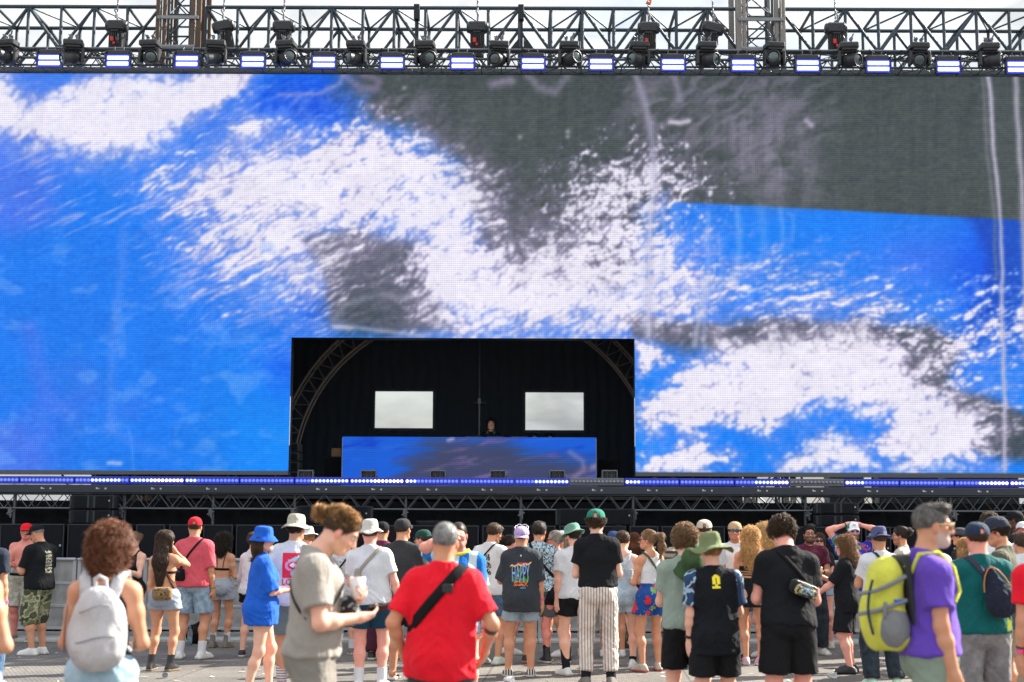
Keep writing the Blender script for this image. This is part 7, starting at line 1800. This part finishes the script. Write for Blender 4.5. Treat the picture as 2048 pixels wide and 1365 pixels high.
# -- striped rugby shirt
f = std(1362, 1050, 150, 20, 'man in a beige and black striped shirt behind the dark green hat', C_('rugby', pattern=p_stripes((.035, .035, .038), (.33, .28, .21), .085, .42, 'Z')), C_('shorts_navy', (.012, .025, .05)), 'tan', ('short', 'dark'), vox=MID, hat=.01, arms=('hold_low', 'hold'), sl=1.2, fit=.03)
f.glasses(frw, lensd, up=.05)
f = std(1410, 1035, 158, -4, 'man in a cream baseball cap behind the curly head', white, black, 'tan', ('crop', 'brown'), vox=MID, hat=.02, arms=('hold', 'hold')); f.cap_(C_('cap_cream', (.50, .45, .36)), yaw=0, r=.1, hole=True)
# -- facing man in sunglasses, backwards beige cap
f = std(1470, 1040, 152, 176, 'man in sunglasses and a backwards beige cap facing the camera in a white T-shirt', white, C_('shorts_navy', (.012, .025, .05)), 'tan', ('short', 'dark'), vox=.0075, hat=.015, arms=('hang', 'hang'), beard=('dark', .35), hem=.7, sock=sockw, shoe=bks); f.cap_(C_('cap_tan', (.42, .28, .17)), yaw=180, vis=.05); f.glasses(frb, lensc)
# -- blonde wavy hair, strappy top
f = person(1497, 1056, 157, -12, 'woman with long wavy blonde hair, strappy black top and black mini skirt', sex='f', vox=.0075, arms=('hold_low', 'hold'), feet=((-.06, .02, 10), (.12, .0, -50)), head=(0, 6, 0)); f.skin('tan', 'sandy'); f.hair('wavy', (.66, .38, .15), .36, seed=6, vol=1.12); f.band(black, 1.20, 1.26, fit=.008)
for z in (1.10, 1.14, 1.17):
    m = MB(); m.tube(f.snap([f.T(.16 * math.cos(a * .35), .14 * math.sin(a * .35), z) for a in range(19)], .006), .006, 5); m.build('waist_strap', black, f.root)
f.skirt(black, 1.09, .74, .19); f.shoes('low', pks)
f = person(1528, 1048, 148, 40, 'blonde woman behind the bowed curly head', sex='f', vox=MID, arms=('hang', 'face')); f.skin('fair', 'blond'); f.hair('wavy', 'blond', .2, seed=4); f.tank(C_('vest_blue_grey', (.2, .25, .32))); f.bottoms(denim, hem=.3, hr=.11); f.shoes('low', whs); f.socks(sockw)
# -- maroon tee man
f = std(1618, 1049, 145, 176, 'bearded man with glasses in a maroon T-shirt facing the camera', C_('maroon', (.085, .010, .030)), jeansk, 'tan', ('short', 'black'), vox=.0072, beard=('black', .85), arms=(('hold_low', (-.02, -.02, 0)), 'hold_low'), shem=.88, hem=1.92, hr=.078, pk='trousers', feet=((-.14, 0, 20), (.16, .05, -25)))
f.glasses(frb, plain('lens_clear', (.20, .15, .13), .15), wire=True); f.decal(f.shirto, [patch_shape(-.005, .005, -.014, .014, frw, .006)], 1.30, x=-.07, back=False, off=.005); wristband(f, 0, watchm, .02, 'watch')
f = person(1638, 1066, 137, 168, 'woman in sunglasses and a dark top behind the maroon T-shirt', sex='f', vox=MID, arms=('hold_low', 'hang')); f.skin('pink', 'auburn'); f.hair('long', 'brown', .18); f.tee(blackb, hem=1.0, sl=.5); f.bottoms(denim, hem=.3, hr=.11); f.shoes('low', bge); f.glasses(frb, lensd); wristband(f, 1, pinkband)
# -- hands on head
f = std(1706, 1040, 147, 178, 'bearded man with both hands on his white cap in a bright blue floral shirt', C_('hawaii', pattern=p_floral((.010, .035, .36), [(.30, .36, .05), (.010, .035, .36), (.45, .05, .08), (.012, .10, .42), (.03, .25, .20)], 13)), C_('shorts_navy', (.012, .025, .05)), 'pink', ('short', 'brown'), vox=.0072, beard=('brown', .9), arms=('head', 'head'), hat=.03, fit=.03, sl=.7)
f.cap_(C_('cap_teal_back', (.01, .22, .18)), yaw=0, tilt=-4, front=frw, vmat=frw, vis=.045, h=.1); f.glasses(plain('frame_lilac', (.55, .45, .72), .3), lensd, big=1.05)
Mc = f.capM
for z, w_, sd_ in ((.058, .045, 4), (.040, .07, 6)):
    v, fc, _m = blots(-w_ / 2, w_ / 2, -.007, .008, frb, 1, sd_, .95, .004); m = MB(); m.add([Mc @ Vector((a * 1.0, .1065 - a * a * 5.5 - abs(z - .03) * .16, z + b_)) for a, b_ in v], fc); m.build('cap_print', frb, f.root)
wristband(f, 1, watchm, .014, 'watch', at=.02); wristband(f, 0, pinkband, .014, at=.02)
# -- long wavy hair profile
f = std(1690, 1071, 166, 62, 'long haired person in a big black T-shirt with white sunglasses, one arm reaching out', black, black, 'pink', None, vox=.0072, arms=(('forward', (0, -.08, -.19)), ('hold', (0, 0, 0))), shem=.78, fit=.04, sl=.92, hem=.9, hr=.12, shoe=bks, sole=bks, head=(10, 4, 0), brw='light', hat=.02)
f.hair('wavy', (.22, .115, .052), .26, seed=9, vol=1.05); f.glasses(frw, lensd, heart=False); wristband(f, 0, pinkband, .03)
f2 = f
# -- navy bucket hat, white tee, dark jeans
f = std(1757, 1051, 182, 4, 'man in a navy bucket hat and white T-shirt with dark jeans and mint trainers', white, jeansk, 'tan', ('buzz', 'brown'), vox=.0072, arms=('hold', 'hold'), shem=.90, hem=1.95, hr=.085, taper=.105, pk='jeans', hat=.03, shoe=mints, sole=mints, feet=((-.14, 0, 14), (.14, 0, -18)), fit=.03)
f.bucket(C_('hat_navy', pattern=p_spots((.02, .03, .09), (.07, .08, .18), 9, .5, 4)), tilt=-8, brim=.06, drop=.035, h=.1, flop=.012)
t_ = carried(f, 'shoulder_strap', 'navy strap over the shoulder of the white T-shirt below the navy hat', 'strap'); f.strap((-.08, 0, 1.47), (.18, 0, 1.1), .03, C_('strap_teal_navy', (.008, .03, .045)), parent=t_)
cup(f, 0, 'plastic cup of beer in the left hand of the man in the navy hat')
cup(f2, 1, 'clear plastic cup of beer in front of the long haired person')
# -- cream shirt with bun
f = std(1802, 1053, 152, 66, 'man with a small dark bun and glasses in a cream shirt facing left', C_('cream', (.46, .43, .37)), khaki, 'tan', ('bun', 'dark'), vox=.0075, arms=('hold', 'hold'), head=(8, 2, 0), beard=('dark', .45)); f.glasses(frb, plain('lens_clear', (.20, .15, .13), .15), wire=True)
# -- left side
f = std(52, 1045, 133, 176, 'sunburnt shirtless man in pale patterned shorts beside the barrier', None, C_('shorts_sand', pattern=p_spots((.30, .28, .23), (.42, .39, .33), 8, .5, 5)), 'red', ('crop', 'brown'), vox=MID, arms=('hang', ('hold_low', (0, 0, 0))), hem=.92, hr=.115, shoe=grs, head=(10, 8, 0)); f.cap_(red, yaw=0, vis=.07)
m = MB(); m.tube(f.snap([f.T(.17 * math.cos(a * .35), .14 * math.sin(a * .35), .985) for a in range(19)], .02), .02, 6); m.build('belt', strapb, f.root)
camo = C_('camo', pattern=p_spots((.05, .055, .03), (.30, .30, .20), 9, .47, 3, c3=(.13, .15, .07), thr2=.56))
f = std(84, 1043, 148, 62, 'man in a black T-shirt, black cap and green camouflage shorts looking down', black, camo, 'tan', ('buzz', 'grey'), vox=.0075, hat=.02, arms=(('hold_low', (0, .0, 0)), ('hold_low', (0, 0, 0))), head=(18, 22, 0), shem=.88, hem=1.02, hr=.115, fit=.03, sl=.8, w=1.05); f.cap_(black, vis=.08)
phone(f, 1, 'phone in the hands of the man in the black cap')
f.decal(f.shirto, [blots(-.01, .11, -.17, .13, plain('print_cream', (.5, .5, .38), .7), 7, 5, .95)], 1.25, x=-.02, off=.006)
f = std(-24, 1040, 188, -10, 'person in a navy T-shirt and jeans with pink wristbands at the left edge', C_('tee_navy', (.01, .018, .035)), denimd, 'tan', ('short', 'brown'), vox=MID, arms=('hang', ('hang', (.0, .03, 0))), hem=1.93, hr=.085, pk='jeans', shem=.92); wristband(f, 1, pinkband, .03)
f = person(-62, 1030, 395, 0, 'bare armed person very close at the left edge, only an elbow showing', sex='f', vox=NEAR, arms=('hold_low', ('hold_low', (.03, -.08, -.02)))); f.skin('tan', 'brown'); f.hair('short', 'brown'); f.tank(black); f.bottoms(denim, hem=.4)
f = person(222, 1062, 140, 150, 'woman with both arms raised behind the auburn hair', sex='f', vox=MID, arms=('head', ('up', (.12, 0, -.14))), head=(0, 0, 0)); f.skin('tan', 'brown'); f.hair('short', 'brown'); f.tank(black, hem=1.1); f.bottoms(denim, hem=.3, hr=.11); f.shoes('low', whs)
f = person(270, 1064, 143, 150, 'woman in rainbow sunglasses and a dark vest behind the auburn hair', sex='f', vox=MID, arms=('hold', 'face')); f.skin('fair', 'light'); f.hair('bun', 'light'); f.tank(blackb, hem=1.0); f.bottoms(black, hem=.3, hr=.11); f.shoes('low', bks); f.glasses(plain('frame_rainbow', (.10, .25, .75), .3), plain('lens_rainbow', (.25, .5, .3), .1), big=1.1)
f = person(334, 1061, 166, -14, 'woman with very long dark brown hair, black bikini top and grey blue shorts', sex='f', vox=.0072, arms=('hang', 'face'), feet=((-.14, 0, 10), (.13, 0, -12)), head=(-25, 0, 0)); f.skin('tan', 'dark'); f.hair('long', (.055, .032, .022), .50, seed=7, vol=1.05); f.band(black, 1.205, 1.235); f.bottoms(C_('shorts_cloud', (.26, .29, .36)), hem=.36, hr=.118, waist=1.0); f.shoes('boot', plain('boot_black', (.014, .014, .015), .4), tans)
hipbag(f, 1, 1.0, C_('leopard', pattern=p_spots((.03, .018, .010), (.24, .15, .07), 44, .40, 2, c3=(.16, .09, .04), thr2=.62)), 'leopard print shoulder bag of the woman with long dark hair', sz=(.115, .05, .075), strapm=C_('strap_brown', (.09, .035, .02)), sh=.08, x=.03)
m = MB(); p = f.W[1] + f.HD[1] * .14; t_ = carried(f, 'cigarette', 'white cigarette in the fingers of the woman with long dark hair', 'cigarette'); m.tube([p, p + nrm(A3(.6, .6, .1)) * .085], .0045, 6); m.build('cigarette', frw, t_)
coral = C_('coral', pattern=p_stripes((.50, .045, .075), (.64, .12, .15), .014, .5))
f = std(392, 1030, 152, -6, 'man in a coral striped shirt and red cap with denim shorts', coral, denim, 'tan', ('crop', 'brown'), vox=.0072, hat=.025, arms=(('hold_low', (0, 0, 0)), ('hang', (.02, 0, 0))), head=(14, 2, 0), shem=.90, fit=.034, sl=.9, hem=.82, hr=.118, sock=sockw, w=1.06, feet=((-.14, .0, 8), (.14, 0, -22))); f.cap_(C_('cap_red', (.55, .006, .02)), yaw=0, hole=True, h=.095, front=frw)
hipbag(f, -1, 1.06, strapb, 'black cross body bag of the man in the coral shirt', sz=(.09, .04, .08), x=-.15)
wristband(f, 1, plain('watch_gold', (.35, .25, .08), .3, .6), .02, 'watch', at=.03)
f = person(447, 1067, 139, -14, 'woman with dark wavy hair, thin strapped top and pale grey shorts', sex='f', vox=.0075, arms=('hold_low', ('hold_low', (0, -.06, .0))), head=(-20, 0, 0)); f.skin('tan', 'dark'); f.hair('wavy', 'dark', .14, seed=3); f.band(black, 1.19, 1.215); f.bottoms(C_('shorts_pale_grey', (.30, .32, .37)), hem=.42, hr=.115, waist=1.05); f.shoes('boot', grs, tans); f.socks(sockw, .24)
blue = C_('royal_blue', (.008, .095, .52))
f = person(528, 1050, 197, -74, 'woman in a royal blue shirt and bucket hat with white heart sunglasses', sex='f', vox=.0068, hat=.03, arms=('hold_low', ('hold_low', (0, .0, 0))), head=(-32, -4, 0), feet=((-.06, .14, 0), (.09, -.1, -10))); f.skin('fair', 'brown'); f.hair('long', 'brown', .13); f.tee(blue, fit=.045, hem=.76, sl=.98, sr=.078, amp=.012, flare=.03); f.bottoms(blue, hem=.26, hr=.125, waist=.84, fit=.03); f.shoes('low', whs)
f.bucket(blue, tilt=-6, brim=.05, drop=.055, h=.10, flop=.003); f.glasses(frw, lensc, heart=True, big=1.1)
# -- big white tee with red picture
f = std(590, 1027, 190, 2, 'man in a beige bucket hat, his white T-shirt printed with a red picture', white, C_('shorts_slate', (.13, .18, .20)), 'tan', ('short', 'dark'), vox=.0068, hat=.03, arms=(('hip', (.02, -.10, .02)), 'hold_low'), head=(-24, 0, 0), shem=.88, fit=.038, sl=.92, hem=.80, hr=.11, amp=.009, w=1.03)
f.socks(C_('sock_striped', pattern=p_stripes((.18, .03, .06), (.6, .6, .62), .026, .35, 'Z')), .26); f.bucket(C_('hat_beige', (.40, .37, .30)), tilt=-4, brim=.06, drop=.04, h=.105, flop=.008)
pr_, pk_, pc_ = plain('print_scarlet', (.72, .015, .05), .7), plain('print_rose', (.75, .28, .36), .7), plain('print_sky', (.35, .58, .66), .7)
f.decal(f.shirto, [patch_shape(-.10, .15, -.115, .14, pr_, .012)], 1.245, off=.004)
f.decal(f.shirto, [patch_shape(-.05, .14, .06, .125, pc_, .01, lambda u, v: u > .75 * v and u < .45 + .6 * v), patch_shape(-.07, .14, -.05, .07, pk_, .008, lambda u, v: .10 < (u - .45) ** 2 + (v - .5) ** 2 < .24), patch_shape(-.03, .06, -.10, -.02, pc_, .008, lambda u, v: (u - .6) ** 2 + (v - .4) ** 2 < .2), patch_shape(-.02, .05, -.01, .04, frw, .008, lambda u, v: (u - .5) ** 2 + (v - .5) ** 2 < .2)], 1.245, off=.006)
f.decal(f.shirto, [text_shape('LO', .065, pr_, .11, -.045, -.155, bold=.02)], 1.245, off=.006)
wristband(f, 0, watchm, .022, 'watch', at=.03)
f = person(508, 1085, 150, -30, 'person in a white sleeve and chequered trainers hidden behind the blue shirt', vox=MID, H=1.62, arms=(('hang_out', (-.06, .10, .04)), 'hold'), feet=((-.13, .0, 30), (.17, .1, -20)), sex='f'); f.skin('fair', 'brown'); f.hair('short', 'brown'); f.tee(white, sl=1.9, hem=.9); f.bottoms(black, hem=.35, hr=.11); f.shoes('low', bks)
t_ = carried(f, 'drink_can', 'small blue and silver drink can held low beside the blue shirt', 'can', 'drinks held by people'); c = Vector(f.W[0] + f.HD[0] * .09 + f.HN[0] * .03); m = MB(); m.lathe([(0, -.07), (.022, -.07), (.026, -.062), (.026, .055), (.02, .066), (0, .064)], Matrix.Translation(c), 16)
can = m.build('can_body', C_('can_print', pattern=p_stripes((.01, .04, .35), (.55, .57, .6), .07, .5, 'Z'), bump=0, rough=.3), t_)
f = person(614, 1056, 152, 60, 'person in a white hat and yellow neck scarf behind the beige bucket hat', vox=MID, arms=('hold', 'hold')); f.skin('pink', 'sandy'); f.hair('short', 'sandy'); f.tee(C_('yellow', (.65, .50, .03))); f.bottoms(khaki, hem=.7); f.shoes('low', whs); f.bucket(white, brim=.05, drop=.02)
# -- second white tee with the white bucket hat
f = std(744, 1037, 186, 0, 'man in a white bucket hat and white T-shirt with a beige strap', white, C_('shorts_teal_navy', (.006, .035, .065)), 'pink', ('crop', 'brown'), vox=.0068, hat=.03, arms=(('hold', (0, -.03, -.10)), ('hang_out', (0, 0, 0))), shem=.90, fit=.030, sl=.66, hem=.66, hr=.115, sock=sockw, amp=.009, w=1.04)
f.bucket(C_('hat_white', (.50, .47, .43)), tilt=2, brim=.062, drop=.038, h=.105, flop=.012, band=None)
hipbag(f, -1, 1.15, C_('bag_beige', (.30, .265, .215)), 'beige cross body bag of the man in the white bucket hat', sz=(.035, .03, .10), strapm=C_('strap_beige', (.30, .265, .215)), x=-.135, width=.036)
f = std(806, 1032, 176, -12, 'man in a dark grey T-shirt and black cap left of the red shirt', C_('tee_dark_grey', (.028, .029, .033)), C_('shorts_black', (.0075, .008, .010)), 'tan', ('crop', 'dark'), vox=MID, hat=.02, arms=('hang', 'hold'), head=(-18, 0, 0), shem=.88, fit=.03, hem=.8, kind='sandal', shoe=bks, w=1.06); f.cap_(C_('cap_black_faded', (.018, .018, .021)), vis=.07)
f = person(766, 1042, 152, -5, 'person in a black cap behind the white bucket hat', vox=FAR, arms=('hold', 'hold')); f.skin('tan', 'dark'); f.hair('crop', 'dark'); f.tee(C_('tee_mauve', (.12, .02, .06))); f.bottoms(C_('trousers_wine', (.05, .01, .025)), hem=1.95, name='trousers'); f.shoes('low', bks); f.cap_(black, yaw=0)
f = person(690, 1070, 146, -4, 'person in a white speckled top with a black strap behind the man with the bun', vox=MID, arms=('hold', 'hang')); f.skin('fair', 'brown'); f.hair('short', 'brown'); f.tee(C_('speckled', pattern=p_spots((.12, .13, .3), (.56, .58, .64), 40, .36)), hem=.75); f.bottoms(khaki, hem=.8); f.shoes('low', grs); f.socks(sockw)
t_ = carried(f, 'shoulder_strap', 'black strap over the speckled white top', 'strap'); f.strap((.10, 0, 1.47), (-.17, 0, 1.1), .022, strapb, parent=t_)
f = person(852, 1058, 165, 30, 'person in glasses and a green cap glimpsed left of the grey head', vox=MID, arms=('hang', 'hang'), head=(40, 0, 0)); f.skin('pink', 'brown'); f.hair('crop', 'brown'); f.tee(C_('jersey_yellow', (.6, .48, .03))); f.bottoms(black); f.shoes('low', whs); f.cap_(C_('cap_dark_green', (.01, .05, .04)), yaw=180); f.glasses(frb, lensc)
jersey = C_('jersey_blue', pattern=p_stripes((.50, .60, .66), (.006, .14, .50), .16, .45, 'X'))
f = std(922, 1044, 215, 172, 'balding man shading his eyes with one hand in a blue jersey with yellow collar', jersey, denim, 'pink', ('buzz', 'dark'), vox=.0070, arms=('hang', 'brow'), beard=('dark', .35), sl=.8, fit=.03, head=(4, 0, 0), brw='dark')
m = MB(); pts = f.snap([f.T(.075 * math.cos(a * .35), .075 * math.sin(a * .35) - .01, 1.462 + .012 * math.sin(a * .35 + 3.1)) for a in range(19)], .014); m.tube(pts, .016, 8); m.build('collar', C_('collar_yellow', (.72, .60, .03)), f.root)
# -- right side
f = std(2000, 1029, 222, 58, 'smiling man in a navy cap with white monogram and tan glasses looking down left', C_('olive', (.075, .075, .05)), khaki, 'tan', ('short', 'dark'), vox=.0070, hat=.02, arms=('hold', 'hold'), head=(14, 12, 0), hem=.85, hr=.11, shoe=whs, sock=sockw); f.cap_(C_('cap_slate', (.022, .028, .05)), vis=.08, r=.099, h=.1, zc=.034); f.glasses(plain('frame_tan', (.55, .40, .22), .3), lensd)
Mc = f.capM
for s_ in 'NY':
    v, fc, _m = text_shape(s_, .034, frw, .026, bold=.015); m = MB(); m.add([Mc @ Vector((a, .1125 - a * a * 5 + (-.001 if s_ == 'N' else .0008) - max(0, b_ + .048 - .03) * .34, .050 + b_)) for a, b_ in v], fc); m.build('cap_monogram', frw, f.root)
for (px_, tp, sc_, fc_, lab, hr_, sh_, cp_) in ((2040, 1064, 172, 20, 'person with short brown hair beside the right edge', ('short', 'brown'), white, None), (2043, 1040, 150, 150, 'sunburnt person in a white cap at the right edge', ('crop', 'brown'), C_('tee_pale', (.4, .4, .42)), white),
        (2030, 1018, 142, 60, 'dark skinned person in a black cap near the right edge', ('crop', 'black'), blackb, black), (1975, 1026, 160, -4, 'person with curly brown hair between the two navy caps', ('curly', 'brown'), white, None),
        (1921, 1052, 152, 50, 'dark haired person in a grey cap left of the teal T-shirt', ('short', 'black'), blackb, C_('cap_grey', (.05, .05, .06)))):
    f = std(px_, tp, sc_, fc_, lab, sh_, khaki, 'dark' if 'dark skinned' in lab else ('red' if 'sunburnt' in lab else 'tan'), hr_, vox=FAR, arms=('hang', 'hold'), hat=.015)
    if cp_ is not None: f.cap_(cp_)
f = person(1926, 1076, 158, -10, 'woman with sandy blonde hair left of the teal T-shirt', sex='f', vox=MID, arms=('hold', 'hold')); f.skin('fair', 'sandy'); f.hair('long', 'sandy', .15); f.tank(white); f.bottoms(denim, hem=.3, hr=.11); f.shoes('low', whs)
f = person(1858, 1060, 168, 150, 'person in a pale blue shirt holding a drink behind the purple T-shirt', vox=MID, arms=(('hold', (0, 0, .06)), 'hang')); f.skin('tan', 'brown'); f.hair('short', 'brown'); f.tee(C_('shirt_sky', (.25, .38, .55))); f.bottoms(denimd, hem=.8); f.shoes('low', whs)
cup(f, 0, 'plastic cup of beer held in front of the pale blue shirt')
# -- performers
f = person(980, 842, F / 27.6, 178, 'performer with long dark hair and headphones round the neck behind the desk', sex='f', vox=.0075, Y=27.6, z0=ZD, H=1.70, arms=('hands_fwd', 'hands_fwd')); f.skin('fair', 'black'); f.hair('long', 'black', .34, vol=1.0); f.tee(black, hem=.9); f.bottoms(black, hem=1.9, name='trousers'); f.shoes('low', bks)
m = MB(); c = Vector(f.nb); m.tube([c + Vector((.075 * math.cos(a * .3 + .2), .07 * math.sin(a * .3 + .2) + .02, .0)) for a in range(20)], .010, 6)
for s in (-1, 1): m.cbox(c + Vector((s * .065, .075, -.01)), (.032, .014, .036), None, .01)
m.build('headphones', hb, f.root)
dzd = f.hc[2]
zhead = P(1000, 842, 27.6).z; f.root.location.z = zhead - 1.64
for px_, lab in ((1068, 'technician crouching behind the desk, face half hidden'), (1097, 'second technician in a dark beanie crouching behind the desk')):
    f = person(px_, 866, F / 28.2, 200, lab, Y=28.2, z0=ZD, H=1.5, vox=FAR, arms=('hold', 'hold')); f.skin('tan', 'dark'); f.hair('short', 'black'); f.tee(black); f.bottoms(black, hem=1.9); f.shoes('low', bks)
    f.root.location.z = P(px_, 867, 28.2).z - 1.5
# -- things on the ground by the barrier
t_ = empty('rucksack', (P(391, 1268, 21.2).x, 21.2, 0)); tag(t_, 'black bag lying against the foot of the barrier', 'bag'); blob([ell((0, 0, .13), (.16, .11, .14), RY(30)), ell((.06, 0, .22), (.09, .08, .12), RY(30))], strapb, 'bag_body', t_, .009, .01)
t_ = empty('water_bottle', (P(380, 1268, 20.9).x, 20.9, 0)); tag(t_, 'half full water bottle standing beside the black bag', 'bottle'); m = MB(); m.lathe([(0, 0), (.035, 0), (.036, .15), (.034, .19), (.016, .235), (.014, .25), (0, .25)], None, 16); m.build('bottle_body', clearm, t_)
m = MB(); m.lathe([(0, .002), (.033, .003), (.034, .12), (0, .12)], None, 16); m.build('water', plain('water_blue', (.25, .4, .5), .1), t_); m = MB(); m.lathe([(0, .251), (.016, .251), (.016, .27), (0, .27)], None, 12); m.build('bottle_cap', plain('cap_blue_plastic', (.05, .15, .5), .4), t_)
# discarded cups and litter
for k, (px_, py_, tlt, lab) in enumerate(((330, 1345, 90, 'crushed white cup lying on the ground near the black boots'), (1010, 1352, 90, 'white cup lying on its side on the sunlit ground'), (1655, 1342, 90, 'clear cup lying on the ground right of the black shorts'), (1130, 1296, 0, 'empty cup standing on the ground near the barrier'))):
    Yc = 1.65 * F / (py_ - 1062) * .985; t_ = empty('litter_cup', (P(px_, py_, Yc).x, Yc, .035 if tlt else 0)); tag(t_, lab, 'cup', 'discarded cups'); t_.rotation_euler = (R(tlt), 0, R(40 * k + 15))
    m = MB(); m.lathe([(0, 0), (.028, 0), (.038, .1), (.036, .1), (.026, .004)], None, 14); m.build('cup', frw if k < 2 else clearm, t_)
rn = random.Random(4)
v = []; fc = []
for k in range(420):
    x, y = rn.uniform(-7, 7), rn.uniform(14, 21.6); a = rn.uniform(0, 6.28); l_, w_ = rn.uniform(.008, .05), rn.uniform(.006, .026); o = len(v); h = .006 + rn.uniform(0, .006)
    for sx_, sy_ in ((-1, -1), (1, -1), (1, 1), (-1, 1)): v.append((x + math.cos(a) * l_ * sx_ - math.sin(a) * w_ * sy_, y + math.sin(a) * l_ * sx_ + math.cos(a) * w_ * sy_, h + .003 * sx_))
    fc.append((o, o + 1, o + 2, o + 3))
m = MB(); m.add(v, fc); tag(m.build('litter', plain('litter_pale', (.45, .43, .38), .8, 0, .5, .5)), kind='stuff')
